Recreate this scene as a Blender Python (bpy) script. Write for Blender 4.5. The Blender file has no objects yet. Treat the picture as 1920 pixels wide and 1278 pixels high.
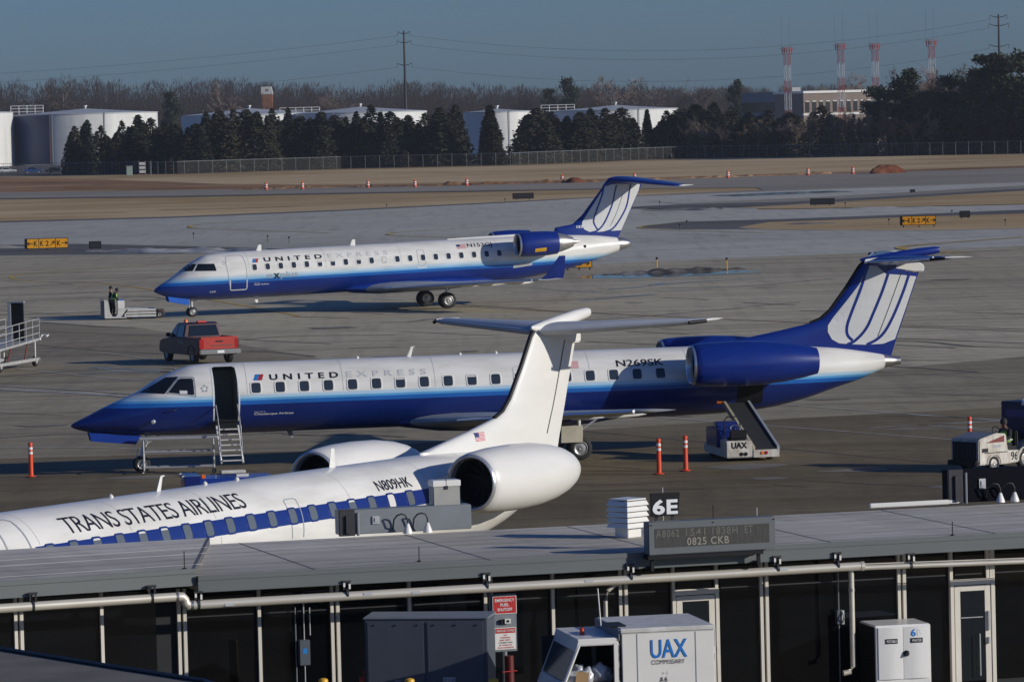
import bpy, bmesh, math, random
from mathutils import Vector, Matrix
random.seed(7)
S = bpy.context.scene
C = S.collection
rad = math.radians
# ------------------------------------------------------------------ camera, sky, sun, exposure
CAM_H = 11.267
CAM_P, CAM_R, CAM_F = rad(2.7438), rad(1.4466), 8905.0      # pitch down, roll, focal length in photo pixels
cd = bpy.data.cameras.new('camera'); cam = bpy.data.objects.new('camera', cd); C.objects.link(cam)
cd.sensor_width = 36.0; cd.lens = CAM_F / 1920 * 36; cd.clip_start = 1.0; cd.clip_end = 20000
cam.matrix_world = Matrix.Translation((0, 0, CAM_H)) @ Matrix.Rotation(rad(90) - CAM_P, 4, 'X') @ Matrix.Rotation(-CAM_R, 4, 'Z')
S.camera = cam
SUN_EL = rad(17.0); SUN_AZ = math.atan2(0.927, -0.375)       # azimuth clockwise from +Y
w = bpy.data.worlds.new("World"); S.world = w; w.use_nodes = True
nt = w.node_tree
sky = nt.nodes.new('ShaderNodeTexSky'); sky.sky_type = 'NISHITA'; sky.sun_disc = False
sky.sun_elevation = SUN_EL; sky.sun_rotation = SUN_AZ; sky.altitude = 100; sky.air_density = 1.0; sky.dust_density = 0.5; sky.ozone_density = 4.0
bg = nt.nodes['Background']; bg.inputs['Strength'].default_value = 0.066
wb = nt.nodes.new('ShaderNodeMix'); wb.data_type = 'RGBA'; wb.blend_type = 'MULTIPLY'; wb.inputs[0].default_value = 1; wb.inputs[7].default_value = (0.62, 0.925, 1.60, 1)   # cool white balance of the photograph
nt.links.new(sky.outputs[0], wb.inputs[6]); nt.links.new(wb.outputs[2], bg.inputs[0])
sd = bpy.data.lights.new('sun', 'SUN'); so = bpy.data.objects.new('sun', sd); C.objects.link(so)
sd.energy = 5.0; sd.angle = rad(0.53); sd.color = (1.0, 0.945, 0.85)
sv = Vector((math.sin(SUN_AZ) * math.cos(SUN_EL), math.cos(SUN_AZ) * math.cos(SUN_EL), math.sin(SUN_EL)))
so.rotation_euler = sv.to_track_quat('Z', 'Y').to_euler(); so.location = (60, -40, 60)
vs = S.view_settings; S.display_settings.display_device = 'sRGB'
vs.view_transform = 'Standard'; vs.look = 'None'; vs.exposure = -0.47; vs.gamma = 1.0; vs.use_curve_mapping = False
S.render.engine = 'CYCLES'

# ------------------------------------------------------------------ helpers
def at(u, v, z=0.0):
    """point of the place at height z that the photo shows at pixel u, v"""
    U, V = u - 960, v - 639
    a = U * math.cos(CAM_R) - V * math.sin(CAM_R); b = U * math.sin(CAM_R) + V * math.cos(CAM_R)
    d = Vector((a / CAM_F, math.cos(CAM_P) - b / CAM_F * math.sin(CAM_P), -math.sin(CAM_P) - b / CAM_F * math.cos(CAM_P)))
    return Vector((0, 0, CAM_H)) + d * ((z - CAM_H) / d.z)
def at_y(u, v, Y):
    U, V = u - 960, v - 639
    a = U * math.cos(CAM_R) - V * math.sin(CAM_R); b = U * math.sin(CAM_R) + V * math.cos(CAM_R)
    d = Vector((a / CAM_F, math.cos(CAM_P) - b / CAM_F * math.sin(CAM_P), -math.sin(CAM_P) - b / CAM_F * math.cos(CAM_P)))
    return Vector((0, 0, CAM_H)) + d * (Y / d.y)

def mat(name, col, rough=0.5, metal=0.0, noise=0.0, scale=3.0, stretch=(1, 1, 1), col2=None, bump=0.0, coat=0.0, spec=0.5, detail=5.0):
    m = bpy.data.materials.new(name); m.use_nodes = True
    n = m.node_tree; b = n.nodes['Principled BSDF']
    b.inputs['Base Color'].default_value = (*col, 1); b.inputs['Roughness'].default_value = rough
    b.inputs['Metallic'].default_value = metal; b.inputs['Coat Weight'].default_value = coat
    b.inputs['Specular IOR Level'].default_value = spec
    if noise or col2 or bump:
        tc = n.nodes.new('ShaderNodeTexCoord'); mp = n.nodes.new('ShaderNodeMapping'); mp.inputs['Scale'].default_value = stretch
        n.links.new(tc.outputs['Object'], mp.inputs[0])
        t = n.nodes.new('ShaderNodeTexNoise'); t.inputs['Scale'].default_value = scale; t.inputs['Detail'].default_value = detail; t.inputs['Roughness'].default_value = 0.6
        n.links.new(mp.outputs[0], t.inputs[0])
        r = n.nodes.new('ShaderNodeValToRGB'); r.color_ramp.elements[0].position = 0.3; r.color_ramp.elements[1].position = 0.7
        c2 = col2 or tuple(c * (1 - noise) for c in col)
        r.color_ramp.elements[0].color = (*c2, 1); r.color_ramp.elements[1].color = (*col, 1)
        n.links.new(t.outputs['Fac'], r.inputs[0]); n.links.new(r.outputs[0], b.inputs['Base Color'])
        if bump:
            bp = n.nodes.new('ShaderNodeBump'); bp.inputs['Strength'].default_value = bump; bp.inputs['Distance'].default_value = 0.066
            n.links.new(t.outputs['Fac'], bp.inputs['Height']); n.links.new(bp.outputs[0], b.inputs['Normal'])
    return m

class MB:
    def __init__(s): s.v = []; s.f = []
    def add(s, vs_, fs):
        o = len(s.v); s.v += [tuple(p) for p in vs_]; s.f += [tuple(i + o for i in f) for f in fs]; return s
    def box(s, c, d, rz=0.0, rx=0.0, ry=0.0):
        M = Matrix.Translation(c) @ Matrix.Rotation(rz, 4, 'Z') @ Matrix.Rotation(ry, 4, 'Y') @ Matrix.Rotation(rx, 4, 'X')
        vs_ = [M @ Vector((x * d[0] / 2, y * d[1] / 2, z * d[2] / 2)) for z in (-1, 1) for x, y in ((-1, -1), (1, -1), (1, 1), (-1, 1))]
        return s.add(vs_, [(3, 2, 1, 0), (4, 5, 6, 7), (0, 1, 5, 4), (1, 2, 6, 5), (2, 3, 7, 6), (3, 0, 4, 7)])
    def bx(s, a, b):
        a, b = Vector(a), Vector(b); return s.box((a + b) / 2, b - a)
    def tube(s, pts, r, n=8, cap=True, r2=None):
        pts = [Vector(p) for p in pts]; k = len(pts); rings = []
        for i, p in enumerate(pts):
            d = (pts[min(i + 1, k - 1)] - pts[max(i - 1, 0)]).normalized()
            up = Vector((0, 0, 1)) if abs(d.z) < 0.95 else Vector((1, 0, 0))
            a = d.cross(up).normalized(); b = a.cross(d)
            rr = r if r2 is None else r + (r2 - r) * i / (k - 1)
            rings.append([p + (a * math.cos(t) + b * math.sin(t)) * rr for t in [2 * math.pi * j / n for j in range(n)]])
        return s.loft(rings, cap)
    def loft(s, rings, cap=True, closed=True, skip=None):
        n = len(rings[0]); o = len(s.v)
        for r in rings: s.v += [tuple(p) for p in r]
        for i in range(len(rings) - 1):
            for j in range(n if closed else n - 1):
                if skip and skip(i, j): continue
                k = (j + 1) % n
                s.f.append((o + i * n + j, o + i * n + k, o + (i + 1) * n + k, o + (i + 1) * n + j))
        if cap:
            s.f.append(tuple(o + j for j in reversed(range(n)))); e = o + (len(rings) - 1) * n; s.f.append(tuple(e + j for j in range(n)))
        return s
    def lathe(s, prof, M, n=24, cap=False):
        """prof: (distance along axis, radius); M maps x axis to the lathe axis"""
        return s.loft([[M @ Vector((x, r * math.cos(2 * math.pi * j / n), r * math.sin(2 * math.pi * j / n))) for j in range(n)] for x, r in prof], cap)
    def prism(s, poly, a, b, axis='y'):
        """extrude a 2-D outline between a and b along an axis"""
        f = {'y': lambda p, t: (p[0], t, p[1]), 'x': lambda p, t: (t, p[0], p[1]), 'z': lambda p, t: (p[0], p[1], t)}[axis]
        return s.loft([[f(p, a) for p in poly], [f(p, b) for p in poly]])
def obj(name, mb, m, parent=None, label=None, bevel=0.0, smooth=0, fix=True, loc=None):
    me = bpy.data.meshes.new(name)
    if isinstance(mb, MB): me.from_pydata(mb.v, [], mb.f)
    else: me.from_pydata(mb[0], [], mb[1])
    if fix or bevel:
        b = bmesh.new(); b.from_mesh(me)
        if bevel:
            bmesh.ops.remove_doubles(b, verts=b.verts, dist=1e-5)
            bmesh.ops.bevel(b, geom=[e for e in b.edges if e.is_manifold and e.calc_face_angle(0) > 0.5], offset=bevel, segments=2, affect='EDGES', clamp_overlap=True)
        if fix: bmesh.ops.recalc_face_normals(b, faces=b.faces)
        b.to_mesh(me); b.free()
    if smooth:
        me.polygons.foreach_set('use_smooth', [True] * len(me.polygons)); me.set_sharp_from_angle(angle=rad(smooth))
    if m: me.materials.append(m)
    o = bpy.data.objects.new(name, me); C.objects.link(o)
    if parent: o.parent = parent
    if label: o['label'] = label
    if loc is not None: o.location = loc
    return o
def same(o, parent, loc=None, rot=None):                             # another piece sharing o's mesh
    c = o.copy(); C.objects.link(c); c.parent = parent
    if loc is not None: c.location = loc
    if rot is not None: c.rotation_euler = rot
    return c
def thing(name, label, cat, loc=(0, 0, 0), rotz=0.0, group=None):
    o = bpy.data.objects.new(name, None); C.objects.link(o); o.empty_display_size = 0.3
    o.location = loc; o.rotation_euler = (0, 0, rotz); o['label'] = label; o['category'] = cat
    if group: o['group'] = group
    return o
def tag(o, label, cat, group=None):
    o['label'] = label; o['category'] = cat
    if group: o['group'] = group
    return o
def structure(o): o['kind'] = 'structure'; return o
def copy_tree(o, parent=None):
    c = o.copy(); C.objects.link(c); c.parent = parent
    for ch in list(o.children): copy_tree(ch, c)
    return c
def text2d(s, bold=0.0, spacing=1.0, italic=0.0):
    """flat outline of a word, as triangles, scaled to a unit box"""
    cu = bpy.data.curves.new('t', 'FONT'); cu.body = s; cu.size = 1; cu.offset = bold; cu.space_character = spacing; cu.shear = italic; cu.resolution_u = 3
    o = bpy.data.objects.new('t', cu); C.objects.link(o)
    dg = bpy.context.evaluated_depsgraph_get(); me = bpy.data.meshes.new_from_object(o.evaluated_get(dg))
    bpy.data.objects.remove(o); bpy.data.curves.remove(cu)
    b = bmesh.new(); b.from_mesh(me); bpy.data.meshes.remove(me)
    bmesh.ops.triangulate(b, faces=b.faces)
    xs = [v.co.x for v in b.verts]; ys = [v.co.y for v in b.verts]
    x0, x1, y0, y1 = min(xs), max(xs), min(ys), max(ys)
    for v in b.verts: v.co = Vector(((v.co.x - x0) / (x1 - x0), (v.co.y - y0) / (y1 - y0), 0))
    return b
def poly2d(pts):
    b = bmesh.new(); vs_ = [b.verts.new((p[0], p[1], 0)) for p in pts]; b.faces.new(vs_); bmesh.ops.triangulate(b, faces=b.faces); return b
def line2d(pts, wd, step=.08):
    """a painted stroke with straight runs and sharp corners"""
    Q = []
    for (x0, y0), (x1, y1) in zip(pts[:-1], pts[1:]):
        n = max(1, int(math.hypot(x1 - x0, y1 - y0) / step)); Q += [(x0 + (x1 - x0) * k / n, y0 + (y1 - y0) * k / n) for k in range(n)]
    return stroke2d(Q + [pts[-1]], wd, 1)
def stroke2d(pts, wd, sub=4):
    """a painted stroke of width wd along a smooth line"""
    P = [Vector((p[0], p[1])) for p in pts]; Q = []
    for i in range(len(P) - 1):
        a, b_, c, d = P[max(i - 1, 0)], P[i], P[i + 1], P[min(i + 2, len(P) - 1)]
        for k in range(sub):
            t = k / sub; Q.append(0.5 * (2 * b_ + (c - a) * t + (2 * a - 5 * b_ + 4 * c - d) * t * t + (3 * b_ - a - 3 * c + d) * t ** 3))
    Q.append(P[-1]); b = bmesh.new(); prev = None
    for i, q in enumerate(Q):
        t = (Q[min(i + 1, len(Q) - 1)] - Q[max(i - 1, 0)]).normalized(); nn = Vector((-t.y, t.x)) * wd / 2
        cur = (b.verts.new((*(q + nn), 0)), b.verts.new((*(q - nn), 0)))
        if prev: b.faces.new((prev[0], prev[1], cur[1], cur[0]))
        prev = cur
    return b
def wrap(name, b, fn, m, parent, box=None, cutx=0, cuty=0, label=None):
    """lay a flat outline on a surface: fn(a, b) gives the point"""
    if box:
        x0, x1, y0, y1 = box
        for v in b.verts: v.co = Vector((x0 + v.co.x * (x1 - x0), y0 + v.co.y * (y1 - y0), 0))
    for ax, st in ((0, cutx), (1, cuty)):
        if st:
            lo = min(v.co[ax] for v in b.verts); hi = max(v.co[ax] for v in b.verts); t = math.floor(lo / st) * st + st
            no = Vector((1, 0, 0)) if ax == 0 else Vector((0, 1, 0))
            while t < hi:
                bmesh.ops.bisect_plane(b, geom=b.verts[:] + b.edges[:] + b.faces[:], plane_co=no * t, plane_no=no, dist=1e-5); t += st
    for v in b.verts: v.co = Vector(fn(v.co.x, v.co.y))
    me = bpy.data.meshes.new(name); b.to_mesh(me); b.free(); me.materials.append(m)
    o = bpy.data.objects.new(name, me); C.objects.link(o)
    if parent: o.parent = parent
    if label: o['label'] = label
    return o
def sign_text(name, s, m, parent, org, ux, uy, bold=0.0, spacing=1.0):
    """flat lettering: org corner, ux along the line, uy up"""
    org, ux, uy = Vector(org), Vector(ux), Vector(uy)
    return wrap(name, text2d(s, bold, spacing), lambda a, b: org + ux * a + uy * b, m, parent)

# ------------------------------------------------------------------ shared materials
M_WHITE = mat('white_paint', (0.77, 0.755, 0.71), 0.36, noise=0.09, scale=1.1, stretch=(0.5, 2, 2), coat=0.2)
M_OLDWHITE = mat('worn_white_paint', (0.66, 0.65, 0.61), 0.5, noise=0.30, scale=4)
M_NAVY = mat('dark_blue_paint', (0.008, 0.022, 0.16), 0.28, coat=0.4, noise=0.1, scale=2)
M_BLUE = mat('blue_paint', (0.01, 0.045, 0.30), 0.3, coat=0.3, noise=0.15, scale=2)
M_SKYBLUE = mat('sky_blue_paint', (0.02, 0.20, 0.55), 0.35)
M_BLACK = mat('black_paint', (0.010, 0.010, 0.012), 0.5, spec=0.25)
M_LETTER = mat('black_lettering', (0.012, 0.013, 0.02), 0.45)
M_GREYLET = mat('pale_grey_lettering', (0.50, 0.51, 0.52), 0.45)
M_WHITELET = mat('white_lettering', (0.72, 0.73, 0.74), 0.45)
M_RED = mat('red_print', (0.45, 0.02, 0.02), 0.45)
M_GLASS = mat('dark_glass', (0.010, 0.014, 0.018), 0.08, spec=0.6)
M_CABINGLASS = mat('cabin_window_glass', (0.030, 0.042, 0.058), 0.12, spec=0.6)
M_RUBBER = mat('tyre_rubber', (0.016, 0.016, 0.017), 0.75, noise=0.3, scale=9)
M_RIM = mat('wheel_rim_metal', (0.42, 0.42, 0.42), 0.4, 0.6, noise=0.4, scale=14)
M_METAL = mat('bare_metal', (0.62, 0.60, 0.57), 0.32, 0.9, noise=0.25, scale=6)
M_DARKMETAL = mat('dark_metal', (0.05, 0.05, 0.055), 0.5, 0.5, noise=0.3, scale=6)
M_ALU = mat('aluminium_rail', (0.60, 0.60, 0.60), 0.38, 0.5, noise=0.2, scale=8)
M_GREY = mat('grey_paint', (0.20, 0.22, 0.24), 0.45, noise=0.15, scale=3)
M_OUTLINE = mat('door_outline_paint', (0.32, 0.35, 0.38), 0.4)
M_ORANGE = mat('safety_orange', (0.75, 0.075, 0.02), 0.5, noise=0.15, scale=6)
M_AMBER = mat('amber_beacon', (0.80, 0.17, 0.02), 0.3)
M_YELLOW = mat('yellow_paint', (0.75, 0.42, 0.02), 0.45, noise=0.15, scale=3)
# ================================================================== ground, pavements, markings, snow
def ground_mat(name, c1, c2, c3, s1, s2, rough=0.75, stretch=(1, 1, 1), bump=0.0, spec=0.4, c4=None):
    m = bpy.data.materials.new(name); m.use_nodes = True; n = m.node_tree; b = n.nodes['Principled BSDF']; b.inputs['Roughness'].default_value = rough; b.inputs['Specular IOR Level'].default_value = spec
    tc = n.nodes.new('ShaderNodeTexCoord')
    def noise(sc, st, det=6):
        mp = n.nodes.new('ShaderNodeMapping'); mp.inputs['Scale'].default_value = st; n.links.new(tc.outputs['Object'], mp.inputs[0])
        t = n.nodes.new('ShaderNodeTexNoise'); t.inputs['Scale'].default_value = sc; t.inputs['Detail'].default_value = det; t.inputs['Roughness'].default_value = 0.62; n.links.new(mp.outputs[0], t.inputs[0]); return t
    def ramp(t, a, pa, b_, pb):
        r = n.nodes.new('ShaderNodeValToRGB'); e = r.color_ramp.elements; e[0].position = pa; e[1].position = pb; e[0].color = (*a, 1); e[1].color = (*b_, 1); n.links.new(t.outputs['Fac'], r.inputs[0]); return r
    def mixm(x, y, kind='MULTIPLY', fac=1.0):
        q = n.nodes.new('ShaderNodeMix'); q.data_type = 'RGBA'; q.blend_type = kind; q.inputs[0].default_value = fac; n.links.new(x, q.inputs[6]); n.links.new(y, q.inputs[7]); return q.outputs[2]
    t1 = noise(s1, stretch); t2 = noise(s2, stretch); t3 = noise(s1 * 0.13, (1, 1, 1), 3)
    o = ramp(t1, c1, .35, c2, .65).outputs[0]
    o = mixm(o, ramp(t2, (0.80, 0.80, 0.80), .3, (1.06, 1.06, 1.06), .7).outputs[0])
    r3 = ramp(t3, c3, .40, (1, 1, 1), .58); o = mixm(o, r3.outputs[0])
    if c4:                                                           # long tyre and drainage streaks
        t4 = noise(0.5, (0.03, 1.1, 1), 4); o = mixm(o, ramp(t4, c4, .36, (1, 1, 1), .56).outputs[0])
        t5 = noise(0.9, (0.9, 0.05, 1), 3); o = mixm(o, ramp(t5, (0.86, 0.86, 0.87), .33, (1, 1, 1), .5).outputs[0])
    n.links.new(o, b.inputs['Base Color'])
    if bump:
        bp = n.nodes.new('ShaderNodeBump'); bp.inputs['Strength'].default_value = bump; bp.inputs['Distance'].default_value = 0.1; n.links.new(t2.outputs['Fac'], bp.inputs['Height']); n.links.new(bp.outputs[0], b.inputs['Normal'])
    return m
G_GRASS = ground_mat('dry_winter_grass', (0.50, 0.365, 0.20), (0.64, 0.485, 0.285), (0.70, 0.65, 0.58), 0.06, 0.7, 0.95, (0.35, 1, 1), 0.6, 0.03)
G_DIRT = ground_mat('bare_brown_earth', (0.27, 0.150, 0.075), (0.44, 0.29, 0.165), (0.7, 0.62, 0.58), 0.15, 1.2, 0.95, (0.4, 1, 1), 0.6, 0.03)
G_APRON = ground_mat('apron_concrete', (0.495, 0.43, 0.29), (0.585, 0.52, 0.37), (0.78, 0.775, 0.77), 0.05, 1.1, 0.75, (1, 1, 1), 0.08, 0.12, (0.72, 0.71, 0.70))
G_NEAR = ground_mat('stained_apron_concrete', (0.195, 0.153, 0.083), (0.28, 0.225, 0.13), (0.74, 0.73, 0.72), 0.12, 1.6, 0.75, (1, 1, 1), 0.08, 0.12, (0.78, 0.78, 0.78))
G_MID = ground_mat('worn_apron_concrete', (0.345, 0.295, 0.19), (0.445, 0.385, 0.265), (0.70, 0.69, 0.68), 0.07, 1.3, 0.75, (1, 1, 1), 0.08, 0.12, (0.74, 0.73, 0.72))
G_TAXI = ground_mat('taxiway_concrete', (0.50, 0.475, 0.385), (0.59, 0.565, 0.47), (0.82, 0.82, 0.82), 0.02, 0.5, 0.70, (0.5, 1, 1), 0.05, 0.2, (0.84, 0.85, 0.86))
G_ASPH = ground_mat('asphalt_shoulder', (0.11, 0.10, 0.082), (0.16, 0.148, 0.12), (0.8, 0.8, 0.8), 0.05, 0.8, 0.75, (0.3, 1, 1), 0.1, 0.3)
G_OLDASPH = ground_mat('old_asphalt', (0.29, 0.25, 0.185), (0.37, 0.33, 0.25), (0.8, 0.8, 0.8), 0.05, 0.6, 0.75, (0.25, 1, 1), 0.1, 0.3)
G_SNOW = ground_mat('dirty_snow', (0.26, 0.25, 0.235), (0.55, 0.55, 0.54), (0.55, 0.52, 0.48), 0.35, 1.6, 0.85, (0.5, 1, 1), 0.3, 0.2)
G_SLUSH = ground_mat('black_slush', (0.06, 0.056, 0.05), (0.30, 0.29, 0.28), (0.5, 0.48, 0.45), 0.8, 2.6, 0.7, (0.5, 1, 1), 0.4, 0.3)
M_WATER = mat('puddle_water', (0.02, 0.024, 0.028), 0.06, spec=0.6)
M_JOINT = mat('joint_sealant', (0.10, 0.085, 0.07), 0.7)
M_TAXILINE = mat('worn_yellow_line', (0.62, 0.40, 0.05), 0.7, noise=0.35, scale=0.6)
M_RUSTLINE = mat('worn_red_brown_line', (0.30, 0.17, 0.10), 0.75, noise=0.3, scale=0.5)
M_WHITELINE = mat('worn_white_line', (0.62, 0.62, 0.60), 0.7, noise=0.45, scale=0.7)

def sheet(name, px, z, m, sub=0):
    mb = MB(); P = [at(u, v, z) for u, v in px]; mb.add(P, [tuple(range(len(P)))])
    me = bpy.data.meshes.new(name); b = bmesh.new(); vs_ = [b.verts.new(p) for p in mb.v]; b.faces.new(vs_); bmesh.ops.triangulate(b, faces=b.faces)
    bmesh.ops.recalc_face_normals(b, faces=b.faces)
    if b.faces[:][0].normal.z < 0: bmesh.ops.reverse_faces(b, faces=b.faces)
    b.to_mesh(me); b.free(); me.materials.append(m); o = bpy.data.objects.new(name, me); C.objects.link(o); return structure(o)
def band(name, up, lo, z, m): return sheet(name, up + lo[::-1], z, m)
gm = MB(); gm.add([(-2500, 20, -.12), (2500, 20, -.12), (2500, 9000, -.12), (-2500, 9000, -.12)], [(0, 1, 2, 3)])
structure(obj('ground', gm, G_GRASS))
# bare earth along the far taxiway, churned up on the left
band('bare_earth', [(-500, 345), (0, 333), (120, 334), (240, 338), (420, 345), (640, 346), (960, 340), (1280, 331), (1600, 321), (1920, 311), (2400, 298)], [(-500, 374), (0, 361), (300, 358), (640, 352), (960, 345.5), (1280, 336), (1600, 326), (1920, 315.5), (2400, 303)], -.08, G_DIRT)
band('far_taxiway', [(-500, 373), (0, 360.5), (300, 357), (640, 351), (960, 344.5), (1280, 335), (1600, 325), (1920, 314.5), (2400, 301)], [(-500, 384), (0, 372.5), (320, 368.5), (640, 362.5), (960, 357), (1150, 354), (1420, 351.5), (1430, 356), (1280, 362), (1100, 371), (1280, 384), (1480, 380), (1700, 369), (1920, 356), (2400, 330)], -.07, G_OLDASPH)
band('far_taxiway_edge', [(-500, 382.5), (0, 371), (320, 367), (640, 361.2), (960, 356), (1140, 353.2)], [(-500, 385), (0, 373.2), (320, 369.2), (640, 363.2), (960, 357.6), (1140, 354.4)], -.065, G_ASPH)
band('far_taxiway_wear', [(1120, 371), (1280, 365), (1600, 353), (1920, 342), (2400, 322)], [(1120, 374), (1280, 381), (1480, 372.5), (1700, 360.5), (1920, 347.5), (2400, 328)], -.06, G_TAXI)
# the wide near pavement
up = [(-700, 428), (0, 415.5), (320, 407), (640, 394), (960, 378.5), (1117, 370), (1280, 384), (1200, 393.5), (1280, 393), (1480, 392.5), (1700, 388), (1920, 383.5), (2400, 371)]
band('taxiway', up, [(-700, 492), (0, 482), (560, 474), (1000, 500), (1500, 480), (1920, 462), (2400, 448)], -.05, G_TAXI)
sheet('taxiway_shoulder', [(-700, 431), (-700, 427), (0, 414.7), (320, 406.2), (640, 393.2), (960, 377.7), (1117, 369.5), (1117, 370.8), (960, 379.5), (640, 395.6), (320, 408.8), (0, 417.5)], -.045, G_ASPH)
band('taxiway_shoulder', [(1150, 389), (1280, 383), (1480, 378), (1700, 366), (1920, 353.5), (2400, 328)], [(1150, 391.5), (1280, 391.5), (1480, 384.5), (1700, 371), (1920, 358), (2400, 334)], -.045, G_ASPH)
band('taxiway_shoulder', [(1200, 424), (1280, 415.5), (1450, 411), (1700, 402), (1920, 393), (2400, 378)], [(1200, 427), (1280, 430), (1450, 429), (1560, 421), (1700, 408.5), (1920, 401), (2400, 388)], -.04, G_ASPH)
sheet('grass_island', [(1385, 426), (1440, 416.5), (1560, 412.5), (1700, 407), (1920, 400.5), (2400, 387), (2400, 418), (1920, 427.5), (1740, 431.5), (1560, 431), (1440, 430)], -.035, G_GRASS)
sheet('grass_island', [(1330, 391.5), (1462, 385), (1700, 370.5), (1920, 357.5), (2400, 334), (2400, 366), (1920, 382.5), (1700, 387), (1480, 391.5)], -.04, G_GRASS)
sheet('dark_island', [(-500, 480), (-500, 470), (0, 459), (150, 457), (420, 463), (600, 468), (560, 473), (330, 475), (0, 478)], -.03, G_ASPH)
# apron
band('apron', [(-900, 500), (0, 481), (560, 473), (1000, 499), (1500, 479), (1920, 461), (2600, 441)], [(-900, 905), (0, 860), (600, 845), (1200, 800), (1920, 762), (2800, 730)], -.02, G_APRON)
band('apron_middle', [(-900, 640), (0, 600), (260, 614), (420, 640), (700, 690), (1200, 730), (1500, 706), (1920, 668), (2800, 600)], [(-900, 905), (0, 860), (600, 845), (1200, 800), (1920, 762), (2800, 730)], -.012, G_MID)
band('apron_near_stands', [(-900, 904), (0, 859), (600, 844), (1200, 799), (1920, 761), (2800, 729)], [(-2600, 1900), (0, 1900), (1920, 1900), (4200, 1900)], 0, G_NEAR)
# wet patches and the dirty snow bank behind the far jet
sheet('puddle', [(1080, 521), (1130, 513), (1260, 510), (1390, 507), (1432, 508.5), (1300, 516), (1180, 521.5)], -.01, M_WATER)
sheet('puddle', [(1330, 366.5), (1470, 360), (1560, 357.5), (1600, 359), (1480, 364), (1380, 368)], -.03, M_WATER)
sheet('puddle', [(200, 474), (380, 468), (560, 471), (420, 475)], -.02, M_WATER)
mat('damp_concrete', (0.17, 0.16, 0.14), 0.35, noise=0.3, scale=0.4)
def heap(name, a, b, wd, h, m, n=46, z=-.1, lump=0.5, seed=1, kind='structure'):
    """a ragged low bank of snow or soil between two points of the ground"""
    r = random.Random(seed); mb = MB(); rows = []
    ca, cb = at(*a), at(*b); dr = (cb - ca); L = dr.length; e = dr.normalized(); nn = Vector((-e.y, e.x, 0)); K = 15; n = n * 3
    from mathutils import noise as mn
    for i in range(n + 1):
        t = i / n; env = math.sin(math.pi * min(1, max(0, t))) ** 0.5; row = []
        for j in range(K):
            s_ = j / (K - 1) * 2 - 1; hh = h * env * max(0, 1 - s_ * s_) * max(0, 1 - lump * .6 + lump * 1.5 * mn.noise(Vector((t * L / wd * 1.6 + seed * 9, s_ * 1.5, seed))) + lump * .8 * mn.noise(Vector((t * L / wd * 5, s_ * 4, seed + 5))))
            p = ca + dr * t + nn * (wd / 2 * s_ * env * (0.85 + 0.3 * mn.noise(Vector((t * L / wd * 2, s_ * 2, seed + 11))))); row.append((p.x, p.y, z + hh))
        rows.append(row)
    mb.loft(rows, cap=False, closed=False); o = obj(name, mb, m, smooth=60)
    if kind: o['kind'] = kind
    return o
heap('snow_bank', (1090, 517), (1420, 503), 4, .34, G_SLUSH, 90, lump=.9, seed=3)
heap('snow_bank', (150, 469), (545, 471), 9, .40, G_SNOW, 90, lump=.8, seed=4)
heap('snow_bank', (-300, 472), (60, 463), 8, .45, G_SNOW, 50, lump=.8, seed=5)
heap('snow_bank', (1200, 394.5), (1345, 390.5), 18, .3, G_SNOW, 60, lump=.9, seed=6)
heap('snow_bank', (1460, 420), (1570, 417), 8, .25, G_SNOW, 30, lump=.9, seed=7)
heap('snow_bank', (1570, 391), (1760, 386), 8, .2, G_SNOW, 40, lump=.9, seed=8)
heap('snow_bank', (1280, 393), (1420, 391), 8, .4, G_SNOW, 30, lump=.9, seed=9)
for k, (a, b, h, wd) in enumerate((((430, 355.5), (640, 350.5), .35, 4), ((640, 350.5), (780, 348.5), .35, 4), ((790, 348.3), (980, 343.5), .5, 5), ((980, 343.5), (1130, 340), .6, 6), ((1180, 337.5), (1500, 327), .35, 4), ((1480, 327.5), (1560, 324.5), .55, 5))):
    heap('earth_ridge', a, b, wd, h, G_DIRT, 60, lump=.95, seed=20 + k)
M_REDEARTH = ground_mat('red_brown_soil', (0.16, 0.055, 0.03), (0.24, 0.10, 0.055), (0.7, 0.65, 0.6), 0.6, 2, 0.95, bump=.8, spec=.1)
for nm, a, b, wd, h, lb, sd_ in (('soil_mound', (1634, 325), (1694, 322.5), 5.5, 1.5, 'large red brown mound of soil beside the far taxiway', 31), ('soil_mound', (1058, 342), (1098, 341), 4, .9, 'low red brown soil mound near the middle of the dug edge', 32)):
    o = heap(nm, a, b, wd, h, M_REDEARTH, 24, lump=.18, seed=sd_, kind=None); tag(o, lb, 'soil mound', 'soil heaps by the taxiway')

def line_px(name, pts, wd, m, z, sub=4, smooth=True):
    P = [at(u, v, z) for u, v in pts]
    b = stroke2d([(p.x, p.y) for p in P], wd, sub if smooth else 1)
    for v in b.verts: v.co.z = z
    me = bpy.data.meshes.new(name); bmesh.ops.recalc_face_normals(b, faces=b.faces); b.to_mesh(me); b.free(); me.materials.append(m); o = bpy.data.objects.new(name, me); C.objects.link(o); return structure(o)
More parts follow.
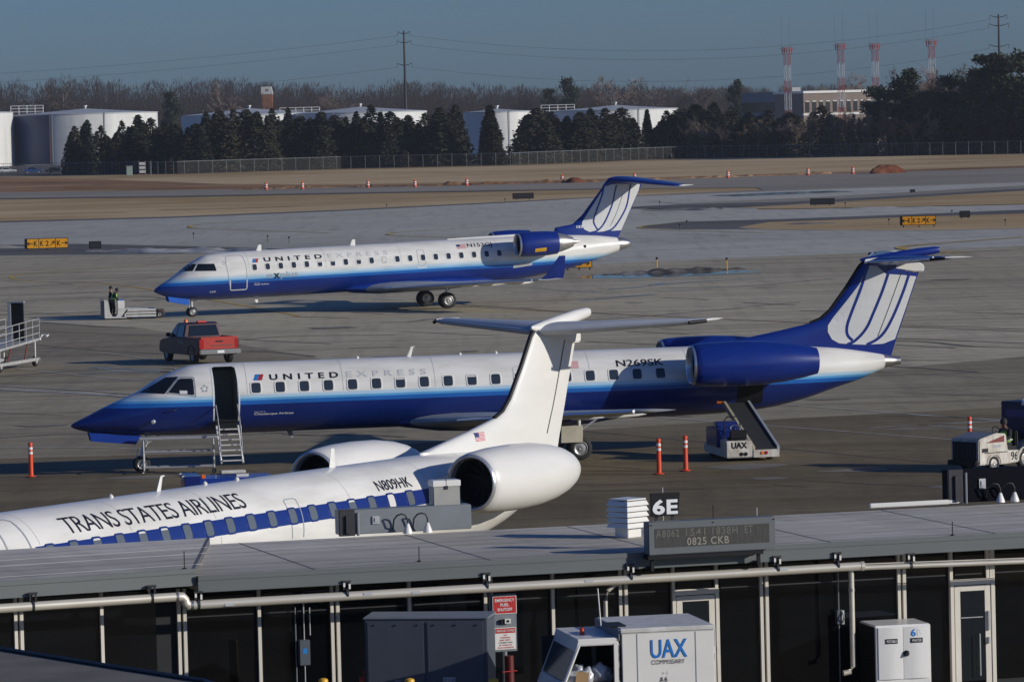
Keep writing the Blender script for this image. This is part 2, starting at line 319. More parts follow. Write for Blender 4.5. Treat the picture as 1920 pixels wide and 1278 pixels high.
# painted guide lines
line_px('guide_line', [(842, 573), (1000, 580.5), (1313, 596), (1600, 608), (1920, 621), (2300, 637)], .28, M_RUSTLINE, -.006)
line_px('guide_line', [(560, 592), (420, 566), (200, 531), (60, 527), (19, 519), (60, 512), (200, 502), (300, 495), (480, 484), (700, 470)], .30, M_TAXILINE, -.006)
line_px('guide_line', [(620, 436), (440, 430), (372, 428), (356, 424.5), (380, 420), (533, 410), (760, 397)], .36, M_TAXILINE, -.006)
line_px('guide_line', [(1050, 452), (850, 445), (745, 441), (728, 438), (755, 434.5), (855, 428), (1000, 420)], .36, M_TAXILINE, -.006)
line_px('guide_line', [(1800, 476), (1710, 469), (1683, 464), (1710, 459), (1800, 452), (1920, 443)], .36, M_TAXILINE, -.006)
line_px('guide_line', [(1830, 475), (1715, 468), (1694, 464), (1722, 459.5), (1810, 452.5), (1930, 443.5)], .36, M_TAXILINE, -.006)
line_px('guide_line', [(1440, 436), (1300, 432), (1212, 428), (1200, 425), (1230, 421), (1300, 418)], .36, M_TAXILINE, -.006)
for a in ([(1474, 758), (1700, 775), (1920, 791)], [(1228, 781), (1440, 797), (1700, 817), (1790, 824)], [(1700, 776), (1880, 787), (1960, 790)], [(1720, 796), (1880, 788), (1960, 784)], [(1740, 797), (1840, 806), (1960, 815)], [(1760, 797), (1960, 812)], [(1630, 802), (1700, 797), (1900, 788)], [(60, 655), (200, 662), (300, 676), (330, 681)], [(150, 693), (230, 690), (310, 689), (330, 691)], [(170, 696), (300, 694), (325, 696)], [(0, 730), (150, 738), (260, 744)], [(30, 690), (160, 704), (300, 716)], [(185, 690), (240, 697), (320, 699)], [(0, 838), (180, 838), (330, 846)]):
    line_px('stand_line', a, .10, M_WHITELINE, .012)
line_px('stand_line', [(0, 729), (150, 736), (235, 743)], .34, M_WHITELINE, .012); line_px('stand_line', [(0, 722), (150, 730), (250, 738)], .16, M_WHITELINE, .012)
for a, wd in (([(1130, 521), (1300, 516.5), (1430, 511)], .5), ([(1215, 535), (1300, 528), (1420, 522)], .35), ([(1140, 542), (1200, 537), (1245, 530)], .3), ([(1090, 563), (1160, 557), (1230, 551)], .3), ([(1240, 546), (1330, 541)], .25), ([(700, 560), (760, 562)], .2), ([(960, 548), (1060, 545), (1130, 546)], .3), ([(150, 700), (250, 696), (320, 697)], .3), ([(170, 688), (260, 692), (330, 690)], .22)):
    line_px('puddle', a, wd, M_WATER, .009)
# sealed joints between the slabs
JO = [[(1080, 806), (1240, 821), (1440, 838), (1700, 862), (1920, 882)], [(1245, 558), (1330, 561)], [(1392, 567), (1492, 572)], [(1175, 621), (1292, 626)], [(1500, 582), (1600, 586)], [(1790, 585), (1920, 588)], [(1680, 646), (1790, 652)], [(960, 905), (1160, 908), (1290, 900)], [(1090, 872), (1200, 878)], [(0, 617), (160, 624), (360, 632), (620, 644)], [(330, 565), (260, 556), (0, 566)], [(660, 586), (720, 588)], [(545, 593), (655, 596)], [(1000, 578), (860, 569), (1060, 562), (1230, 551)], [(1100, 600), (1240, 590), (1500, 566)], [(460, 636), (560, 629), (740, 628)], [(655, 652), (740, 650)], [(1240, 540), (1400, 536), (1560, 522)], [(1230, 660), (1330, 663)], [(1700, 700), (1920, 712)], [(0, 773), (120, 778)], [(1500, 690), (1680, 699)], [(1500, 900), (1800, 914)], [(1100, 920), (1320, 916)], [(0, 540), (300, 520), (480, 508)], [(560, 500), (900, 480)], [(1300, 490), (1700, 478), (1920, 466)], [(1200, 470), (1640, 452), (1920, 440)], [(0, 446), (400, 438), (700, 428)], [(600, 410), (1000, 398)], [(1250, 455), (1560, 446)], [(1100, 640), (1400, 652), (1560, 659)], [(0, 590), (180, 584), (280, 578)]]
for a in JO: line_px('slab_joint', a, .22 if a[0][1] < 700 else .10, M_JOINT, .008 if a[0][1] > 700 else -.008)
rj = random.Random(5)
for k in range(60):                                                  # short cracks and sealant dashes
    u = rj.uniform(-100, 1950); v = rj.choice([rj.uniform(430, 720), rj.uniform(560, 930)]); L = rj.uniform(20, 110); sl = rj.uniform(-.05, .07)
    line_px('pavement_crack', [(u, v), (u + L * .5, v + L * .5 * sl + rj.uniform(-.6, .6)), (u + L, v + L * sl)], rj.uniform(.04, .13) * (2 if v < 500 else 1), M_JOINT, .010)

rk = random.Random(9)
M_TYRE = mat('rubber_tyre_mark', (0.25, 0.22, 0.17), .8, noise=.4, scale=.4)
for k in range(34):                                                  # long tyre marks and faded seal strips, mostly along the stand axis
    u = rk.uniform(-150, 1800); v = rk.uniform(490, 840); L = rk.uniform(120, 520); sl = rk.choice((.045, .03, -.03, -.045, .06)) + rk.uniform(-.012, .012)
    line_px('tyre_mark', [(u, v), (u + L * .33, v + L * .33 * sl + rk.uniform(-2, 2)), (u + L * .66, v + L * .66 * sl + rk.uniform(-3, 3)), (u + L, v + L * sl)], rk.uniform(.10, .32), M_TYRE, .006)
for k in range(26):                                                  # oil and fuel stains
    u, v = rk.uniform(50, 1880), rk.uniform(520, 920); c = at(u, v, .007); mb = MB(); n = 14; rx = rk.uniform(.3, 1.5); ry = rx * rk.uniform(.3, .8)
    mb.add([(c.x + rx * math.cos(a) * rk.uniform(.7, 1.2), c.y + ry * math.sin(a) * rk.uniform(.7, 1.2), .007) for a in [2 * math.pi * i / n for i in range(n)]], [tuple(range(n))]); structure(obj('oil_stain', mb, M_TYRE))

M_RUT = mat('dark_rut_soil', (0.20, 0.125, 0.07), .95, noise=.5, scale=.3); M_RESIDUE = mat('pale_gravel_edge', (0.56, 0.52, 0.44), .9, noise=.5, scale=.3)
for a, wd in (([(180, 352.5), (265, 350), (330, 350.5)], 1.6), ([(0, 346), (90, 344), (200, 346)], 2.5), ([(60, 352), (160, 353)], 1.4), ([(300, 348), (420, 346.5)], 1.2), ([(300, 393), (420, 391), (560, 386)], 1.4), ([(60, 401), (240, 398)], 1.2), ([(640, 373), (800, 369), (900, 366)], 1.0), ([(1080, 308), (1180, 306)], 2.2), ([(1300, 305), (1480, 303), (1640, 301)], 1.8), ([(700, 325), (860, 321)], 2), ([(1600, 375), (1760, 369)], .9), ([(1650, 418), (1800, 413), (1920, 409)], .7), ([(1500, 424), (1600, 420)], .6), ([(1740, 305), (1900, 301)], 1.6)):
    line_px('grass_rut', a, wd, M_RUT, -.055 if a[0][1] > 360 else -.07)
for a, wd in (([(-60, 372.6), (320, 368.6), (640, 362.6), (960, 357.2), (1140, 354)], .35), ([(-60, 416), (320, 405.8), (640, 392.8), (960, 377.4), (1117, 369.2)], .45), ([(1150, 391.8), (1280, 391.9), (1480, 385), (1700, 371.4), (1920, 358.4)], .35), ([(1385, 426.5), (1440, 430.2), (1560, 431.2), (1740, 431.8), (1920, 427.8)], .3), ([(0, 361), (300, 357.6), (640, 351.6), (960, 345)], .6), ([(0, 479), (330, 475.5), (560, 473.5)], .5), ([(1280, 335.6), (1600, 325.6), (1920, 315)], .7)):
    line_px('gravel_edge', a, wd, M_RESIDUE, -.025)
# ================================================================== regional jets
# own axes of a jet: x runs aft from the nose tip, y to starboard, z up from the ground (port side faces the camera)
def hermite(xs, ys):
    n = len(xs); d = [(ys[i + 1] - ys[i]) / (xs[i + 1] - xs[i]) for i in range(n - 1)]
    m = [d[0]] + [0 if d[i - 1] * d[i] <= 0 else 2 * d[i - 1] * d[i] / (d[i - 1] + d[i]) for i in range(1, n - 1)] + [d[-1]]
    def f(x):
        x = min(max(x, xs[0]), xs[-1]); i = 0
        while i < n - 2 and x > xs[i + 1]: i += 1
        h = xs[i + 1] - xs[i]; t = (x - xs[i]) / h
        return (2 * t**3 - 3 * t**2 + 1) * ys[i] + (t**3 - 2 * t**2 + t) * h * m[i] + (3 * t**2 - 2 * t**3) * ys[i + 1] + (t**3 - t**2) * h * m[i + 1]
    return f
def naca(c): return (0.2969 * math.sqrt(max(c, 0)) - 0.126 * c - 0.3516 * c * c + 0.2843 * c**3 - 0.1036 * c**4) / 0.1
CH = [0, 0.012, 0.05, 0.13, 0.25, 0.40, 0.58, 0.78, 1.0]
def aero(secs, tdir=(0, 0, 1), rise=0.0):
    """wing-like body; secs: (leading edge point, chord, half thickness)"""
    mb = MB(); t = Vector(tdir); rings = []
    for le, ch, h in secs:
        le = Vector(le); up = [le + Vector((ch * c, 0, ch * c * rise)) + t * (h * naca(c)) for c in CH]; lo = [le + Vector((ch * c, 0, ch * c * rise)) - t * (h * naca(c) * 0.8 + 0.004) for c in CH[1:]]
        rings.append(up + lo[::-1])
    return mb.loft(rings)
def stripe_mat(name, bands, z0, z1, rough=0.3):
    """fuselage paint: colour bands by height on the fuselage"""
    m = bpy.data.materials.new(name); m.use_nodes = True; n = m.node_tree; b = n.nodes['Principled BSDF']
    tc = n.nodes.new('ShaderNodeTexCoord'); sp = n.nodes.new('ShaderNodeSeparateXYZ'); n.links.new(tc.outputs['Object'], sp.inputs[0])
    mr = n.nodes.new('ShaderNodeMapRange'); mr.inputs['From Min'].default_value = z0; mr.inputs['From Max'].default_value = z1; n.links.new(sp.outputs['Z'], mr.inputs['Value'])
    r = n.nodes.new('ShaderNodeValToRGB'); r.color_ramp.interpolation = 'LINEAR'; e = r.color_ramp.elements
    while len(e) < len(bands): e.new(0.5)
    for i, (z, c) in enumerate(bands): e[i].position = (z - z0) / (z1 - z0); e[i].color = (*c, 1)
    n.links.new(mr.outputs[0], r.inputs[0])
    t = n.nodes.new('ShaderNodeTexNoise'); t.inputs['Scale'].default_value = 1.3; t.inputs['Detail'].default_value = 6
    mp = n.nodes.new('ShaderNodeMapping'); mp.inputs['Scale'].default_value = (0.5, 1.5, 2.5); n.links.new(tc.outputs['Object'], mp.inputs[0]); n.links.new(mp.outputs[0], t.inputs[0])
    mx = n.nodes.new('ShaderNodeMix'); mx.data_type = 'RGBA'; mx.blend_type = 'MULTIPLY'; mx.inputs[0].default_value = 1
    r2 = n.nodes.new('ShaderNodeValToRGB'); r2.color_ramp.elements[0].position = 0.3; r2.color_ramp.elements[0].color = (0.83, 0.83, 0.81, 1); r2.color_ramp.elements[1].position = 0.6
    n.links.new(t.outputs['Fac'], r2.inputs[0]); n.links.new(r.outputs[0], mx.inputs[6]); n.links.new(r2.outputs[0], mx.inputs[7]); n.links.new(mx.outputs[2], b.inputs['Base Color'])
    b.inputs['Roughness'].default_value = rough; b.inputs['Coat Weight'].default_value = 0.25
    return m
W_, PB, LB, MBL, DB = (0.77, 0.755, 0.71), (0.42, 0.62, 0.78), (0.10, 0.36, 0.70), (0.015, 0.13, 0.47), (0.006, 0.022, 0.155)
P_ERJ = stripe_mat('white_to_navy_fuselage_paint', [(2.13, DB), (2.135, MBL), (2.26, MBL), (2.265, LB), (2.335, LB), (2.345, PB), (2.42, PB), (2.47, W_)], 1.0, 3.6)
P_CRJ = stripe_mat('white_to_blue_fuselage_paint', [(2.01, (0.007, 0.030, 0.22)), (2.015, MBL), (2.17, MBL), (2.18, LB), (2.33, PB), (2.53, W_)], 1.0, 3.9)
P_WHITE = stripe_mat('plain_white_fuselage_paint', [(1.2, W_), (3.0, W_)], 1.0, 3.6)
M_STRIPE = mat('royal_blue_stripe', (0.009, 0.028, 0.175), 0.3, coat=0.15)
M_NOZZLE = mat('bright_nozzle_metal', (0.55, 0.53, 0.50), 0.35, 0.75, noise=0.3, scale=5)
M_LIP = mat('polished_inlet_lip', (0.70, 0.71, 0.72), 0.25, 0.7)
M_DARKIN = mat('dark_engine_inside', (0.02, 0.021, 0.023), 0.6)
M_CABIN = mat('cabin_bulkhead_grey', (0.16, 0.18, 0.17), 0.7, noise=0.2, scale=2)
M_CREAM = mat('cream_gear_door', (0.55, 0.52, 0.42), 0.5, noise=0.2, scale=3)
M_FLAGRED = mat('flag_red', (0.55, 0.05, 0.05), 0.45); M_FLAGBLUE = mat('flag_blue', (0.03, 0.05, 0.16), 0.45)
M_PALEGLASS = mat('grey_cabin_window_glass', (0.115, 0.135, 0.15), 0.15, spec=0.6)
M_SEAMLINE = mat('skin_seam_grey', (0.50, 0.51, 0.52), 0.5)
M_SHADE = mat('window_shade_white', (0.62, 0.61, 0.58), 0.5)

class Body:
    """fuselage shape: stations (x, top, bottom, half width)"""
    def __init__(s, st):
        xs = [q[0] for q in st]; s.t = hermite(xs, [q[1] for q in st]); s.b = hermite(xs, [q[2] for q in st]); s.w = hermite(xs, [q[3] for q in st]); s.x0, s.x1 = xs[0], xs[-1]; s.xs = xs
    def p(s, x, phi, d=0.0):
        t, b, w_ = s.t(x), s.b(x), s.w(x); a = rad(phi); zc, h = (t + b) / 2, (t - b) / 2
        return (x, -(w_ + d) * math.cos(a), zc + (h + d) * math.sin(a))
    def pz(s, x, z, d=0.006):
        t, b, w_ = s.t(x), s.b(x), s.w(x); zc, h = (t + b) / 2, (t - b) / 2
        q = max(-0.999, min(0.999, (z - zc) / h)); return s.p(x, math.degrees(math.asin(q)), d)
    def rings(s, extra=(), n=48, step=0.45):
        xs = set(s.xs) | set(extra); x = s.x0
        while x < s.x1: xs.add(x); x += 0.12 if x < 4.4 else step
        xs = sorted(xs); o = [xs[0]]
        for x in xs[1:]:
            if x - o[-1] > 0.03 or x in extra: o.append(x)
        return o, [[s.p(x, 360.0 * j / n) for j in range(n)] for x in o]
def rrect(x, phi, wx, hphi, e=4.0, n=20):
    o = []
    for k in range(n):
        a = 2 * math.pi * k / n; c, q = math.cos(a), math.sin(a)
        o.append((x + wx / 2 * math.copysign(abs(c) ** (2 / e), c), phi + hphi / 2 * math.copysign(abs(q) ** (2 / e), q)))
    return o
def cabin_window(B, root, x, phi, wx, hphi, shade=0.0, tall=4.0, frame=M_WHITE):
    # outer frame ring proud of the skin, pane just inside it
    out = rrect(x, phi, wx * 1.32, hphi * 1.26, tall); inn = rrect(x, phi, wx, hphi, tall); n = len(out)
    w_ = wrap('window', poly2d(inn), lambda a, b: B.p(a, b, 0.007), (M_CABINGLASS if frame is M_WHITE else M_PALEGLASS), root, cuty=4)
    fr = MB(); fr.loft([[B.p(a, b, 0.001) for a, b in out], [B.p(a, b, 0.014) for a, b in rrect(x, phi, wx * 1.24, hphi * 1.2, tall)], [B.p(a, b, 0.012) for a, b in rrect(x, phi, wx * 1.03, hphi * 1.03, tall)], [B.p(a, b, 0.003) for a, b in inn]], cap=False)
    obj('window_frame', fr, frame, w_)
    if shade:
        top = [(a, b) for a, b in rrect(x, phi, wx * 0.94, hphi * 0.94, tall, 40) if b >= phi + hphi * (0.47 - shade)]
        top.sort(key=lambda q: math.atan2(q[1] - (phi + hphi * 0.3), q[0] - x)); wrap('window_shade', poly2d(top), lambda a, b: B.p(a, b, 0.010), M_SHADE, w_, cuty=4)
    return w_
def outline(B, root, name, pts, wd, m):
    return wrap(name, line2d([(a, b * 0.0199) for a, b in pts], wd), lambda a, b: B.p(a, b / 0.0199, 0.006), m, root)
def flag(B, root, fn, x0, x1, y0, y1):
    f = wrap('flag', poly2d([(x0, y0), (x1, y0), (x1, y1), (x0, y1)]), fn(0.006), M_WHITELET, root, cutx=0.2, cuty=(y1 - y0) / 6)
    for k in range(7):
        a = y0 + (y1 - y0) * (2 * k) / 13; b = y0 + (y1 - y0) * (2 * k + 1) / 13
        wrap('flag_stripe', poly2d([(x0, a), (x1, a), (x1, b), (x0, b)]), fn(0.009), M_FLAGRED, f, cutx=0.2)
    wrap('flag_canton', poly2d([(x0, (y0 + y1 * 6) / 7 * 1 - (y1 - y0) * 0.40), (x0 + (x1 - x0) * 0.4, (y0 + y1 * 6) / 7 - (y1 - y0) * 0.40), (x0 + (x1 - x0) * 0.4, y1), (x0, y1)]), fn(0.012), M_FLAGBLUE, f, cuty=(y1 - y0) / 6)
def mini_tulip(B, root, x0, x1, p0, p1):
    """the two-colour slanted mark in front of the airline's name"""
    w_ = (x1 - x0); sl = w_ * 0.22
    for k in range(6):
        m = M_SKYBLUE if k < 3 else M_RED
        a = x0 + (w_ - sl) * k / 6; b = a + (w_ - sl) / 6 * 0.78
        wrap('airline_mark', poly2d([(a, p0), (b, p0), (b + sl, p1), (a + sl, p1)]), lambda q, r: B.p(q, r, 0.007), m, root, cuty=3)
def lettering(B, root, s, x0, x1, p0, p1, m, bold=0.0, spacing=1.0, d=0.007, name='lettering', italic=0.0):
    return wrap(name, text2d(s, bold, spacing, italic), lambda a, b: B.p(a, b, d), m, root, box=(x0, x1, p0, p1), cuty=2.5)
def blade(root, B, x, h, ch, lean=0.5, m=M_WHITE, hook=0.0, top=True):
    z = (B.t(x) if top else B.b(x)); sg = 1 if top else -1
    mb = aero([((x, 0, z - 0.05 * sg), ch, 0.02), ((x + h * lean, 0, z + h * sg), ch * 0.55, 0.012)], (0, 1, 0))
    if hook: mb.tube([(x + h * lean, 0, z + h), (x + h * lean + hook, 0, z + h + 0.01)], 0.018, 6)
    obj('antenna', mb, m, root)
def wheel(parent, c, r, wd):
    M = Matrix.Translation(c) @ Matrix.Rotation(rad(90), 4, 'Z')
    t = MB(); t.lathe([(-wd * .38, r * .58), (-wd * .5, r * .66), (-wd * .5, r * .86), (-wd * .36, r * .975), (-wd * .1, r), (wd * .1, r), (wd * .36, r * .975), (wd * .5, r * .86), (wd * .5, r * .66), (wd * .38, r * .58)], M, 28)
    obj('tyre', t, M_RUBBER, parent, smooth=40)
    q = MB(); q.lathe([(-wd * .40, 0.001), (-wd * .44, r * .16), (-wd * .36, r * .2), (-wd * .30, r * .42), (-wd * .42, r * .56), (-wd * .40, r * .60), (wd * .40, r * .60), (wd * .42, r * .56), (wd * .30, r * .42), (wd * .36, r * .2), (wd * .44, r * .16), (wd * .40, 0.001)], M, 20)
    obj('rim', q, M_RIM, parent, smooth=35)
def gear(root, x, y, ztop, r, wd, gap, name='landing_gear', lean=0.0, z0=0.0):
    g = MB(); g.tube([(x - lean, y, ztop), (x, y, z0 + r + 0.25)], 0.075, 10); g.tube([(x, y, z0 + r + 0.3), (x, y, z0 + r)], 0.05, 8)
    g.tube([(x, y - gap, z0 + r), (x, y + gap, z0 + r)], 0.04, 8); g.tube([(x + 0.03, y, z0 + r + 0.55), (x + 0.75, y, ztop)], 0.035, 6)
    g.tube([(x - 0.1, y, z0 + r + 0.5), (x - 0.16, y, z0 + r + 0.2), (x - 0.02, y, z0 + r + 0.06)], 0.025, 6)
    gg = obj(name, g, M_ALU, root, smooth=40)
    for s_ in (-1, 1): wheel(gg, (x, y + s_ * gap, z0 + r), r, wd)
    return gg
def engine(root, x, y, z, prof, lipr, fanx, m, tail):
    M = Matrix.Translation((x, y, z))
    n_ = MB(); n_.lathe(prof, M, 40); e = obj('engine', n_, m, root, smooth=50)
    l = MB(); l.lathe([(prof[0][0] + 0.10, prof[0][1] + 0.052), (0.03, lipr + 0.045), (0.0, lipr + 0.012), (0.02, lipr - 0.02), (0.10, lipr - 0.045), (0.22, lipr - 0.055)], M, 40); obj('inlet_lip', l, M_LIP, e, smooth=60)
    i = MB(); i.lathe([(0.22, lipr - 0.055), (0.5, lipr - 0.065), (fanx, lipr - 0.05), (fanx + 0.01, 0.22), (fanx - 0.12, 0.12), (fanx - 0.22, 0.001)], M, 40); obj('fan', i, M_DARKIN, e, smooth=30)
    for k in range(14):                                              # blades of the fan
        a = 2 * math.pi * k / 14; b = MB(); q = []
        for rr, tw in ((0.2, -0.05), (lipr - 0.06, 0.10)):
            for da in (-0.12, 0.12): q.append(M @ Vector((fanx - 0.03 + tw * (1 if da > 0 else -1) * 0.6, rr * math.cos(a + da), rr * math.sin(a + da))))
        b.add(q, [(0, 1, 3, 2)]); obj('fan_blade', b, M_DARKMETAL, e)
    t = MB(); t.lathe(tail, M, 32); obj('exhaust_nozzle', t, M_NOZZLE, e, smooth=40)
    return e
def fin_y(zs, x, z):
    """half thickness of the fin at x, z"""
    for i in range(len(zs) - 1):
        if zs[i][0] <= z <= zs[i + 1][0]:
            k = (z - zs[i][0]) / (zs[i + 1][0] - zs[i][0]); le, te, h = [zs[i][q] * (1 - k) + zs[i + 1][q] * k for q in (1, 2, 3)]
            c = min(1, max(0, (x - le) / (te - le))); return h * naca(c) * 0.8 + 0.004
    return 0.1
def place_jet(root, X, Y, psi): root.location = (X, Y, 0); root.rotation_euler = (0, 0, psi)

def make_e(kind):
    blue = kind == 'blue'
    root = thing('regional_jet', 'nearer blue and white regional jet with open front door and airstair down' if blue else 'white regional jet with blue window stripe, partly hidden behind the flat roof', 'airplane')
    st = [(0, 1.60, 1.57, .02), (.06, 1.66, 1.52, .09), (.15, 1.71, 1.48, .17), (.5, 1.87, 1.39, .36), (1.03, 2.13, 1.32, .56), (1.66, 2.395, 1.26, .75), (2.18, 2.62, 1.22, .87), (2.7, 2.945, 1.19, .97), (3.12, 3.14, 1.175, 1.04), (3.51, 3.29, 1.165, 1.08), (3.94, 3.40, 1.16, 1.11), (4.54, 3.44, 1.16, 1.135), (5.4, 3.44, 1.16, 1.14),
          (19.5, 3.44, 1.16, 1.14), (21.0, 3.44, 1.18, 1.14), (22.8, 3.42, 1.28, 1.02), (24.2, 3.35, 1.53, .84), (25.45, 3.24, 1.90, .62), (26.3, 3.11, 2.15, .45), (27.13, 2.95, 2.48, .28)]
    B = Body(st); paint = P_ERJ if blue else P_WHITE
    xs, rings = B.rings(extra=(4.535, 5.285))
    skip = None
    if blue:
        i0, i1 = xs.index(4.535), xs.index(5.285)
        skip = lambda i, j: i0 <= i < i1 and (j < 9 or j >= 43)      # the open doorway
    f = MB(); f.loft(rings, True, True, skip); obj('fuselage', f, paint, root, smooth=40, fix=not blue)
    apu = MB(); apu.lathe([(0, .245), (.35, .17), (.42, .15), (.5, .14), (.62, .13), (.6, .10), (.4, .09)], Matrix.Translation((27.10, 0, 2.72)), 20); obj('tail_cone', apu, M_METAL, root, smooth=40)
    # wing fairing under the belly
    wf = MB(); R_ = []
    for x, zb, w_ in ((10.2, 1.25, .35), (10.9, 1.13, .80), (12.0, .98, 1.10), (13.5, .92, 1.22), (15.5, .93, 1.22), (17.0, 1.03, 1.05), (18.3, 1.2, .60)):
        R_.append([(x, -w_ * math.cos(a), 1.32 + (1.32 - zb) * math.sin(a)) for a in [2 * math.pi * k / 24 for k in range(24)]])
    wf.loft(R_); obj('wing_fairing', wf, M_NAVY if blue else M_WHITE, root, smooth=50)
    for s in (-1, 1):
        w_ = aero([((10.9, s * 0.9, 1.34), 5.9, .26), ((12.3, s * 2.4, 1.44), 4.1, .22), ((16.35, s * 9.85, 2.00), 1.25, .07), ((16.65, s * 10.02, 2.02), .95, .04)])
        wo = obj('wing', w_, M_GREY if not blue else M_WINGBLUE, root, smooth=40)
        sl = MB(); sl.tube([(12.22, s * 2.4, 1.44), (16.30, s * 9.85, 2.0)], 0.055, 8); obj('leading_edge', sl, M_LIP, wo, smooth=40)
        for yy, xx in ((3.6, 16.1), (6.0, 16.7)):
            p_ = MB(); p_.lathe([(0, .005), (.25, .085), (.7, .10), (1.2, .06), (1.5, .005)], Matrix.Translation((xx - .6, s * yy, 1.38 + (yy - 2.4) * .075)) , 10); obj('flap_fairing', p_, M_WHITE, wo, smooth=60)
        e = engine(root, 20.0 if blue else 20.1, s * 2.15, 2.93, [(0.05, .60), (.1, .665), (.3, .70), (.9, .735), (1.8, .74), (2.5, .71), (3.1, .645), (3.7, .55), (4.25, .43), (4.27, .38), (4.0, .37)] if blue else [(0.05, .60), (.1, .665), (.3, .70), (.9, .745), (1.8, .76), (2.6, .735), (3.3, .655), (3.8, .55), (4.15, .43), (4.35, .33), (4.42, .27), (4.40, .25), (4.1, .24)], .60, .75, M_ENGBLUE if blue else M_WHITE, [(3.8, .30), (4.15, .25), (4.20, .22), (4.1, .001)])
        py = MB(); py.add([(20.6, s * .95, 3.02), (23.6, s * .8, 3.02), (23.2, s * 1.6, 2.98), (20.9, s * 1.6, 2.98), (20.6, s * .95, 2.80), (23.6, s * .8, 2.80), (23.2, s * 1.6, 2.84), (20.9, s * 1.6, 2.84)], [(0, 1, 2, 3), (7, 6, 5, 4), (0, 3, 7, 4), (1, 5, 6, 2), (0, 4, 5, 1), (3, 2, 6, 7)]); obj('engine_pylon', py, M_WHITE, root, bevel=.02)
    # fin
    zs = [(2.9, 21.2, 27.42, .24), (3.48, 21.4, 27.62, .24), (3.65, 22.4, 27.69, .22), (3.84, 23.5, 27.76, .20), (4.07, 24.66, 27.85, .18), (4.2, 25.02, 27.90, .175), (4.48, 25.36, 28.0, .17), (5.2, 25.92, 28.27, .155), (5.9, 26.40, 28.53, .14), (6.1, 26.62, 28.60, .12)]
    fn_ = aero([((a, 0, z), b - a, h) for z, a, b, h in zs], (0, 1, 0)); fin = obj('fin', fn_, M_ENGBLUE if blue else M_WHITE, root, smooth=40)
    le = MB(); le.tube([(b - .02, 0, a) for a, b in ((4.07, 24.66), (4.2, 25.02), (4.48, 25.36), (5.2, 25.92), (5.9, 26.40), (6.1, 26.62))], .055, 8); obj('leading_edge', le, M_BLACK, fin, smooth=40)
    fy = lambda d: (lambda x, z: (x, -fin_y(zs, x, z) - d, z))
    wrap('rudder_seam', stroke2d([(27.85, 5.75), (27.35, 4.5), (26.95, 3.55)], .03), fy(.010), M_DARKMETAL, fin)
    # tailplane, bullet fairings
    for s in (-1, 1):
        sp = aero([((26.65, s * .08, 6.00), 1.85, .17), ((27.9, s * 3.55, 6.17), .80, .075), ((28.05, s * 3.68, 6.18), .62, .05)], (0, 0, 1), .07); so_ = obj('tailplane', sp, M_ENGBLUE if blue else M_TAILGREY, root, smooth=40)
        hn = MB(); hn.lathe([(0, .005), (.12, .05), (.5, .065), (.8, .05), (1.15, .008)], Matrix.Translation((28.0, s * 3.75, 6.22)) @ Matrix.Scale(.55, 4, (0, 0, 1)), 12); obj('elevator_horn', hn, M_WHITE, so_, smooth=50)
        tb = MB(); tb.tube([(27.75, s * 3.60, 6.18), (28.2, s * 3.82, 6.20)], .045, 8); obj('leading_edge_boot', tb, M_BLACK, so_, smooth=50)
        lb = MB(); lb.tube([(26.62, s * .15, 6.03), (27.88, s * 3.55, 6.20)], .05, 8); obj('leading_edge', lb, M_LIP if blue else M_TAILGREY, so_, smooth=40)
    bl = MB(); R_ = []
    for x, zt, zb, w_ in ((26.42, 6.15, 6.08, .03), (26.6, 6.19, 5.98, .10), (27.1, 6.27, 5.98, .15), (27.8, 6.37, 6.06, .16), (28.5, 6.45, 6.14, .14), (29.0, 6.48, 6.22, .10), (29.16, 6.46, 6.26, .06)):
        R_.append([(x, -w_ * math.cos(a), (zt + zb) / 2 + (zt - zb) / 2 * math.sin(a)) for a in [2 * math.pi * k / 14 for k in range(14)]])
    bl.loft(R_); obj('bullet_fairing', bl, M_ENGBLUE if blue else M_WHITE, root, smooth=50)
    lf = MB(); lf.prism([(26.9, 5.98), (28.45, 5.98), (28.62, 5.86), (28.6, 5.66), (28.25, 5.66), (27.3, 5.82)], -.09, .09); obj('lower_fairing', lf, M_WHITE, root, bevel=.03)
    if blue: wrap('fairing_nose', poly2d([(26.5, 5.98), (26.56, 6.13), (27.0, 6.18), (27.02, 6.02)]), lambda x, z: (x, -.17, z), M_WHITE, root)
    # cabin windows, cockpit glass
    k0, pitch = 6.28 - .42 + .02, .787
    shades = (6, 12) if blue else ()
    for k in range(18):
        if kind == 'white': cabin_window(B, root, 5.88 + k * pitch, 17.4, .27, 16.0, .16 if k in (2, 4, 5, 14) else (.92 if k == 16 else 0), 5.0, M_STRIPE)
        else: cabin_window(B, root, 5.88 + k * pitch, 18.4, .30, 17.0, .40 if k == 12 else (.2 if k in (6, 9, 13) else 0), 5.0)
    pz = lambda x, z: B.pz(x, z, .008)
    gl = wrap('cockpit_windshield', poly2d([(2.22, 2.60), (2.65, 2.84), (3.06, 3.06), (3.42, 3.08), (2.95, 2.56)]), pz, M_GLASS, root, cutx=.1, cuty=.06)
    gl = wrap('cockpit_window', poly2d([(3.07, 2.60), (3.42, 2.99), (3.50, 3.02), (3.84, 3.02), (3.88, 2.97), (3.88, 2.52), (3.84, 2.50)]), pz, M_GLASS, root, cutx=.1, cuty=.06)
    wrap('window_trim', stroke2d([(3.03, 2.58), (3.40, 3.01), (3.5, 3.055), (3.86, 3.05), (3.92, 2.98), (3.92, 2.5), (3.86, 2.465), (3.03, 2.575)], .03, 2), lambda x, z: B.pz(x, z, .012), M_OUTLINE, gl)
    if blue: wrap('placard', poly2d([(3.42, 2.55), (3.66, 2.54), (3.66, 2.64), (3.42, 2.65)]), lambda x, z: B.pz(x, z, .014), M_WHITELET, gl)
